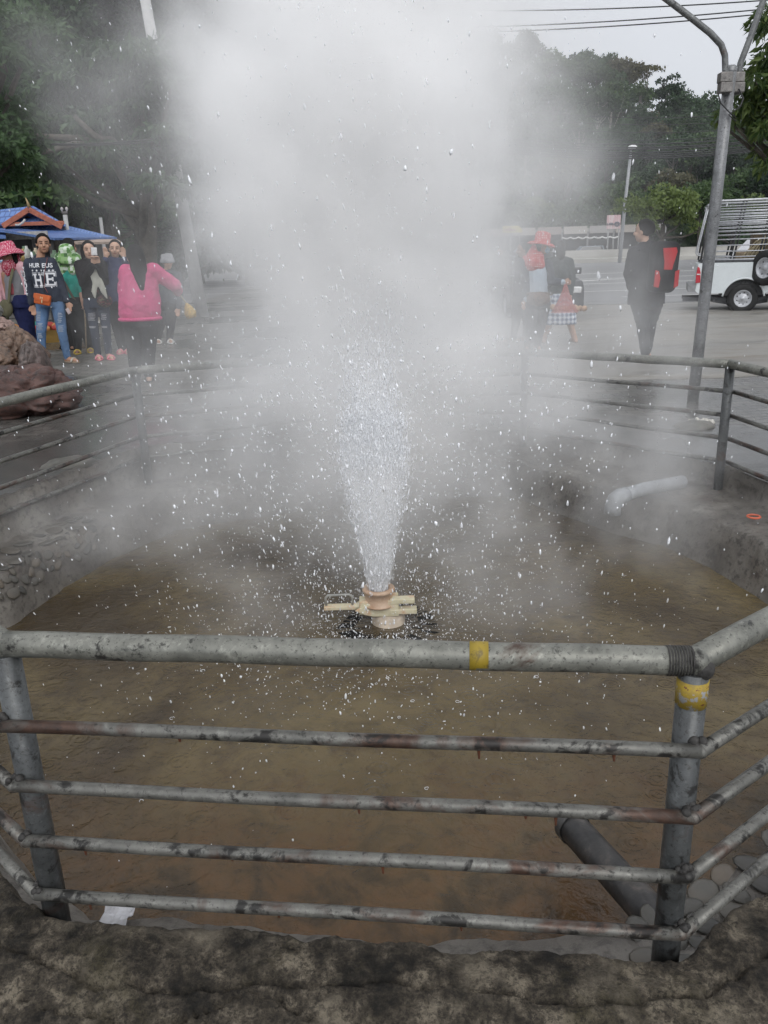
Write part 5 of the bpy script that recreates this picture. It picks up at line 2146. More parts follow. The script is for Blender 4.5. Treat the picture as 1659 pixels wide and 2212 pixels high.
plaid_woman()
faint('person in dark clothes stretching one arm out to point, behind the red spotted hat', (1118, 739, 0.06), (1128, 541, 0.0), ((1110, 568, 0), (1150, 570, 0)), (1128, 640, 0), ((1118, 650, 0), (1138, 650, 0)), ((1114, 700, 0), (1138, 702, 0)), ((1108, 732, 0), (1134, 733, 0)),
      cloth('dark_jacket', (0.022, 0.024, 0.03)), black_cl, (-0.9, -0.2, 0), [((1112, 554, -0.1), (1090, 547, -0.14)), ((1156, 610, 0.05), (1152, 645, 0.0))], 'short', SKIN2)


# --- the man with the backpack
def backpacker():
    f = Fig('person in black seen from behind with a large black and red backpack', (1394, 783, 0.1), None, SKINP)
    J = f.J
    f.head(J(1390, 500, 0.0), (-0.75, 0.6, -0.05), 0.0, 1.12, 'short', None, True)
    f.limb([J(1391, 515), J(1394, 534)], [0.055, 0.06])
    neck, chest, waist = J(1396, 528), J(1398, 558), J(1396, 640)
    sl, sr = J(1370, 545, -0.02), J(1426, 543, 0.0)
    arms = [(sl, J(1359, 588, -0.02), J(1363, 622, 0.10)), (sr, J(1440, 588, 0.1), J(1430, 622, 0.2))]
    hl, hr, kl, kr, al, ar = J(1382, 655), J(1412, 655), J(1389, 705, -0.02), J(1404, 700, 0.12), J(1394, 762, 0.02), J(1398, 756, 0.30)
    generic_body(f, waist, chest, neck, arms, hl, hr, kl, kr, al, ar)
    f.hand(arms[0][2], J(1368, 632, 0.16), -1)
    f.hand(arms[1][2], J(1426, 634, 0.2), 1)
    f.foot(al, J(1402, 784, 0.10), black_cl, plain('pale_sole', (0.3, 0.3, 0.3), 0.7), False)
    f.foot(ar, J(1404, 770, 0.45), black_cl, plain('pale_sole2', (0.3, 0.3, 0.3), 0.7), False)
    f.finish()
    tr = MB()
    f.legs(hl, kl, al, hr, kr, ar, tr, 1.38)
    f.wear('trousers', tr, cloth('black_trousers', (0.014, 0.015, 0.019)), 0.013, 3, 0.006)
    generic_top(f, J(1396, 655), chest, neck, sl, sr, arms, cloth('black_coat', (0.013, 0.013, 0.016)), 'jacket', 0.20, 1.12, 0.14)
    root = thing('backpack', 'large black backpack with red panels on the back of the person in black', 'backpack', J(1436, 580, -0.20))
    c = J(1432, 577, -0.24)
    px = f.px
    b_ = MB()
    rot = Matrix.Rotation(0.16, 3, 'Z') @ Matrix.Rotation(0.05, 3, 'Y')
    b_.box(c, (58 * px, 0.22, 100 * px), rot)
    b_.build('pack', cloth('black_nylon', (0.014, 0.014, 0.016), 0.2), root, bevel=0.085, seg=5, smooth=True)
    rd = cloth('red_nylon', (0.40, 0.035, 0.04), 0.1)
    ax, fw, uz = rot @ Vector((1, 0, 0)), rot @ Vector((0, -1, 0)), rot @ Vector((0, 0, 1))
    def panel(poly):
        q = MB()
        q.prism([(x * px, z * px) for x, z in poly], -0.007, 0.007)
        q.v = [tuple(c + fw * 0.113 + ax * p[0] - fw * p[1] + uz * p[2]) for p in q.v]
        q.build('red_panel', rd, root, bevel=0.005, smooth=False)
    panel([(-15, 36), (14, 38), (17, 30), (11, 4), (10, -5), (-8, -5), (-9, 10)])
    panel([(-26, -6), (-18, -8), (-13, -22), (-15, -40), (-26, -38)])
    panel([(17, -8), (26, -4), (27, -36), (18, -40)])
    b_ = MB()
    for sx, (u, v) in ((-1, (1382, 540)), (1, (1418, 538))):
        b_.tube([J(u, v, -0.13), J(u - 2, v - 4, -0.03), J(u - 3, v + 6, 0.14), J(u, v + 50, 0.2)], 0.02, 8, True, 0.5)
    b_.build('shoulder_strap', black_cl, root, smooth=True)


backpacker()
# ------------------------------------------------------------------ pickup truck with a pipe cage
def paint(name, c, rough=0.3):
    t = NT(name)
    n = t.noise(3, 5, 0.6)
    d = t.noise(30, 5, 0.7)
    col = t.mix(t.ramp(n, [(0.45, 0.0), (0.8, 0.35)]), tuple(c), tuple(x * 0.7 for x in c))
    return t.done(col, t.ramp(d, [(0.3, rough * 0.7), (0.7, rough * 1.4)]), 0, None, 0.5)


rubber = plain('tyre_rubber', (0.018, 0.018, 0.018), 0.8, 0, 0.3, 30, 0.3)
steel = plain('bare_steel', (0.42, 0.43, 0.45), 0.35, 0.5, 0.2, 20)
steel_l = plain('wheel_silver', (0.45, 0.46, 0.48), 0.4, 0.3, 0.2, 20)
dark_st = plain('dark_steel', (0.06, 0.062, 0.066), 0.5, 0.2, 0.4, 20)
glass_d = plain('dark_glass', (0.012, 0.014, 0.016), 0.08, 0, 0.1, 3, 0, 0.6)
black_pl = plain('black_plastic', (0.02, 0.02, 0.021), 0.55)


def wheel(parent, c, r, wd, axis='y', holes=9, name='wheel'):
    rot = Matrix.Rotation(R(90), 3, 'X') if axis == 'y' else Matrix.Rotation(R(90), 3, 'Y')
    if isinstance(axis, Matrix):
        rot = axis
    b = MB()
    h = wd / 2
    b.lathe([(r * 0.60, -h * 0.9), (r * 0.66, -h), (r * 0.93, -h), (r * 0.985, -h * 0.75), (r, -h * 0.4), (r, h * 0.4), (r * 0.985, h * 0.75), (r * 0.93, h), (r * 0.66, h), (r * 0.60, h * 0.9), (r * 0.60, -h * 0.9)], c, 48, rot)
    w_ = b.build(name, rubber, parent, smooth=True)
    tr = MB()
    nb = 40
    for i in range(nb):
        a = 2 * math.pi * i / nb
        for sgn in (-1, 1):
            p = Vector((math.cos(a + sgn * 0.03) * r, math.sin(a + sgn * 0.03) * r, sgn * h * 0.42))
            m_ = Matrix.Rotation(a, 3, 'Z')
            tr.box(Vector(c) + rot @ p, (0.016, 0.05, h * 0.55), rot @ m_)
    tr.build('tread', rubber, w_)
    rb = MB()
    for sgn in (-1, 1):
        rb.lathe([(r * 0.62, sgn * h * 0.86), (r * 0.57, sgn * h * 0.95), (r * 0.53, sgn * h * 0.75), (r * 0.47, sgn * h * 0.5), (r * 0.36, sgn * h * 0.42), (r * 0.26, sgn * h * 0.55), (r * 0.20, sgn * h * 0.62), (r * 0.17, sgn * h * 0.62), (r * 0.13, sgn * h * 0.85), (0.001, sgn * h * 0.88)], c, 40, rot)
    rb.build('rim', steel_l, w_, smooth=True)
    hb = MB()
    for i in range(holes):
        a = 2 * math.pi * i / holes
        for sgn in (-1, 1):
            p = Vector((math.cos(a) * r * 0.40, math.sin(a) * r * 0.40, sgn * h * 0.47))
            hb.ball(Vector(c) + rot @ p, (r * 0.045, r * 0.045, h * 0.10), rot, 10, 6)
    hb.build('rim_hole', black_pl, w_, smooth=True)['kind'] = 'stuff'
    return w_


def pickup():
    c0 = atz(1601, 672, -0.09)
    Y = c0.y
    T = thing('pickup_truck', 'white pickup truck with a tall pipe cage over its bed parked at the right', 'truck', c0)
    px = (at(1701, 640, Y) - at(1601, 640, Y)).length / 100
    r = 29.7 * px
    k = px
    yf = Y - 0.09                                    # near side of the bodywork
    W_ = 1.62
    body = paint('white_truck_paint', (0.60, 0.64, 0.65))

    def X(u):
        return c0.x + (u - 1601) * k

    def Z(v):
        return c0.z + (672 - v) * k
    # bed side with wheel arch
    def arch(u0, u1, top, bot, uc, ra):
        pl = [(X(u0), Z(bot - 6)), (X(u0 + 1.5), Z(bot - 18)), (X(u0), Z(top + 14)), (X(u0 + 2), Z(top + 2)), (X(u0 + 4), Z(top)), (X(u1), Z(top)), (X(u1), Z(bot))]
        if uc is not None:
            e = []
            for a in np.linspace(8, 172, 16):
                e.append((X(uc) + ra * math.cos(R(a)), Z(645) + ra * math.sin(R(a))))
            e = [(e[0][0], Z(bot))] + e + [(e[-1][0], Z(bot))]
            pl += e
        pl += [(X(u0 + 6), Z(bot))]
        return pl
    b = MB()
    for y in (yf, yf + W_ - 0.07):
        b.prism(arch(1504, 1690, 571, 634, 1601, 41 * k), y, y + 0.07)
    b.box((X(1597), yf + W_ / 2, Z(612)), (186 * k, W_ - 0.14, 0.06))
    b.box((X(1507), yf + W_ / 2, Z(596)), (0.06, W_ - 0.13, 48 * k))
    b.box((X(1688), yf + W_ / 2, Z(596)), (0.06, W_ - 0.13, 48 * k))
    b.build('bed', body, T, bevel=0.02, seg=3)
    for y in (yf - 0.012, yf + W_ - 0.02):
        b = MB()
        pts = [(X(1601) + 41.5 * k * math.cos(R(a)), y + 0.016, Z(645) + 41.5 * k * math.sin(R(a))) for a in np.linspace(6, 174, 20)]
        b.tube(pts, 0.022, 8)
        b.build('arch_lip', body, T, smooth=True)
    b = MB()
    b.box((X(1597), yf + 0.32, Z(619)), (84 * k, 0.5, 40 * k))
    b.build('wheel_well', black_pl, T)
    b = MB()
    b.prism([(X(1505), Z(577)), (X(1509), Z(580)), (X(1512), Z(590)), (X(1513), Z(611)), (X(1503), Z(612)), (X(1503), Z(595))], yf - 0.02, yf + 0.10)
    tl = b.build('tail_light', plain('red_lens', (0.42, 0.02, 0.035), 0.2, 0, 0.15, 20), T, bevel=0.012)
    b = MB()
    b.box((X(1508), yf - 0.02, Z(593.5)), (7 * k, 0.02, 2.2 * k))
    b.build('reflector', plain('clear_lens', (0.6, 0.6, 0.6), 0.2), tl)
    b = MB()
    b.box((X(1497), yf + W_ / 2, Z(622)), (17 * k, W_ - 0.02, 15 * k))
    b.box((X(1499), yf + W_ / 2, Z(613.5)), (15 * k, W_ - 0.1, 0.02))
    b.build('bumper', plain('grey_bumper', (0.22, 0.225, 0.23), 0.5, 0.2), T, bevel=0.02)
    b = MB()
    b.box((X(1600), yf + 0.25, Z(647)), (240 * k, 0.09, 0.09))
    b.box((X(1600), yf + W_ - 0.25, Z(647)), (240 * k, 0.09, 0.09))
    for q in range(3):
        pts = [(X(1536 + 130 * t_), yf + 0.2, Z(646 + q * 2.2 + 9 * math.sin(math.pi * t_))) for t_ in np.linspace(0, 1, 8)]
        b.tube(pts, 0.014, 6)
    b.box((X(1545), yf + 0.2, Z(648)), (0.05, 0.08, 0.13))
    b.build('chassis', dark_st, T, bevel=0.004)
    b = MB()
    b.box((X(1655), yf + 0.05, Z(646)), (9 * k, 0.1, 16 * k))
    b.build('battery_box', plain('worn_alloy', (0.3, 0.31, 0.31), 0.5, 0.2, 0.3, 20), T, bevel=0.012)
    for y in (yf + 0.10, yf + W_ - 0.10):
        wheel(T, (c0.x, y, Z(645) - 0.004), r, 0.22)
        wheel(T, (c0.x + 2.95, y, Z(645) - 0.004), r, 0.22)
    # spare wheel hung on the side behind the cab
    wheel(T, (X(1640), yf - 0.16, Z(583)), 35 * k, 0.22, Matrix.Rotation(R(-48), 3, 'Z') @ Matrix.Rotation(R(90), 3, 'X'), 6, 'spare_wheel')
    # cab
    b = MB()
    cx = X(1694)
    b.prism([(cx, Z(634)), (cx, Z(570)), (cx + 0.10, Z(520)), (cx + 0.25, Z(508)), (cx + 1.05, Z(508)), (cx + 1.6, Z(560)), (cx + 2.75, Z(572)), (cx + 2.9, Z(590)), (cx + 2.9, Z(636)),
             (c0.x + 2.95 + 0.42, Z(636)), (c0.x + 2.95 + 0.3, Z(618)), (c0.x + 2.95, Z(608)), (c0.x + 2.95 - 0.3, Z(618)), (c0.x + 2.95 - 0.42, Z(636))], yf, yf + W_)
    b.build('cab', body, T, bevel=0.05, seg=3)
    b = MB()
    b.prism([(cx + 0.2, Z(566)), (cx + 0.28, Z(516)), (cx + 1.0, Z(516)), (cx + 1.45, Z(562)), (cx + 1.45, Z(566))], yf - 0.006, yf + 0.03)
    b.build('side_window', glass_d, T)
    # cage
    def tubes(name, lst, rad, mat):
        q = MB()
        q.tube([Vector(p) for p in lst], rad, 10)
        q.build(name, mat, T, smooth=True)
    ys = (yf + 0.05, yf + W_ - 0.05)
    x0, x1 = X(1518), X(1700)
    rows = [447, 452.5, 458, 463, 469, 475, 480, 488, 493, 500, 507, 515, 524, 536, 548, 559, 565]
    heavy = {447, 488, 565}
    for y in ys:
        for v in rows:
            o = 0.0 if v not in heavy else 0.012
            lean = (565 - v) / 118 * 10
            a, bb = (X(1517 + lean * 0.5), y - o, Z(v)), (x1, y - o, Z(v))
            if v == 447:
                tubes('cage_bar', [(X(1516), y, Z(462)), (X(1517), y, Z(454)), (X(1522), y, Z(448.5)), (X(1528), y, Z(447)), bb], 0.026, steel)
            else:
                tubes('cage_bar', [a, bb], 0.022 if v in heavy else 0.013, steel)
        for ub, ut in ((1513, 1524), (1572, 1587), (1626, 1642), (1684, 1698)):
            for d in (-0.035, 0.035):
                tubes('cage_post', [(X(ub) + d, y + 0.025, Z(566)), (X(ut) + d, y + 0.025, Z(448))], 0.022, dark_st)
    for v in (452, 463, 475, 488, 500, 515, 536, 560):
        tubes('cage_bar', [(X(1518), ys[0], Z(v)), (X(1518), ys[1], Z(v))], 0.014, dark_st)
        tubes('cage_bar', [(x1, ys[0], Z(v)), (x1, ys[1], Z(v))], 0.014, dark_st)
    b = MB()
    b.box((X(1600), ys[0], Z(568)), (180 * k, 0.09, 5 * k))
    b.box((X(1600), ys[1], Z(568)), (180 * k, 0.09, 5 * k))
    b.build('cage_base', dark_st, T, bevel=0.006)
    # swung-up tailgate ladder of bent pipe
    for d in (0, 3.0):
        tubes('gate_hoop', [(X(1520 - d * .2), yf + 0.1, Z(452 + d)), (X(1517 - d * .3), yf + 0.08, Z(455 + d)), (X(1513 + d), yf + 0.05, Z(463)), (X(1499 + d), yf + 0.05, Z(548 - d)), (X(1501 + d), yf + 0.05, Z(553.5 - d)), (X(1507), yf + 0.06, Z(555 - d)), (X(1513), yf + 0.1, Z(553 - d))], 0.016, steel)
    # load: crates tied with rope
    ld = thing('cargo_crate', 'brown crate lashed with pale rope inside the truck cage', 'crate', (X(1640), yf + 0.7, Z(570)))
    b = MB()
    b.box((X(1645), yf + 0.75, Z(538)), (66 * k, 0.75, 50 * k))
    b.build('crate_body', plain('crate_brown', (0.13, 0.095, 0.06), 0.8, 0, 0.35, 14, 0.3), ld, bevel=0.02)
    rp = plain('straw_rope', (0.42, 0.36, 0.24), 0.9)
    for q in range(14):
        b = MB()
        a = Vector((X(1582 + q * 3.2), yf + 0.30 + 0.02 * (q % 3), Z(572)))
        m_ = Vector((X(1612 + q * 2.5), yf + 0.33, Z(536 - q * 1.2 + random.uniform(-6, 6))))
        e = Vector((X(1652 + q), yf + 0.36, Z(512 + q * 1.8)))
        b.tube([a, a.lerp(m_, 0.5) + Vector((0, -0.03, 0.02)), m_, m_.lerp(e, 0.5) + Vector((0, -0.02, 0.03)), e], 0.011, 6)
        b.build('rope', rp, ld, smooth=True)
    b = MB()
    b.box((X(1601), yf + 0.6, Z(560)), (44 * k, 0.5, 20 * k))
    tag(b.build('cargo_sack', plain('sacking', (0.24, 0.19, 0.13), 0.9, 0, 0.3, 18, 0.5), None, True, bevel=0.06, seg=3, loc=(X(1601), yf + 0.6, Z(570))), 'tan sack lying in the truck bed beside the roped crate', 'sack')
    # the whole truck and its load stand square to the line of sight
    turn = R(-19)
    T.rotation_euler.z = turn
    for o in (ld, bpy.data.objects['cargo_sack']):
        o.location = c0 + Matrix.Rotation(turn, 3, 'Z') @ (o.location - c0)
        o.rotation_euler.z = turn


pickup()


def simple_car(name, label, c, rz, L, W, H, mat, detail=True):
    """Saloon or SUV along local x, front toward +x."""
    T = thing(name, label, 'car', c)
    M = Matrix.Rotation(rz, 3, 'Z')
    o = Vector(c)
    r = 0.33 * H / 1.6
    def P(mb):
        mb.v = [tuple(o + M @ Vector(p)) for p in mb.v]
        return mb
    b = MB()
    h = H
    prof = [(-L / 2, 0.24), (-L / 2 - 0.02, 0.55 * h), (-L / 2 + 0.08, 0.60 * h), (L / 2 - 1.1, 0.62 * h), (L / 2 - 0.15, 0.56 * h), (L / 2, 0.46 * h), (L / 2 + 0.02, 0.26)]
    for wx in (L * 0.31, -L * 0.31):
        prof += [(wx + r * 1.25 * math.cos(R(a)), r + r * 1.25 * math.sin(R(a)) * 1.0) for a in (-10, 35, 90, 145, 190)]
    b.prism(prof, -W / 2, W / 2)
    P(b).build('body', mat, T, bevel=0.05, seg=3)
    b = MB()
    b.add([(-L / 2 + 0.12, -W / 2 + 0.05, 0.6 * h), (L / 2 - 1.0, -W / 2 + 0.05, 0.62 * h), (L / 2 - 1.65, -W / 2 + 0.18, h), (-L / 2 + 0.35, -W / 2 + 0.18, h),
           (-L / 2 + 0.12, W / 2 - 0.05, 0.6 * h), (L / 2 - 1.0, W / 2 - 0.05, 0.62 * h), (L / 2 - 1.65, W / 2 - 0.18, h), (-L / 2 + 0.35, W / 2 - 0.18, h)],
          [(0, 1, 2, 3), (4, 7, 6, 5), (0, 4, 5, 1), (3, 2, 6, 7), (0, 3, 7, 4), (1, 5, 6, 2)])
    P(b).build('cabin', mat, T, bevel=0.06, seg=3)
    def pane(q):
        b = MB()
        n_ = (Vector(q[1]) - Vector(q[0])).cross(Vector(q[2]) - Vector(q[0])).normalized() * 0.012
        cen = sum((Vector(p) for p in q), Vector()) / 4
        if n_.dot(cen - Vector((0, 0, 0.8 * h))) < 0:
            n_ = -n_
        b.add([Vector(p) + n_ for p in q] + [Vector(p) - n_ for p in q], [(0, 1, 2, 3), (7, 6, 5, 4), (0, 4, 5, 1), (1, 5, 6, 2), (2, 6, 7, 3), (3, 7, 4, 0)])
        P(b).build('window', glass_d, T)
    y0, y1, z0, z1 = W / 2 - 0.062, W / 2 - 0.165, 0.645 * h, 0.95 * h
    for s in (-1, 1):
        pane([(-L / 2 + 0.32, s * y0, z0), (L / 2 - 1.2, s * y0, z0), (L / 2 - 1.68, s * y1, z1), (-L / 2 + 0.45, s * y1, z1)])
    pane([(L / 2 - 1.06, -W / 2 + 0.16, z0), (L / 2 - 1.06, W / 2 - 0.16, z0), (L / 2 - 1.60, W / 2 - 0.26, z1), (L / 2 - 1.60, -W / 2 + 0.26, z1)])
    pane([(-L / 2 + 0.15, -W / 2 + 0.16, z0), (-L / 2 + 0.15, W / 2 - 0.16, z0), (-L / 2 + 0.31, W / 2 - 0.26, z1), (-L / 2 + 0.31, -W / 2 + 0.26, z1)])
    for sx in (-1, 1):
        for sy in (-1, 1):
            p = o + M @ Vector((sx * L * 0.31, sy * (W / 2 - 0.10), r))
            wheel(T, p, r, 0.2, M @ Matrix.Rotation(R(90), 3, 'X'), 7)
    for sy in (-1, 1):
        b = MB()
        b.box((L / 2 - 1.35, sy * (W / 2 + 0.12), 0.69 * h), (0.12, 0.22, 0.16))
        b.box((L / 2 - 1.35, sy * (W / 2 - 0.02), 0.66 * h), (0.05, 0.14, 0.05))
        P(b).build('mirror', mat, T, bevel=0.03, seg=3)
        b = MB()
        b.box((L / 2 - 0.08, sy * (W / 2 - 0.25), 0.43 * h), (0.2, 0.36, 0.15))
        P(b).build('headlight', plain('lamp_glass', (0.55, 0.55, 0.55), 0.15), T, bevel=0.03)
        b = MB()
        b.box((-L / 2, sy * (W / 2 - 0.12), 0.47 * h), (0.06, 0.2, 0.3))
        P(b).build('tail_light', plain('red_lamp', (0.35, 0.02, 0.02), 0.2), T, bevel=0.02)
    return T


c_ = atz(1180, 684, -0.03)
simple_car('black_suv', 'black car facing the pool behind the person in the red spotted hat', (c_.x, c_.y + 2.1, g(c_.x, c_.y + 1.5)), R(-90), 4.3, 1.74, 1.52, paint('black_car_paint', (0.018, 0.019, 0.021), 0.2))
simple_car('white_car', 'white pickup-like car on the road seen through the truck cage', (at(1672, 560, 30).x, 30, g(12, 30)), R(197), 4.6, 1.75, 1.72, paint('white_car_paint', (0.55, 0.56, 0.58)))
for u, w_, lab, cc in ((1265, 1, 'grey-blue van parked under the long roof beyond the road', (0.16, 0.19, 0.23)), (1128, 1, 'pale blue car under the left end of the roof beyond the road', (0.28, 0.33, 0.40))):
    p = at(u, 541, 98)
    simple_car('parked_car', lab, (p.x, p.y, g(p.x, p.y)), R(180), 4.4, 1.75, 1.75, paint('far_paint_%d' % u, cc))

# ------------------------------------------------------------------ lamp post in front of the truck
def lamp_post():
    base = atz(1496, 868, 0.12)
    Y = base.y
    T = thing('lamp_post', 'tall grey steel lamp post with two curved pipe arms behind the far right railing', 'lamp post', (base.x, base.y, g(base.x, base.y)))
    steel_p = galv('lamp_grey', (0.20, 0.205, 0.21), 0.05, 0.1)
    top = at(1579, 146, Y)
    b = MB()
    lo = Vector((base.x, base.y, g(base.x, base.y) - 0.05))
    b.tube([lo, lo.lerp(top, 0.3), lo.lerp(top, 0.65), top], [0.050, 0.050, 0.049, 0.048], 20)
    b.build('pole', steel_p, T, smooth=True)
    b = MB()
    b.lathe([(0.0, 0.02), (0.035, 0.016), (0.050, 0.0), (0.050, -0.03)], top, 16)
    b.build('pole_cap', steel_p, T, smooth=True)
    rustp = galv('lamp_arm_paint', (0.15, 0.155, 0.155), 0.35, 0.3)
    b = MB()
    pts = [(1566, 205), (1567, 155), (1566, 120), (1558, 97), (1535, 72), (1490, 36), (1440, -2), (1380, -48)]
    b.tube([at(u, v, Y - 0.05) for u, v in pts], 0.025, 14)
    b.build('arm', rustp, T, smooth=True)
    b = MB()
    pts = [(1591, 205), (1594, 165), (1600, 135), (1622, 78), (1652, -8), (1672, -60)]
    b.tube([at(u, v, Y + 0.05) for u, v in pts], 0.025, 14)
    b.build('arm', rustp, T, smooth=True)
    for u, dy in ((1566, -0.05), (1592, 0.05)):
        for v in (168, 190):
            b = MB()
            b.box(at(u, v, Y + dy), (0.10, 0.085, 0.075))
            b.build('clamp', galv('clamp_rust_%d_%d' % (u, v), (0.2, 0.19, 0.18), 0.6, 0.4), T, bevel=0.006)
    for u, v, e in ((1560, 215, -14), (1596, 222, 16)):
        b = MB()
        b.tube([at(u, v - 30, Y), at(u + e * .6, v - 10, Y - 0.06), at(u + e * .2, v + 8, Y - 0.07), at(1574, v + 26, Y - 0.07), at(1590, v + 40, Y - 0.06)], 0.006, 6)
        b.build('loose_wire', black_pl, T, smooth=True)


lamp_post()

# ------------------------------------------------------------------ far street lamp, poles, wires
def far_lamp():
    p = at(1340, 536, 85)
    zb = g(p.x, 85)
    T = thing('street_lamp', 'slender grey street lamp with a small white head beside the billboard', 'street lamp', (p.x, 85, zb))
    top = at(1362, 335, 85)
    b = MB()
    b.tube([(p.x, 85, zb), at(1350, 440, 85), top], [0.20, 0.17, 0.13], 12)
    b.build('pole', plain('far_lamp_steel', (0.28, 0.29, 0.3), 0.5), T, smooth=True)
    b = MB()
    b.tube([top, at(1363, 322, 85), at(1366, 318, 84.5)], 0.09, 8)
    b.build('arm', plain('far_lamp_arm', (0.3, 0.3, 0.3), 0.5), T, smooth=True)
    b = MB()
    b.ball(at(1366, 318, 84.3), (0.42, 0.6, 0.2), None, 16, 10)
    b.build('lamp_head', plain('lamp_white', (0.7, 0.7, 0.7), 0.4), T, smooth=True)


far_lamp()


def pole(name, label, u0, v0, u1, v1, Y, r0, r1, col, cross=None):
    a, b_ = at(u0, v0, Y), at(u1, v1, Y)
    zb = g(a.x, Y)
    lo = Vector((a.x + (a.x - b_.x) * (a.z - zb) / max(0.1, b_.z - a.z), Y, zb - 0.1))
    T = thing(name, label, 'pole', lo)
    m_ = MB()
    m_.tube([lo, b_], [r0, r1], 14)
    m_.build('shaft', plain(name + '_' + str(u0), col, 0.7, 0, 0.2, 4), T, smooth=True)
    if cross:
        q = MB()
        q.box(b_ + Vector((0, 0, cross[1])), (cross[0], 0.06, 0.06))
        q.build('crossarm', plain('crossarm_' + str(u0), (0.12, 0.11, 0.10), 0.7), T, bevel=0.008)
        for s in (-1, 1):
            q = MB()
            q.lathe([(0.0, 0.12), (0.03, 0.10), (0.045, 0.06), (0.03, 0.03), (0.02, 0.0)], b_ + Vector((s * cross[0] * 0.42, 0, cross[1] + 0.03)), 10)
            q.build('insulator', plain('porcelain_' + str(u0), (0.4, 0.38, 0.36), 0.3), T, smooth=True)
    return T


pole('concrete_pole', 'tall pale tapered concrete pole rising out of the tree tops', 341, 150, 303, -60, 19, 0.16, 0.105, (0.46, 0.46, 0.45))
pole('concrete_pole', 'short pale pole with a small insulator beside the blue roof', 150, 540, 140.5, 464, 24, 0.085, 0.06, (0.36, 0.36, 0.35), (0.16, 0.06))
pole('concrete_pole', 'thin grey pole standing in the steam right of the blue roof', 226, 545, 217, 470, 26, 0.06, 0.05, (0.3, 0.3, 0.3))

wire_m = plain('cable_black', (0.012, 0.012, 0.013), 0.6)
def wire(p0, p1, sag, r, label):
    b = MB()
    a, e = Vector(p0), Vector(p1)
    b.tube([a.lerp(e, t_) + Vector((0, 0, -sag * 4 * t_ * (1 - t_))) for t_ in np.linspace(0, 1, 26)], r, 6)
    tag(b.build('power_line', wire_m, None, True, (a + e) / 2), label, 'power line', 'overhead lines')


for (va, vb, lab) in ((2, -4, 'topmost black wire crossing the bright sky'), (46, 12, 'upper of two black wires crossing the bright sky'), (58, 22, 'lower of two black wires crossing the bright sky')):
    wire(at(700, va + 14, 46), at(1760, vb - 4, 46), 0.35, 0.030, lab)
lst = [(318, 330, 'faint single wire high over the wooded hill'), (342, 352, 'second faint wire over the wooded hill'), (368, 378, 'third faint wire over the wooded hill'),
       (398, 398, 'wire just above the cable bundle before the hill'), (418, 404, 'topmost cable of the sagging bundle'), (428, 416, 'upper cable of the sagging bundle'), (436, 420, 'thick cable of the sagging bundle'),
       (444, 432, 'middle cable of the sagging bundle'), (450, 440, 'lower middle cable of the sagging bundle'), (458, 446, 'low cable of the sagging bundle'), (466, 450, 'lowest cable of the sagging bundle')]
for va, vb, lab in lst:
    sc_k = 0.6635 * 0.575
    wire(at(1000, (va - 0) * 1.0 * 0.66 + 12, 60), at(1800, vb * 0.66 + 6, 60), 0.9, 0.042 if va > 410 else 0.022, lab)
for i, va in enumerate((478, 482.5, 489, 497, 505)):
    wire(at(-60, va - 4, 30), at(430, va + 12, 30), 0.15, 0.012, 'thin wire %s strung beside the blue roof' % ('first from the top', 'second from the top', 'third from the top', 'fourth from the top', 'lowest')[i] if False else ['topmost thin wire strung behind the blue roof', 'second thin wire strung behind the blue roof', 'middle thin wire strung behind the blue roof', 'fourth thin wire strung behind the blue roof', 'lowest thin wire strung behind the blue roof'][i])
wire(at(-40, 295, 15), at(330, 300, 15), 0.1, 0.014, 'dark wire passing under the branches of the drooping tree')
wire(at(-40, 300, 15.3), at(330, 306, 15.3), 0.08, 0.010, 'thin wire just below the dark wire under the drooping tree')

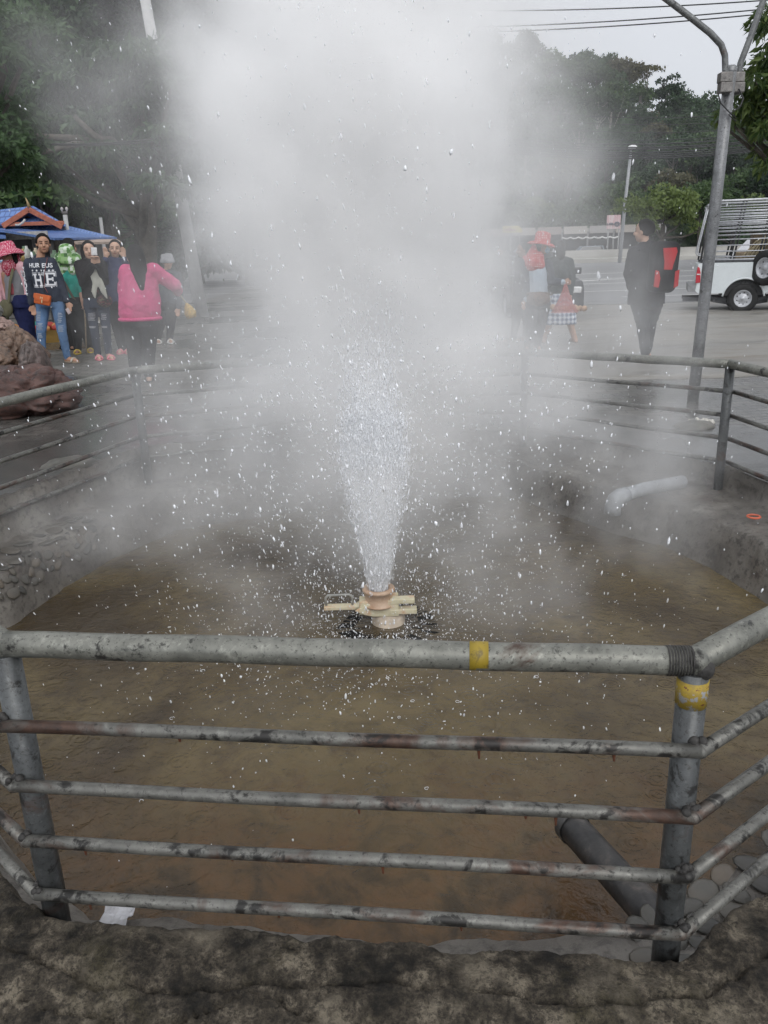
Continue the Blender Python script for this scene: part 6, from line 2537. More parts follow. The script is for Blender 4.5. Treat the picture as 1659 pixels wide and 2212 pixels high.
# ------------------------------------------------------------------ blue roofed shop at the left
def blue_shop():
    Y = 24.0
    T = thing('market_pavilion', 'market pavilion with corrugated blue roofs and an orange gable', 'pavilion', (-11.2, Y, g(-9, Y)))
    t = NT('blue_roof_sheets')
    wv = t.n.new('ShaderNodeTexWave')
    wv.inputs['Scale'].default_value = 3.2
    t.link(t.coord(), wv.inputs['Vector'])
    n = t.noise(1.2, 5)
    blue = t.done(t.ramp(n, [(0.3, (0.075, 0.14, 0.34)), (0.7, (0.13, 0.22, 0.46))]), 0.45, 0, t.bump(wv.outputs['Fac'], 0.5, 0.05))
    t = NT('blue_roof_tiles')
    b_ = t.n.new('ShaderNodeTexBrick')
    b_.inputs['Scale'].default_value = 1.0
    b_.inputs['Brick Width'].default_value = 0.2
    b_.inputs['Row Height'].default_value = 0.16
    b_.inputs['Mortar Size'].default_value = 0.018
    b_.inputs['Color1'].default_value = (0.10, 0.18, 0.42, 1)
    b_.inputs['Color2'].default_value = (0.14, 0.24, 0.50, 1)
    b_.inputs['Mortar'].default_value = (0.05, 0.09, 0.24, 1)
    sw = t.n.new('ShaderNodeMapping')
    sw.inputs['Rotation'].default_value = (R(90), 0, 0)
    t.link(t.tc.outputs['Object'], sw.inputs[0])
    t.link(sw.outputs[0], b_.inputs['Vector'])
    tiles = t.done(b_.outputs['Color'], 0.5, 0, t.bump(b_.outputs['Fac'], -0.5, 0.03))
    orange = plain('orange_fascia', (0.33, 0.105, 0.06), 0.7)
    dark = plain('shade_timber', (0.05, 0.035, 0.028), 0.8)
    P = lambda u, v, dy=0.0: at(u, v, Y + dy)
    th = 0.06

    def slab(name, quad, mat, parent=T):
        q = [Vector(p) for p in quad]
        n_ = (q[1] - q[0]).cross(q[2] - q[0]).normalized() * th
        if n_.z > 0:
            n_ = -n_
        b = MB()
        b.add(q + [p + n_ for p in q], [(0, 1, 2, 3), (7, 6, 5, 4), (0, 4, 5, 1), (1, 5, 6, 2), (2, 6, 7, 3), (3, 7, 4, 0)])
        return b.build(name, mat, parent)
    apex, le, re_ = P(72.5, 449, 0), P(17, 485, 0.0), P(144, 486.5, 0.0)
    # upper roof: ridge runs off to the left, gable end faces the pool
    back = Vector((-3.6, 2.2, 0))
    slab('upper_roof', [apex + Vector((0.12, -0.3, 0.03)), le + Vector((-0.05, -0.35, 0)), le + back + Vector((0, -0.3, 0)), apex + back], tiles)
    slab('upper_roof', [apex + Vector((0.12, -0.3, 0.03)), re_ + Vector((0.1, -0.3, 0)), re_ + back + Vector((0.6, 4.5, 0)), apex + back], tiles)
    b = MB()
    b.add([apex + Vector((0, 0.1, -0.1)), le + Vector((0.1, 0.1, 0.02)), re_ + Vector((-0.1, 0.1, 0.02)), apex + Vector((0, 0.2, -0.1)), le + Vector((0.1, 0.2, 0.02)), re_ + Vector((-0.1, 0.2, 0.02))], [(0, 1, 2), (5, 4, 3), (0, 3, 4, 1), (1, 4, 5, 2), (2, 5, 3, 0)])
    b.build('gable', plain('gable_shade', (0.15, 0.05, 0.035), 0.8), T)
    for a, e in ((apex, le), (apex, re_)):
        b = MB()
        d = (e - a)
        mid = (a + e) / 2 + Vector((0, -0.35, -0.06))
        ang = math.atan2(-d.z, d.x)
        b.box(mid, (d.length, 0.06, 0.14), Matrix.Rotation(ang, 3, 'Y'))
        b.build('barge_board', orange, T, bevel=0.01)
    b = MB()
    b.box((le + re_) / 2 + Vector((0.05, -0.32, 0.02)), ((re_ - le).length, 0.06, 0.10))
    b.build('gable_beam', orange, T, bevel=0.008)
    slab('gable_skirt', [P(36, 471, -0.05), P(118, 472, -0.05), P(136, 482.5, -0.30), P(25, 482, -0.30)], blue)
    b = MB()
    b.tube([apex + Vector((0, -0.3, 0)), apex + Vector((-0.03, -0.3, 0.16)), apex + Vector((-0.06, -0.3, 0.25))], [0.05, 0.025, 0.006], 8)
    b.build('finial', plain('gilt_finial', (0.3, 0.22, 0.1), 0.5), T, smooth=True)
    b = MB()
    b.tube([P(33, 486, -0.6), P(42, 486, -0.6), P(50, 480, -0.6), P(54, 474, -0.6)], 0.03, 8)
    b.build('vent_pipe', plain('pale_pvc', (0.42, 0.4, 0.36), 0.5), T, smooth=True)
    # lower roofs
    slab('lower_roof', [P(20, 488, 0.3), P(146, 487.5, 0.3), P(252, 512.5, -0.3), P(118, 514, -2.0)], blue)
    slab('lower_roof', [P(-80, 491, 0.3), P(20, 489, 0.2), P(118, 514, -2.0), P(10, 497, -2.6)], blue)
    slab('lower_roof', [P(-80, 492, 0.0), P(12, 491, 0.0), P(12, 510, -2.6), P(-80, 511, -2.6)], blue)
    slab('awning', [P(150, 511, -0.8), P(245, 511.5, 0.2), P(262, 522, -0.9), P(158, 523, -1.6)], plain('faded_awning', (0.36, 0.28, 0.23), 0.8))
    b = MB()
    b.box(P(60, 508.5, -1.9), (1.05, 0.05, 0.19))
    b.build('sign_board', plain('blank_board', (0.34, 0.32, 0.29), 0.7), T, bevel=0.006)
    for u, dy in ((108, -1.4), (166, -1.2), (238, -0.4), (14, -2.2), (72, 1.2)):
        b = MB()
        top = P(u, 512, dy)
        b.tube([(top.x, top.y, g(top.x, top.y) - 0.05), top], 0.065, 10)
        b.build('post', plain('post_grey_%d' % u, (0.25, 0.23, 0.21), 0.8), T, smooth=True)
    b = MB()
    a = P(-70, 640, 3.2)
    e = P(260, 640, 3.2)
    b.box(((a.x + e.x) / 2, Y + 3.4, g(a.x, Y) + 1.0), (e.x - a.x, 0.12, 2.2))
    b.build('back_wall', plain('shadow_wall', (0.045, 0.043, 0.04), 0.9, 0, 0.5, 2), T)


blue_shop()


# stall counters and goods below the blue roof
def stall(label, u0, u1, v, Y, col, goods):
    a, e = at(u0, v, Y), at(u1, v, Y)
    zb = g(a.x, Y)
    T = thing('market_stall', label, 'stall', ((a.x + e.x) / 2, Y, zb))
    b = MB()
    b.box(((a.x + e.x) / 2, Y, a.z - 0.03), (e.x - a.x, 0.8, 0.05))
    b.build('counter_top', plain('counter_' + str(u0), (0.28, 0.25, 0.21), 0.7), T, bevel=0.008)
    b = MB()
    b.box(((a.x + e.x) / 2, Y - 0.3, (a.z + zb) / 2 - 0.05), (e.x - a.x - 0.1, 0.04, a.z - zb - 0.12))
    b.build('front_panel', plain('panel_' + str(u0), col, 0.8), T, bevel=0.006)
    for q in (0.06, 0.94):
        b = MB()
        x = lerp(a.x, e.x, q)
        b.box((x, Y + 0.3, (a.z + zb) / 2), (0.05, 0.05, a.z - zb))
        b.build('leg', dark_st, T)
    for i in range(goods):
        b = MB()
        x = lerp(a.x + 0.1, e.x - 0.1, random.random())
        h = random.uniform(0.10, 0.34)
        col2 = random.choice([(0.4, 0.3, 0.12), (0.5, 0.42, 0.3), (0.35, 0.06, 0.06), (0.12, 0.2, 0.12), (0.5, 0.5, 0.46), (0.45, 0.2, 0.05)])
        w_ = random.uniform(0.05, 0.10)
        b.lathe([(0.001, h), (w_ * 0.4, h), (w_ * 0.45, h * 0.85), (w_, h * 0.65), (w_, 0.0), (0.001, 0.0)], (x, Y + random.uniform(-0.3, 0.3), a.z), 10)
        tag(b.build('jar', plain('jar_%d_%d' % (u0, i), col2, 0.5), None, True, (x, Y, a.z)), 'small coloured jar set out on a stall counter under the blue roof', 'jar', 'goods on the stall counters')


stall('dark stall counter crowded with jars left of the printed hoodie', 40, 88, 566, 19, (0.08, 0.06, 0.05), 14)
stall('stall counter half hidden behind the green hat and the phone', 105, 180, 572, 20, (0.1, 0.08, 0.07), 12)
stall('low wooden stall table behind the torn jeans', 205, 290, 690, 17.5, (0.22, 0.19, 0.16), 0)


def egg_tray(label, u, v, Y, w_, seed):
    p = atz(u, v, 0.24)
    zb = g(p.x, p.y)
    T = thing('egg_basket', label, 'basket', (p.x, p.y, zb))
    t = NT('woven_%d' % seed)
    wv = t.n.new('ShaderNodeTexWave')
    wv.bands_direction = 'Z'
    wv.inputs['Scale'].default_value = 16
    t.link(t.coord(), wv.inputs['Vector'])
    mat = t.done(t.mix(wv.outputs['Fac'], (0.30, 0.17, 0.04), (0.5, 0.33, 0.09)), 0.8, 0, t.bump(wv.outputs['Fac'], 0.5, 0.02))
    b = MB()
    b.lathe([(w_ * 0.72, 0.0), (w_ * 0.85, 0.10), (w_ * 0.98, 0.20), (w_ * 1.02, 0.21), (w_ * 0.93, 0.19), (w_ * 0.8, 0.1), (0.001, 0.06)], (p.x, p.y, zb), 26)
    b.build('basket_body', mat, T, smooth=True)
    rnd = random.Random(seed)
    red = [plain('net_%d_%d' % (seed, i), c, 0.7) for i, c in enumerate(((0.42, 0.10, 0.04), (0.36, 0.05, 0.04), (0.45, 0.22, 0.08)))]
    for i in range(16):
        b = MB()
        a = rnd.uniform(0, 6.28)
        r = w_ * 0.8 * math.sqrt(rnd.random())
        b.ball((p.x + r * math.cos(a), p.y + r * math.sin(a), zb + 0.22 + rnd.uniform(0, 0.10) * (1 - r / w_)), (0.075, 0.07, 0.055), None, 10, 7)
        b.build('egg_bundle', rnd.choice(red), T, smooth=True)


egg_tray('woven basket of red netted eggs on the paving behind the pink cardigan', 30, 741, 13, 0.34, 1)
egg_tray('yellow woven basket of eggs seen between the legs of the blue jeans', 118, 738, 13, 0.30, 2)
egg_tray('woven basket of eggs on the ground left of the black trousers', 146, 735, 13, 0.28, 3)
egg_tray('woven basket of eggs almost covered by the boulders at the left', 6, 748, 13, 0.30, 4)
b = MB()
c_ = atz(72, 737, 0.24)
for q in range(2):
    b = MB()
    b.ball((c_.x - 0.12 + q * 0.14, c_.y + q * 0.2, c_.z + 0.06), (0.05, 0.13, 0.06), Matrix.Rotation(0.8, 3, 'Z'), 12, 8)
    b.cap((c_.x - 0.16 + q * 0.14, c_.y + 0.05 + q * 0.2, c_.z + 0.06), 0.045, (c_.x - 0.17 + q * 0.14, c_.y + 0.06 + q * 0.2, c_.z + 0.26), 0.055)
    tag(b.build('rubber_boot', plain('teal_boot_%d' % q, (0.03, 0.22, 0.2), 0.5), None, True, (c_.x, c_.y + q * 0.2, c_.z)), ['teal rubber boot beside the egg baskets, the one nearer the rocks', 'teal rubber boot standing behind its mate near the navy trousers'][q], 'boot')
c_ = atz(250, 705, 0.24)
for q in range(3):
    b = MB()
    b.box((c_.x + 0.1, c_.y + 0.7 + 0.42 * q, c_.z + 0.06 + 0.15 * q), (1.5, 0.45, 0.13 + 0.3 * q if False else 0.13))
    if q:
        b.box((c_.x + 0.1, c_.y + 0.7 + 0.42 * q, c_.z + 0.0 + 0.075 * q - 0.04), (1.46, 0.41, 0.15 * q))
    tag(b.build('stone_step', plain('step_%d' % q, (0.24, 0.225, 0.2), 0.8, 0, 0.3, 6, 0.3), None, loc=(c_.x, c_.y + 0.7 + 0.42 * q, c_.z), bevel=0.01), ['lowest pale step behind the torn dark jeans', 'middle pale step behind the torn dark jeans', 'highest pale step behind the torn dark jeans'][q], 'step')

# ------------------------------------------------------------------ across the road
bm_ = NT('stained_barrier')
bn = bm_.noise(0.6, 6, 0.65, bm_.coord((0.4, 1, 2)))
bm_ = bm_.done(bm_.ramp(bn, [(0.3, (0.27, 0.26, 0.235)), (0.7, (0.42, 0.41, 0.38))]), 0.85)
b = MB()
zb = g(30, 89)
prof = [(89.0, zb - 0.1), (89.0, zb + 0.42), (89.35, zb + 0.5), (89.42, zb + 1.32), (89.8, zb + 1.32), (90.2, zb - 0.1)]
x0, x1 = -60, 150
nseg = 60
V = []
F = []
for i in range(nseg + 1):
    x = lerp(x0, x1, i / nseg)
    V += [(x, y, z) for y, z in prof]
k = len(prof)
for i in range(nseg):
    for j in range(k - 1):
        F.append((i * k + j, i * k + j + 1, (i + 1) * k + j + 1, (i + 1) * k + j))
b.add(V, F)
tag(b.build('barrier_wall', bm_, None, loc=(45, 89.5, zb)), 'long low stained concrete barrier along the far side of the road', 'wall')


def far_shops():
    Y = 104
    a, e = at(1040, 500, Y), at(1420, 494, Y)
    zb = g(20, Y)
    T = thing('roadside_shops', 'long low row of dark shops with a flat grey awning roof beyond the road', 'shops', ((a.x + e.x) / 2, Y, zb))
    zt = at(1240, 498, Y).z
    b = MB()
    b.box(((a.x + e.x) / 2, Y, zt), (e.x - a.x, 6, 0.35))
    b.build('roof', plain('grey_roof_edge', (0.26, 0.25, 0.23), 0.8, 0, 0.3, 1.5), T, bevel=0.03)
    n = 7
    for i in range(n):
        b = MB()
        x = lerp(a.x, e.x, (i + 0.5) / n)
        b.box((x, Y - 3.1, zt - 0.02), ((e.x - a.x) / n * 0.9, 0.12, 0.85))
        b.build('fascia_panel', plain('fascia_%d' % i, [(0.30, 0.25, 0.22), (0.34, 0.31, 0.28), (0.26, 0.22, 0.2), (0.36, 0.34, 0.31), (0.27, 0.26, 0.25), (0.31, 0.28, 0.25), (0.25, 0.24, 0.23)][i], 0.8), T, bevel=0.01)
    b = MB()
    b.box(((a.x + e.x) / 2, Y + 2.6, (zt + zb) / 2), (e.x - a.x, 0.3, zt - zb))
    b.build('back_wall', plain('dark_shop_inside', (0.04, 0.04, 0.04), 0.9), T)
    for i in range(8):
        b = MB()
        x = lerp(a.x, e.x, i / 7)
        b.tube([(x, Y - 2.9, zb - 0.1), (x, Y - 2.9, zt)], 0.11, 8)
        b.build('post', plain('shop_post_%d' % i, (0.2, 0.2, 0.2), 0.7), T, smooth=True)
    b = MB()
    pts = []
    for i in range(60):
        t_ = i / 59
        u = lerp(1215, 1335, t_)
        pts.append(at(u, 513 - 2.2 * t_ + 3.0 * abs(math.sin(t_ * math.pi * 7)), Y - 3.4))
    b.tube(pts, 0.09, 6)
    b.build('scalloped_trim', plain('white_trim', (0.6, 0.6, 0.58), 0.7), T, smooth=True)


far_shops()


def sign_text(parent, strokes, mat, r):
    b = MB()
    for st in strokes:
        b.tube([Vector(p) for p in st], r, 6)
    return b.build('lettering', mat, parent, smooth=True)


def yellow_sign():
    Y = 99.0
    P = lambda u, v, dy=0.0: at(u, v, Y + dy)
    c = P(1106, 495)
    T = thing('shop_sign', 'yellow arrow-ended signboard with reddish Thai lettering over the dark shops', 'sign', (c.x, Y, g(c.x, Y)))
    b = MB()
    pl = [P(1086, 488.5), P(1158 - 38, 487.5), P(1127, 494), P(1128, 502), P(1086, 503)]
    b.prism([(p.x, p.z) for p in pl], Y - 0.08, Y + 0.08)
    b.build('board', plain('yellow_board', (0.5, 0.42, 0.09), 0.6, 0, 0.15, 3), T, bevel=0.02)
    ink = plain('sign_red', (0.28, 0.07, 0.04), 0.6)
    u0, v0, s = 1090.0, 499.5, 1.0
    # looping Thai-like letters: rua, r, t, i, n as read on the board
    S = []
    def gl(pts, du):
        S.append([P(u0 + (du + x) * s, v0 - y * s, -0.12) for x, y in pts])
    gl([(0, 5), (0.3, 1), (1.2, 0.3), (1.5, 1.2)], 0)
    gl([(0, 0), (0, 3.6), (1.0, 4.8), (2.4, 4.4), (2.4, 3.2), (1.2, 2.8), (2.6, 2.2), (2.6, 0)], 2.6)
    gl([(0, 3.5), (1.1, 4.8), (2.2, 3.8), (2.2, 0.4), (1.4, 0.0)], 6.2)
    gl([(0, 0.3), (0.6, 1.2), (0, 2.8), (1.0, 4.8), (2.0, 3.8), (2.8, 4.8), (3.4, 3.4), (3.4, 0)], 9.4)
    gl([(0, 6.2), (1.4, 7.2), (3.0, 6.4), (0.2, 6.1)], 9.3)
    gl([(2.6, 7.4), (2.6, 8.6)], 9.6)
    gl([(0, 0), (0, 4.6), (0.8, 4.6), (0.8, 0.4), (2.6, 3.2), (2.6, 4.6)], 14.0)
    gl([(0, 4.6), (0.2, 0.4), (1.2, 0.2), (1.8, 2.0), (2.6, 0.4), (2.8, 4.8)], 18.0)
    gl([(0, 4.6), (0, 0.2), (2.4, 4.6), (2.6, 0.1)], 22.0)
    gl([(-0.6, 6.2), (0.8, 6.6)], 12.0)
    sign_text(T, S, ink, 0.045)
    for u in (1090, 1122):
        b = MB()
        q = P(u, 503, 0.1)
        b.tube([(q.x, Y + 0.1, g(q.x, Y)), (q.x, Y + 0.1, q.z + 0.5)], 0.07, 8)
        b.build('post', plain('sign_post_%d' % u, (0.2, 0.2, 0.2), 0.7), T, smooth=True)


yellow_sign()


def billboard():
    Y = 96.0
    P = lambda u, v, dy=0.0: at(u, v, Y + dy)
    c = P(1325, 480)
    T = thing('billboard', 'small white billboard with faded pink streaks and a dark round emblem on two posts', 'billboard', (c.x, Y, g(c.x, Y)))
    a, e = P(1310, 495), P(1341, 464)
    b = MB()
    b.box(((a.x + e.x) / 2, Y, (a.z + e.z) / 2), (e.x - a.x, 0.16, e.z - a.z))
    t = NT('faded_poster')
    n = t.noise(2.2, 4, 0.6, t.coord((2.5, 1, 0.25)))
    t.done(t.ramp(n, [(0.4, (0.55, 0.5, 0.5)), (0.6, (0.47, 0.30, 0.31))]), 0.7)
    b.build('board', t.m, T, bevel=0.02)
    ink = plain('faded_ink', (0.10, 0.10, 0.12), 0.7)
    S = []
    def gl(pts, du, dv):
        S.append([P(1312 + du + x, 486 + dv - y, -0.12) for x, y in pts])
    gl([(0, 4), (0, 1), (1, 0), (1.6, 1)], 0, 0)
    for i in range(4):
        gl([(0, 0), (0, 2.6), (1.2, 3), (1.4, 0)], 4 + i * 2.4, 0)
        gl([(0, 3.8), (1.3, 4.0)], 4 + i * 2.4, 0)
    cx, cz = 1333, 484
    for r in (5.0, 2.6):
        S.append([P(cx + r * 1.05 * math.cos(q), cz - r * 0.85 * math.sin(q), -0.12) for q in np.linspace(0, 6.283, 20)])
    for q in np.linspace(0, 5.5, 7):
        S.append([P(cx + 2.4 * math.cos(q), cz - 2 * math.sin(q), -0.12), P(cx + 6.6 * math.cos(q + 0.4), cz - 5.4 * math.sin(q + 0.4), -0.12)])
    sign_text(T, S, ink, 0.06)
    for u in (1314, 1337):
        b = MB()
        q = P(u, 496, 0.16)
        b.tube([(q.x, Y + 0.16, g(q.x, Y)), (q.x, Y + 0.16, e.z)], 0.08, 8)
        b.build('post', plain('bill_post_%d' % u, (0.3, 0.3, 0.3), 0.7), T, smooth=True)


billboard()
# ------------------------------------------------------------------ boulders at the left
def rock(name, label, c, rad, rz, col, seed, rough=0.30, cut=None, strata=0.0):
    t = NT('rock_%d' % seed)
    n = t.noise(5, 8, 0.65)
    n2 = t.noise(22, 6, 0.7)
    n3 = t.noise(1.8, 5, 0.6, None, 0.6)
    cc = t.ramp(n, [(0.32, tuple(x * 0.35 for x in col[0])), (0.5, col[0]), (0.68, col[1])])
    cc = t.mix(t.ramp(n3, [(0.52, 0.0), (0.64, 0.6)]), cc, col[2])
    cc = t.mix(t.ramp(n2, [(0.5, 0.0), (0.64, 0.8)]), cc, (0.018, 0.015, 0.013))
    mat = t.done(cc, t.ramp(n3, [(0.4, 0.3), (0.6, 0.65)]), 0, t.bump(t.math('ADD', n, t.math('MULTIPLY', n2, 0.5)), 0.8, 0.03))
    b = MB()
    off = Vector((seed * 3.7, seed * 1.3, 0))
    rot = Matrix.Rotation(rz, 3, 'Z')

    def fn(d):
        k = 1 + rough * noise.fractal(d * 1.3 + off, 1.0, 2.0, 5) + 0.05 * noise.fractal(d * 6 + off, 0.8, 2.0, 5)
        dist, _pts = noise.voronoi(d * 1.9 + off)
        k -= 0.10 * max(0.0, 1 - (dist[1] - dist[0]) / 0.10)
        k += 0.16 * (0.5 - min(1, dist[0]))
        # flattened facets
        for q in range(5):
            h = Vector((noise.noise(off + Vector((q, 0, 3))), noise.noise(off + Vector((q, 5, 0))), noise.noise(off + Vector((0, q, 9))))).normalized()
            lim = 0.80
            if d.dot(h) * k > lim:
                k = lim / max(0.2, d.dot(h)) * 0.5 + k * 0.5
        return k
    b.ball(c, rad, rot, 90, 60, fn)
    tag(b.build(name, mat, None, True, (c[0], c[1], c[2] - rad[2])), label, 'rock', 'boulders piled beside the pool')


red = ((0.075, 0.034, 0.026), (0.13, 0.07, 0.056), (0.05, 0.025, 0.02))
tan = ((0.15, 0.095, 0.065), (0.24, 0.17, 0.125), (0.13, 0.05, 0.025))
gry = ((0.07, 0.072, 0.06), (0.12, 0.12, 0.10), (0.05, 0.055, 0.045))
mau = ((0.13, 0.10, 0.09), (0.2, 0.155, 0.14), (0.08, 0.06, 0.055))


def rk(u, v, Y):
    return at(u, v, Y)


p = rk(68, 865, 7.3)
rock('boulder', 'broad reddish brown boulder lying low just outside the left railing', (p.x - 0.1, p.y, 0.36), (0.52, 0.62, 0.27), 0.2, red, 3, 0.25)
p = rk(40, 768, 8.3)
rock('boulder', 'large tan boulder with dark hollows, split beside a grey slab', (p.x + 0.02, p.y, 0.56), (0.27, 0.36, 0.36), 0.3, tan, 5, 0.32)
p = rk(74, 785, 8.0)
rock('boulder', 'upright mauve grey slab of rock leaning on the tan boulder', (p.x, p.y, 0.50), (0.13, 0.42, 0.31), 0.15, mau, 8, 0.22)
p = rk(8, 778, 8.1)
rock('boulder', 'rust stained tan boulder at the left edge above the grey stone', (p.x, p.y - 0.1, 0.62), (0.20, 0.3, 0.20), 0.9, tan, 11, 0.3)
p = rk(12, 818, 7.7)
rock('boulder', 'smooth dark grey oval stone wedged under the tan boulders', (p.x - 0.05, p.y, 0.45), (0.30, 0.3, 0.10), 0.0, gry, 14, 0.10)
p = rk(4, 742, 8.5)
rock('boulder', 'small pinkish stone on top of the boulder pile', (p.x + 0.02, p.y, 0.90), (0.14, 0.2, 0.09), 0.3, ((0.3, 0.2, 0.17), (0.4, 0.29, 0.25), (0.16, 0.08, 0.05)), 17, 0.25)
p = rk(0, 716, 8.6)
rock('boulder', 'pale grey rounded stone topping the boulder pile at the left edge', (p.x - 0.02, p.y, 1.06), (0.08, 0.14, 0.10), 0.3, ((0.2, 0.2, 0.18), (0.3, 0.3, 0.28), (0.1, 0.1, 0.09)), 19, 0.2)
p = rk(-40, 800, 8.6)
rock('boulder', 'dark boulder filling the gap at the far left of the pile', (p.x, p.y, 0.45), (0.6, 0.5, 0.4), 0.4, red, 23, 0.3)

# ------------------------------------------------------------------ trees
def leaves(P, N, size, aspect=2.0, droop=0.3, jitter=0.5, rng=RNG):
    """Leaf blades (two-triangle quads bent at the middle) at P with preferred normals N."""
    n = len(P)
    a = rng.normal(0, 1, (n, 3))
    d = N * (1 - jitter) + a * jitter
    d[:, 2] -= droop
    d /= np.linalg.norm(d, axis=1)[:, None] + 1e-9
    s = np.cross(d, rng.normal(0, 1, (n, 3)))
    s /= np.linalg.norm(s, axis=1)[:, None] + 1e-9
    L = size * rng.uniform(0.6, 1.35, n)
    W = L / aspect
    up = np.cross(s, d)
    v0 = P
    v1 = P + d * (L * 0.45)[:, None] + s * (W * 0.5)[:, None] + up * (L * 0.06)[:, None]
    v2 = P + d * L[:, None]
    v3 = P + d * (L * 0.45)[:, None] - s * (W * 0.5)[:, None] + up * (L * 0.06)[:, None]
    V = np.stack([v0, v1, v2, v3], 1).reshape(-1, 3)
    F = np.arange(n * 4).reshape(-1, 4)
    return V, F


def clumped(centres, rad, per, flat=0.6, rng=RNG):
    """Leaf positions gathered in clumps, mostly on the upper outer side of each clump."""
    Ps, Ns = [], []
    for c, r in zip(centres, rad):
        k = max(6, int(per * (r ** 2)))
        d = rng.normal(0, 1, (k, 3))
        d[:, 2] = np.abs(d[:, 2]) * 0.9 - 0.25
        d /= np.linalg.norm(d, axis=1)[:, None]
        q = r * rng.uniform(0.55, 1.05, (k, 1))
        p = np.array(c) + d * q * np.array([1, 1, flat])
        Ps.append(p)
        Ns.append(d)
    return np.concatenate(Ps), np.concatenate(Ns)


bark = plain('grey_bark', (0.075, 0.065, 0.052), 0.9, 0, 0.4, 14, 0.6)
bark_p = plain('pale_bark', (0.24, 0.225, 0.2), 0.9, 0, 0.4, 8, 0.4)
fol_dark = foliage('dark_foliage', (0.016, 0.036, 0.016), (0.055, 0.105, 0.04))
fol_mid = foliage('mid_foliage', (0.022, 0.05, 0.018), (0.085, 0.14, 0.045))
fol_yel = foliage('yellow_green_foliage', (0.05, 0.085, 0.022), (0.15, 0.20, 0.06))
fol_brn = foliage('brownish_foliage', (0.05, 0.05, 0.026), (0.125, 0.12, 0.06))
fol_near = foliage('near_foliage', (0.014, 0.036, 0.014), (0.062, 0.115, 0.042))


def limbs(mb, base, top, centres, r0, n=10, rng=random):
    base, top = Vector(base), Vector(top)
    mid = base.lerp(top, 0.5) + Vector((rng.uniform(-.2, .2), rng.uniform(-.2, .2), 0)) * (top - base).length * 0.15
    mb.tube([base, base.lerp(mid, 0.5), mid, top], [r0, r0 * 0.85, r0 * 0.7, r0 * 0.35], 9)
    for c in rng.sample(list(centres), min(n, len(centres))):
        a = base.lerp(top, rng.uniform(0.35, 0.9))
        c = Vector(c)
        m_ = a.lerp(c, 0.5) + Vector((0, 0, -0.08 * (c - a).length))
        mb.tube([a, m_, c], [r0 * 0.42, r0 * 0.28, r0 * 0.08], 7)


def crown_centres(n, R_, flat=0.75, seed=0, hollow=0.45):
    rg = np.random.default_rng(seed)
    out, rad = [], []
    for _ in range(n):
        d = rg.normal(0, 1, 3)
        d /= np.linalg.norm(d)
        if d[2] < -0.35:
            d[2] *= -0.5
        q = R_ * rg.uniform(hollow, 1.0)
        out.append(d * q * np.array([1, 1, flat]))
        rad.append(R_ * rg.uniform(0.20, 0.38))
    return out, rad


def tree_mesh(seed, kind):
    """A crown mesh and a trunk mesh for a tree about 10 m high with its foot at the origin."""
    rg = np.random.default_rng(seed)
    rr = random.Random(seed)
    if kind == 'tall':
        cs, rd = crown_centres(34, 3.0, 1.15, seed)
        cs = [c + np.array([0, 0, 7.2]) for c in cs]
        top = (0, 0, 9.0)
    elif kind == 'thin':
        cs, rd = crown_centres(15, 3.2, 0.35, seed, 0.55)
        cs = [c + np.array([0, 0, 9.6]) for c in cs]
        rd = [r * 0.62 for r in rd]
        top = (0, 0, 10)
    elif kind == 'bush':
        cs, rd = crown_centres(26, 2.6, 1.0, seed, 0.3)
        cs = [c + np.array([0, 0, 2.8]) for c in cs]
        top = (0, 0, 4.2)
    else:
        cs, rd = crown_centres(36, 4.0, 0.8, seed)
        cs = [c + np.array([0, 0, 6.2]) for c in cs]
        top = (0, 0, 8)
    fine = kind == 'bush'
    P, N = clumped(cs, rd, 300 if fine else 95, 0.75, rg)
    V, F = leaves(P, N, 0.24 if fine else 0.46, 1.6, 0.25, 0.55, rg)
    mb = MB()
    limbs(mb, (0, 0, -0.6), top, cs, 0.22 if kind != 'thin' else 0.16, 9, rr)
    return V, F, mb


def hill_h(x, y):
    d = math.hypot(x, y)
    if y < 1:
        return -1.0
    a = x / max(y, 1)
    tl = min(0.46, max(0.02, 0.308 - 0.365 * a))
    k = max(0.0, (tl - 0.055) * 200 / 95)
    q = min(max(0.0, y - 112), 100)
    z = g(20, 100) - 0.1 + q * k * sstep(0, 25, q) if q > 0 else -1.0
    if y > 212:
        z -= (y - 212) * 0.12
    return z + 1.6 * fbm((x, y, 0), 0.03, 3) * sstep(112, 135, y) - (0.35 if y < 114 else 0)


V, F = [], []
nx, ny = 90, 40
for j in range(ny + 1):
    y = lerp(109, 330, (j / ny) ** 1.3)
    for i in range(nx + 1):
        x = lerp(-1.1, 0.95, i / nx) * y
        V.append((x, y, hill_h(x, y)))
for j in range(ny):
    for i in range(nx):
        a = j * (nx + 1) + i
        F.append((a, a + 1, a + nx + 2, a + nx + 1))
tag(put('hill', np_mesh('hill', V, F, plain('hill_soil', (0.035, 0.042, 0.022), 0.95, 0, 0.4, 0.2), True)), 'steep wooded hillside rising behind the road', 'hill', None, 'structure')

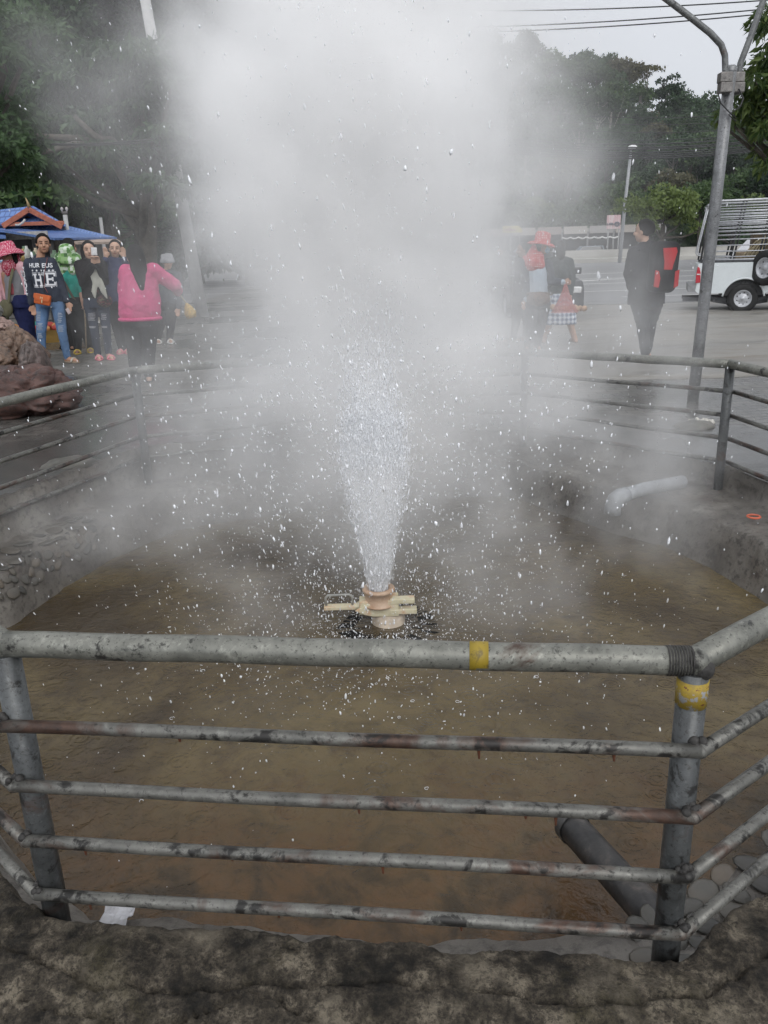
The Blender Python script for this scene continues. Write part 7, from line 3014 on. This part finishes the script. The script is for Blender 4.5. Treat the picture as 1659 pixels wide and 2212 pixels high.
protos = []
for i, (kind, fm) in enumerate((('round', fol_dark), ('tall', fol_dark), ('round', fol_mid), ('tall', fol_mid), ('round', fol_brn), ('bush', fol_mid), ('thin', fol_brn), ('bush', fol_yel), ('round', fol_dark), ('tall', fol_dark))):
    V, F, mb = tree_mesh(100 + i, kind)
    cm = np_mesh('crown', V, F, fm)
    tm = mb.mesh('trunk', bark_p if kind in ('thin', 'tall') else bark, True)
    protos.append((cm, tm))
KIND_LAB = ['dark rounded broadleaf tree on the wooded hillside', 'tall dark narrow tree on the wooded hillside', 'mid green rounded tree on the wooded hillside', 'tall mid green tree on the wooded hillside', 'brownish green tree on the wooded hillside', 'low mid green bushy tree on the wooded hillside', 'thin flat-crowned tree standing above the ridge', 'low yellow green bushy tree on the wooded hillside', 'dark rounded broadleaf tree on the wooded hillside', 'tall dark narrow tree on the wooded hillside']


def plant(i, x, y, z, s, label=None, group='trees on the hillside', rz=None, name='hill_tree'):
    cm, tm = protos[i]
    T = thing(name, label or KIND_LAB[i], 'tree', (x, y, z), group)
    T.rotation_euler = (0, 0, random.uniform(0, 6.28) if rz is None else rz)
    T.scale = (s, s, s * random.uniform(0.9, 1.15))
    for nm, me in (('crown', cm), ('trunk', tm)):
        o = bpy.data.objects.new(nm, me)
        COL.objects.link(o)
        o.parent = T
    return T


rnd = random.Random(5)
# the visible right half of the slope, dense
for row in range(9):
    y0 = lerp(116, 208, row / 8)
    a = 0.10 + rnd.uniform(0, 0.03)
    while a < 0.56:
        y = y0 + rnd.uniform(-5, 5)
        x = a * y
        i = rnd.choice([0, 0, 1, 2, 2, 3, 4, 8, 9] if row > 1 else [2, 5, 5, 4, 0, 7, 5])
        s = rnd.uniform(0.75, 1.25) * (1.0 if row < 7 else 1.05)
        plant(i, x, y, hill_h(x, y) - 0.3, s)
        a += rnd.uniform(0.030, 0.052) * (0.62 if row > 6 else 1.0)
# the left half, seen through the steam and behind the near trees
for row in range(6):
    y0 = lerp(118, 205, row / 5)
    a = -0.62 + rnd.uniform(0, 0.03)
    while a < 0.10:
        y = y0 + rnd.uniform(-6, 6)
        x = a * y
        plant(rnd.choice([0, 1, 2, 3, 8, 9]), x, y, hill_h(x, y) - 0.3, rnd.uniform(0.95, 1.5))
        a += rnd.uniform(0.055, 0.085)
# single trees that stand out
q = at(1395, 215, 205)
plant(6, q.x, 205, hill_h(q.x, 205) - 0.5, max(0.9, (at(1395, 140, 205).z - hill_h(q.x, 205)) / 10.6), 'flat-topped thin tree standing out alone against the sky on the ridge', None)
q = at(1430, 530, 60)
plant(7, q.x, 60, g(q.x, 60), (at(1430, 385, 60).z - g(q.x, 60)) / 5.4, 'bright yellow green bushy tree beyond the road behind the person with the backpack', None, None, 'roadside_tree')
for u, Y, vt, i, lab in ((1385, 112, 425, 5, 'mid green bushy tree just left of the bright yellow green tree'), (1520, 108, 405, 2, 'mid green roadside tree behind the truck cage'), (1640, 106, 380, 7, 'yellow green roadside bush at the right edge behind the truck'), (1240, 112, 420, 5, 'dark green bushy tree above the shop roof'), (1150, 112, 430, 2, 'rounded tree above the yellow sign'), (1590, 100, 430, 5, 'low green bush above the truck cage'), (1450, 118, 380, 0, 'dark tree behind the bright yellow green tree')):
    q = at(u, vt, Y)
    hh = {5: 5.4, 7: 5.4, 2: 9.6, 0: 9.6}[i]
    z0 = max(g(q.x, Y), hill_h(q.x, Y)) - 0.2
    plant(i, q.x, Y, z0, (q.z - z0) / hh, lab, None, None, 'roadside_tree')
# ground cover under the trees
n = 34000
yy = RNG.uniform(111, 214, n)
aa = RNG.uniform(-0.65, 0.58, n)
P = np.stack([aa * yy, yy, np.zeros(n)], 1)
P[:, 2] = [hill_h(float(x), float(y)) + 0.2 for x, y in P[:, :2]]
P[:, 2] += RNG.random(n) * 2.6
N = np.tile(np.array([0, -0.5, 0.7]), (n, 1))
V, F = leaves(P, N, 1.5, 1.3, 0.1, 0.6)
tag(put('undergrowth', np_mesh('undergrowth', V, F, fol_dark)), 'tangled dark undergrowth covering the hillside between the trees', 'undergrowth', None, 'stuff')


def near_tree(name, label, base, centres, radii, leaf, per, mat, r0, nb, top, aspect=2.2, droop=0.7, flat=0.5, branches=()):
    T = thing(name, label, 'tree', base)
    P, N = clumped(centres, radii, per, flat)
    V, F = leaves(P, N, leaf, aspect, droop, 0.5)
    put('crown', np_mesh('crown', V, F, mat), T)
    mb = MB()
    limbs(mb, base, top, centres, r0, nb)
    for br in branches:
        mb.tube([Vector(p) for p in br], [r0 * 0.5 * (1 - 0.7 * i / (len(br) - 1)) for i in range(len(br))], 8)
    mb.build('trunk', bark, T, smooth=True)
    return T


# the big drooping tree left of the jet
Y = 17.0
cen, rad_ = [], []
rg = random.Random(3)
for (u, v, r) in ((230, 118, .55), (280, 130, .55), (335, 122, .45), (200, 150, .5), (150, 170, .5), (115, 205, .5), (180, 210, .6), (245, 185, .6), (310, 180, .6), (365, 190, .5), (400, 175, .4), (430, 215, .5), (470, 200, .5),
                  (110, 255, .5), (60, 280, .5), (90, 320, .6), (150, 270, .6), (215, 265, .6), (275, 260, .6), (340, 260, .6), (395, 260, .6), (450, 270, .6), (160, 330, .6), (230, 330, .6), (300, 330, .6), (370, 330, .5), (430, 340, .5),
                  (190, 385, .5), (60, 360, .5), (120, 375, .4), (260, 385, .5), (330, 390, .5), (400, 400, .5), (510, 250, .6), (540, 330, .6), (500, 390, .6), (460, 130, .5), (540, 160, .6), (420, 100, .5), (325, 105, .4), (350, 112, .4), (345, 150, .5), (320, 215, .5), (350, 290, .5), (300, 235, .5), (335, 360, .5), (370, 130, .45), (300, 110, .4)):
    p = at(u + rg.uniform(-8, 8), v + rg.uniform(-6, 6), Y + rg.uniform(-1.3, 1.6))
    cen.append(tuple(p))
    rad_.append(r * rg.uniform(0.85, 1.15))
b0 = at(300, 560, Y + 0.5)
near_tree('drooping_tree', 'large tree with drooping leafy sprays spreading over the stalls left of the steam', (b0.x, b0.y, g(b0.x, b0.y)), cen, rad_, 0.17, 1500, fol_near, 0.24, 16, at(300, 250, Y + 0.3), 2.4, 0.9, 0.42,
          ([at(290, 330, Y), at(240, 305, Y - 0.3), at(140, 298, Y - 0.6), at(60, 292, Y - 0.8)], [at(285, 345, Y), at(230, 322, Y - 0.4), at(160, 312, Y - 0.8), at(90, 330, Y - 1.0)], [at(300, 350, Y), at(260, 330, Y - .5), at(200, 290, Y - .7), at(160, 250, Y - .8)]))
# the darker tree at the left edge
Y = 13.0
cen, rad_ = [], []
for (u, v, r) in ((50, 45, .42), (85, 55, .35), (30, 75, .4), (70, 85, .4), (15, 115, .35), (-20, 60, .5), (105, 70, .25), (-30, 120, .5), (20, 250, .4), (-15, 290, .5), (45, 275, .35), (15, 330, .4), (-30, 350, .5), (40, 345, .3), (5, 395, .4), (60, 310, .3), (-30, 200, .4)):
    p = at(u, v, Y + rg.uniform(-0.8, 0.8))
    cen.append(tuple(p))
    rad_.append(r)
b0 = at(-190, 700, Y)
near_tree('leafy_tree', 'dense tree at the left edge with bright upper leaves over the dark wood', (b0.x, b0.y, g(b0.x, b0.y)), cen, rad_, 0.12, 2300, fol_near, 0.2, 14, at(-90, 200, Y), 2.2, 0.5, 0.6)
# dark background trees behind the stalls
specs = ((-60, 380, 30, 3.2, 'deep dark tree behind the pavilion at the left edge', fol_dark), (60, 330, 34, 3.6, 'dark tree behind the blue roof', fol_dark), (170, 400, 32, 3.0, 'dark bushy tree right of the blue roof', fol_dark), (280, 380, 36, 3.6, 'dark tree behind the thin grey pole', fol_dark), (400, 360, 38, 4.0, 'dark tree veiled by steam left of the jet', fol_dark), (520, 380, 40, 4.0, 'dark tree deep behind the steam', fol_dark), (40, 130, 42, 5.0, 'very tall dark tree rising behind the left edge', fol_dark), (160, 60, 46, 6.0, 'very tall dark tree behind the drooping tree', fol_dark), (330, 130, 46, 6.0, 'tall dark tree behind the concrete pole', fol_dark), (480, 120, 50, 6.5, 'tall dark tree hidden behind the left flank of the steam', fol_dark), (-60, 90, 40, 4.5, 'tall dark tree beyond the left edge', fol_dark), (330, 10, 52, 6, 'tallest dark tree behind the concrete pole', fol_dark), (100, 420, 27, 1.9, 'low dark bush just behind the blue roof ridge', fol_mid), (230, 455, 28, 1.8, 'low mid green bush beside the short pole', fol_mid), (430, 560, 44, 2.6, 'low dark bush veiled by steam right of the pink jacket', fol_dark), (540, 560, 46, 2.8, 'low dark bush hidden behind the middle of the steam', fol_dark))
for i, (u, v, Y, r, lab, fm) in enumerate(specs):
    c = at(u, v, Y)
    cs, rd = crown_centres(30, r, 0.95, 40 + i, 0.25)
    cs = [tuple(np.array(c) + q) for q in cs]
    b0 = (c.x, c.y, g(c.x, c.y))
    near_tree('background_tree', lab, b0, cs, [q * 1.15 for q in rd], 0.30, 330, fm, 0.22, 8, tuple(c), 1.7, 0.35, 0.7)
# branches reaching in from the right edge
Y = 9.2
cen, rad_ = [], []
for (u, v, r) in ((1652, 62, .14), (1668, 40, .2), (1648, 150, .16), (1632, 178, .16), (1655, 190, .2), (1618, 205, .13), (1606, 240, .13), (1640, 225, .18), (1660, 260, .2), (1628, 262, .12), (1690, 200, .3), (1690, 280, .3), (1586, 262, .07), (1576, 262, .08), (1648, 330, .10), (1664, 360, .15), (1700, 120, .3), (1610, 190, .1), (1600, 150, .05), (1655, 285, .12), (1556, 240, .06), (1549, 262, .05)):
    p = at(u, v, Y + rg.uniform(-0.35, 0.35))
    cen.append(tuple(p))
    rad_.append(r)
b0 = at(1900, 780, Y + 0.6)
near_tree('overhanging_tree', 'leafy branches of a broadleaf tree hanging in at the upper right edge', (b0.x, b0.y, g(b0.x, b0.y)), cen, rad_, 0.10, 5200, foliage('overhang_leaves', (0.03, 0.06, 0.014), (0.15, 0.2, 0.05)), 0.12, 16, at(1800, 150, Y + 0.2), 3.0, 0.9, 0.75)

# thin drifting vapour over the road side
def drift(G, pos):
    nb = G.noise(pos, 0.35, 6, 0.58)
    soft = G.rng(nb, 0.38, 0.70, 0.0, 1.8)
    d = G.gauss(pos, (5.6, 22.0, 3.6), (1.3, 3.5, 1.0), 0.035)
    for c, sg, a in (((9.5, 26.0, 4.6), (2.4, 4.0, 1.0), 0.028), ((3.0, 15.0, 1.6), (1.6, 2.5, 0.7), 0.015)):
        d = G.m('ADD', d, G.gauss(pos, c, sg, a))
    return G.m('MULTIPLY', d, soft)


tag(volume_object('vapour', (-2, 9.0, -0.1), (16, 36, 9.0), (90, 100, 46), drift, (0.97, 0.98, 1.0, 1), 0.2), 'thin vapour drifting over the lot in front of the wooded hill', 'vapour', None, 'stuff')

# the damp air between the pool and the hills
b = MB()
b.box((0, 150, 58), (900, 420, 122))
hz = NT('damp_air')
hz.n.remove(hz.b)
pv = hz.n.new('ShaderNodeVolumePrincipled')
pv.inputs['Color'].default_value = (0.9, 0.94, 1.0, 1)
pv.inputs['Density'].default_value = 0.00012
hz.link(pv.outputs[0], hz.out.inputs['Volume'])
tag(b.build('haze', hz.m, None, loc=(0, 150, 0)), 'faint damp haze in the air before the hills', 'haze', None, 'stuff')
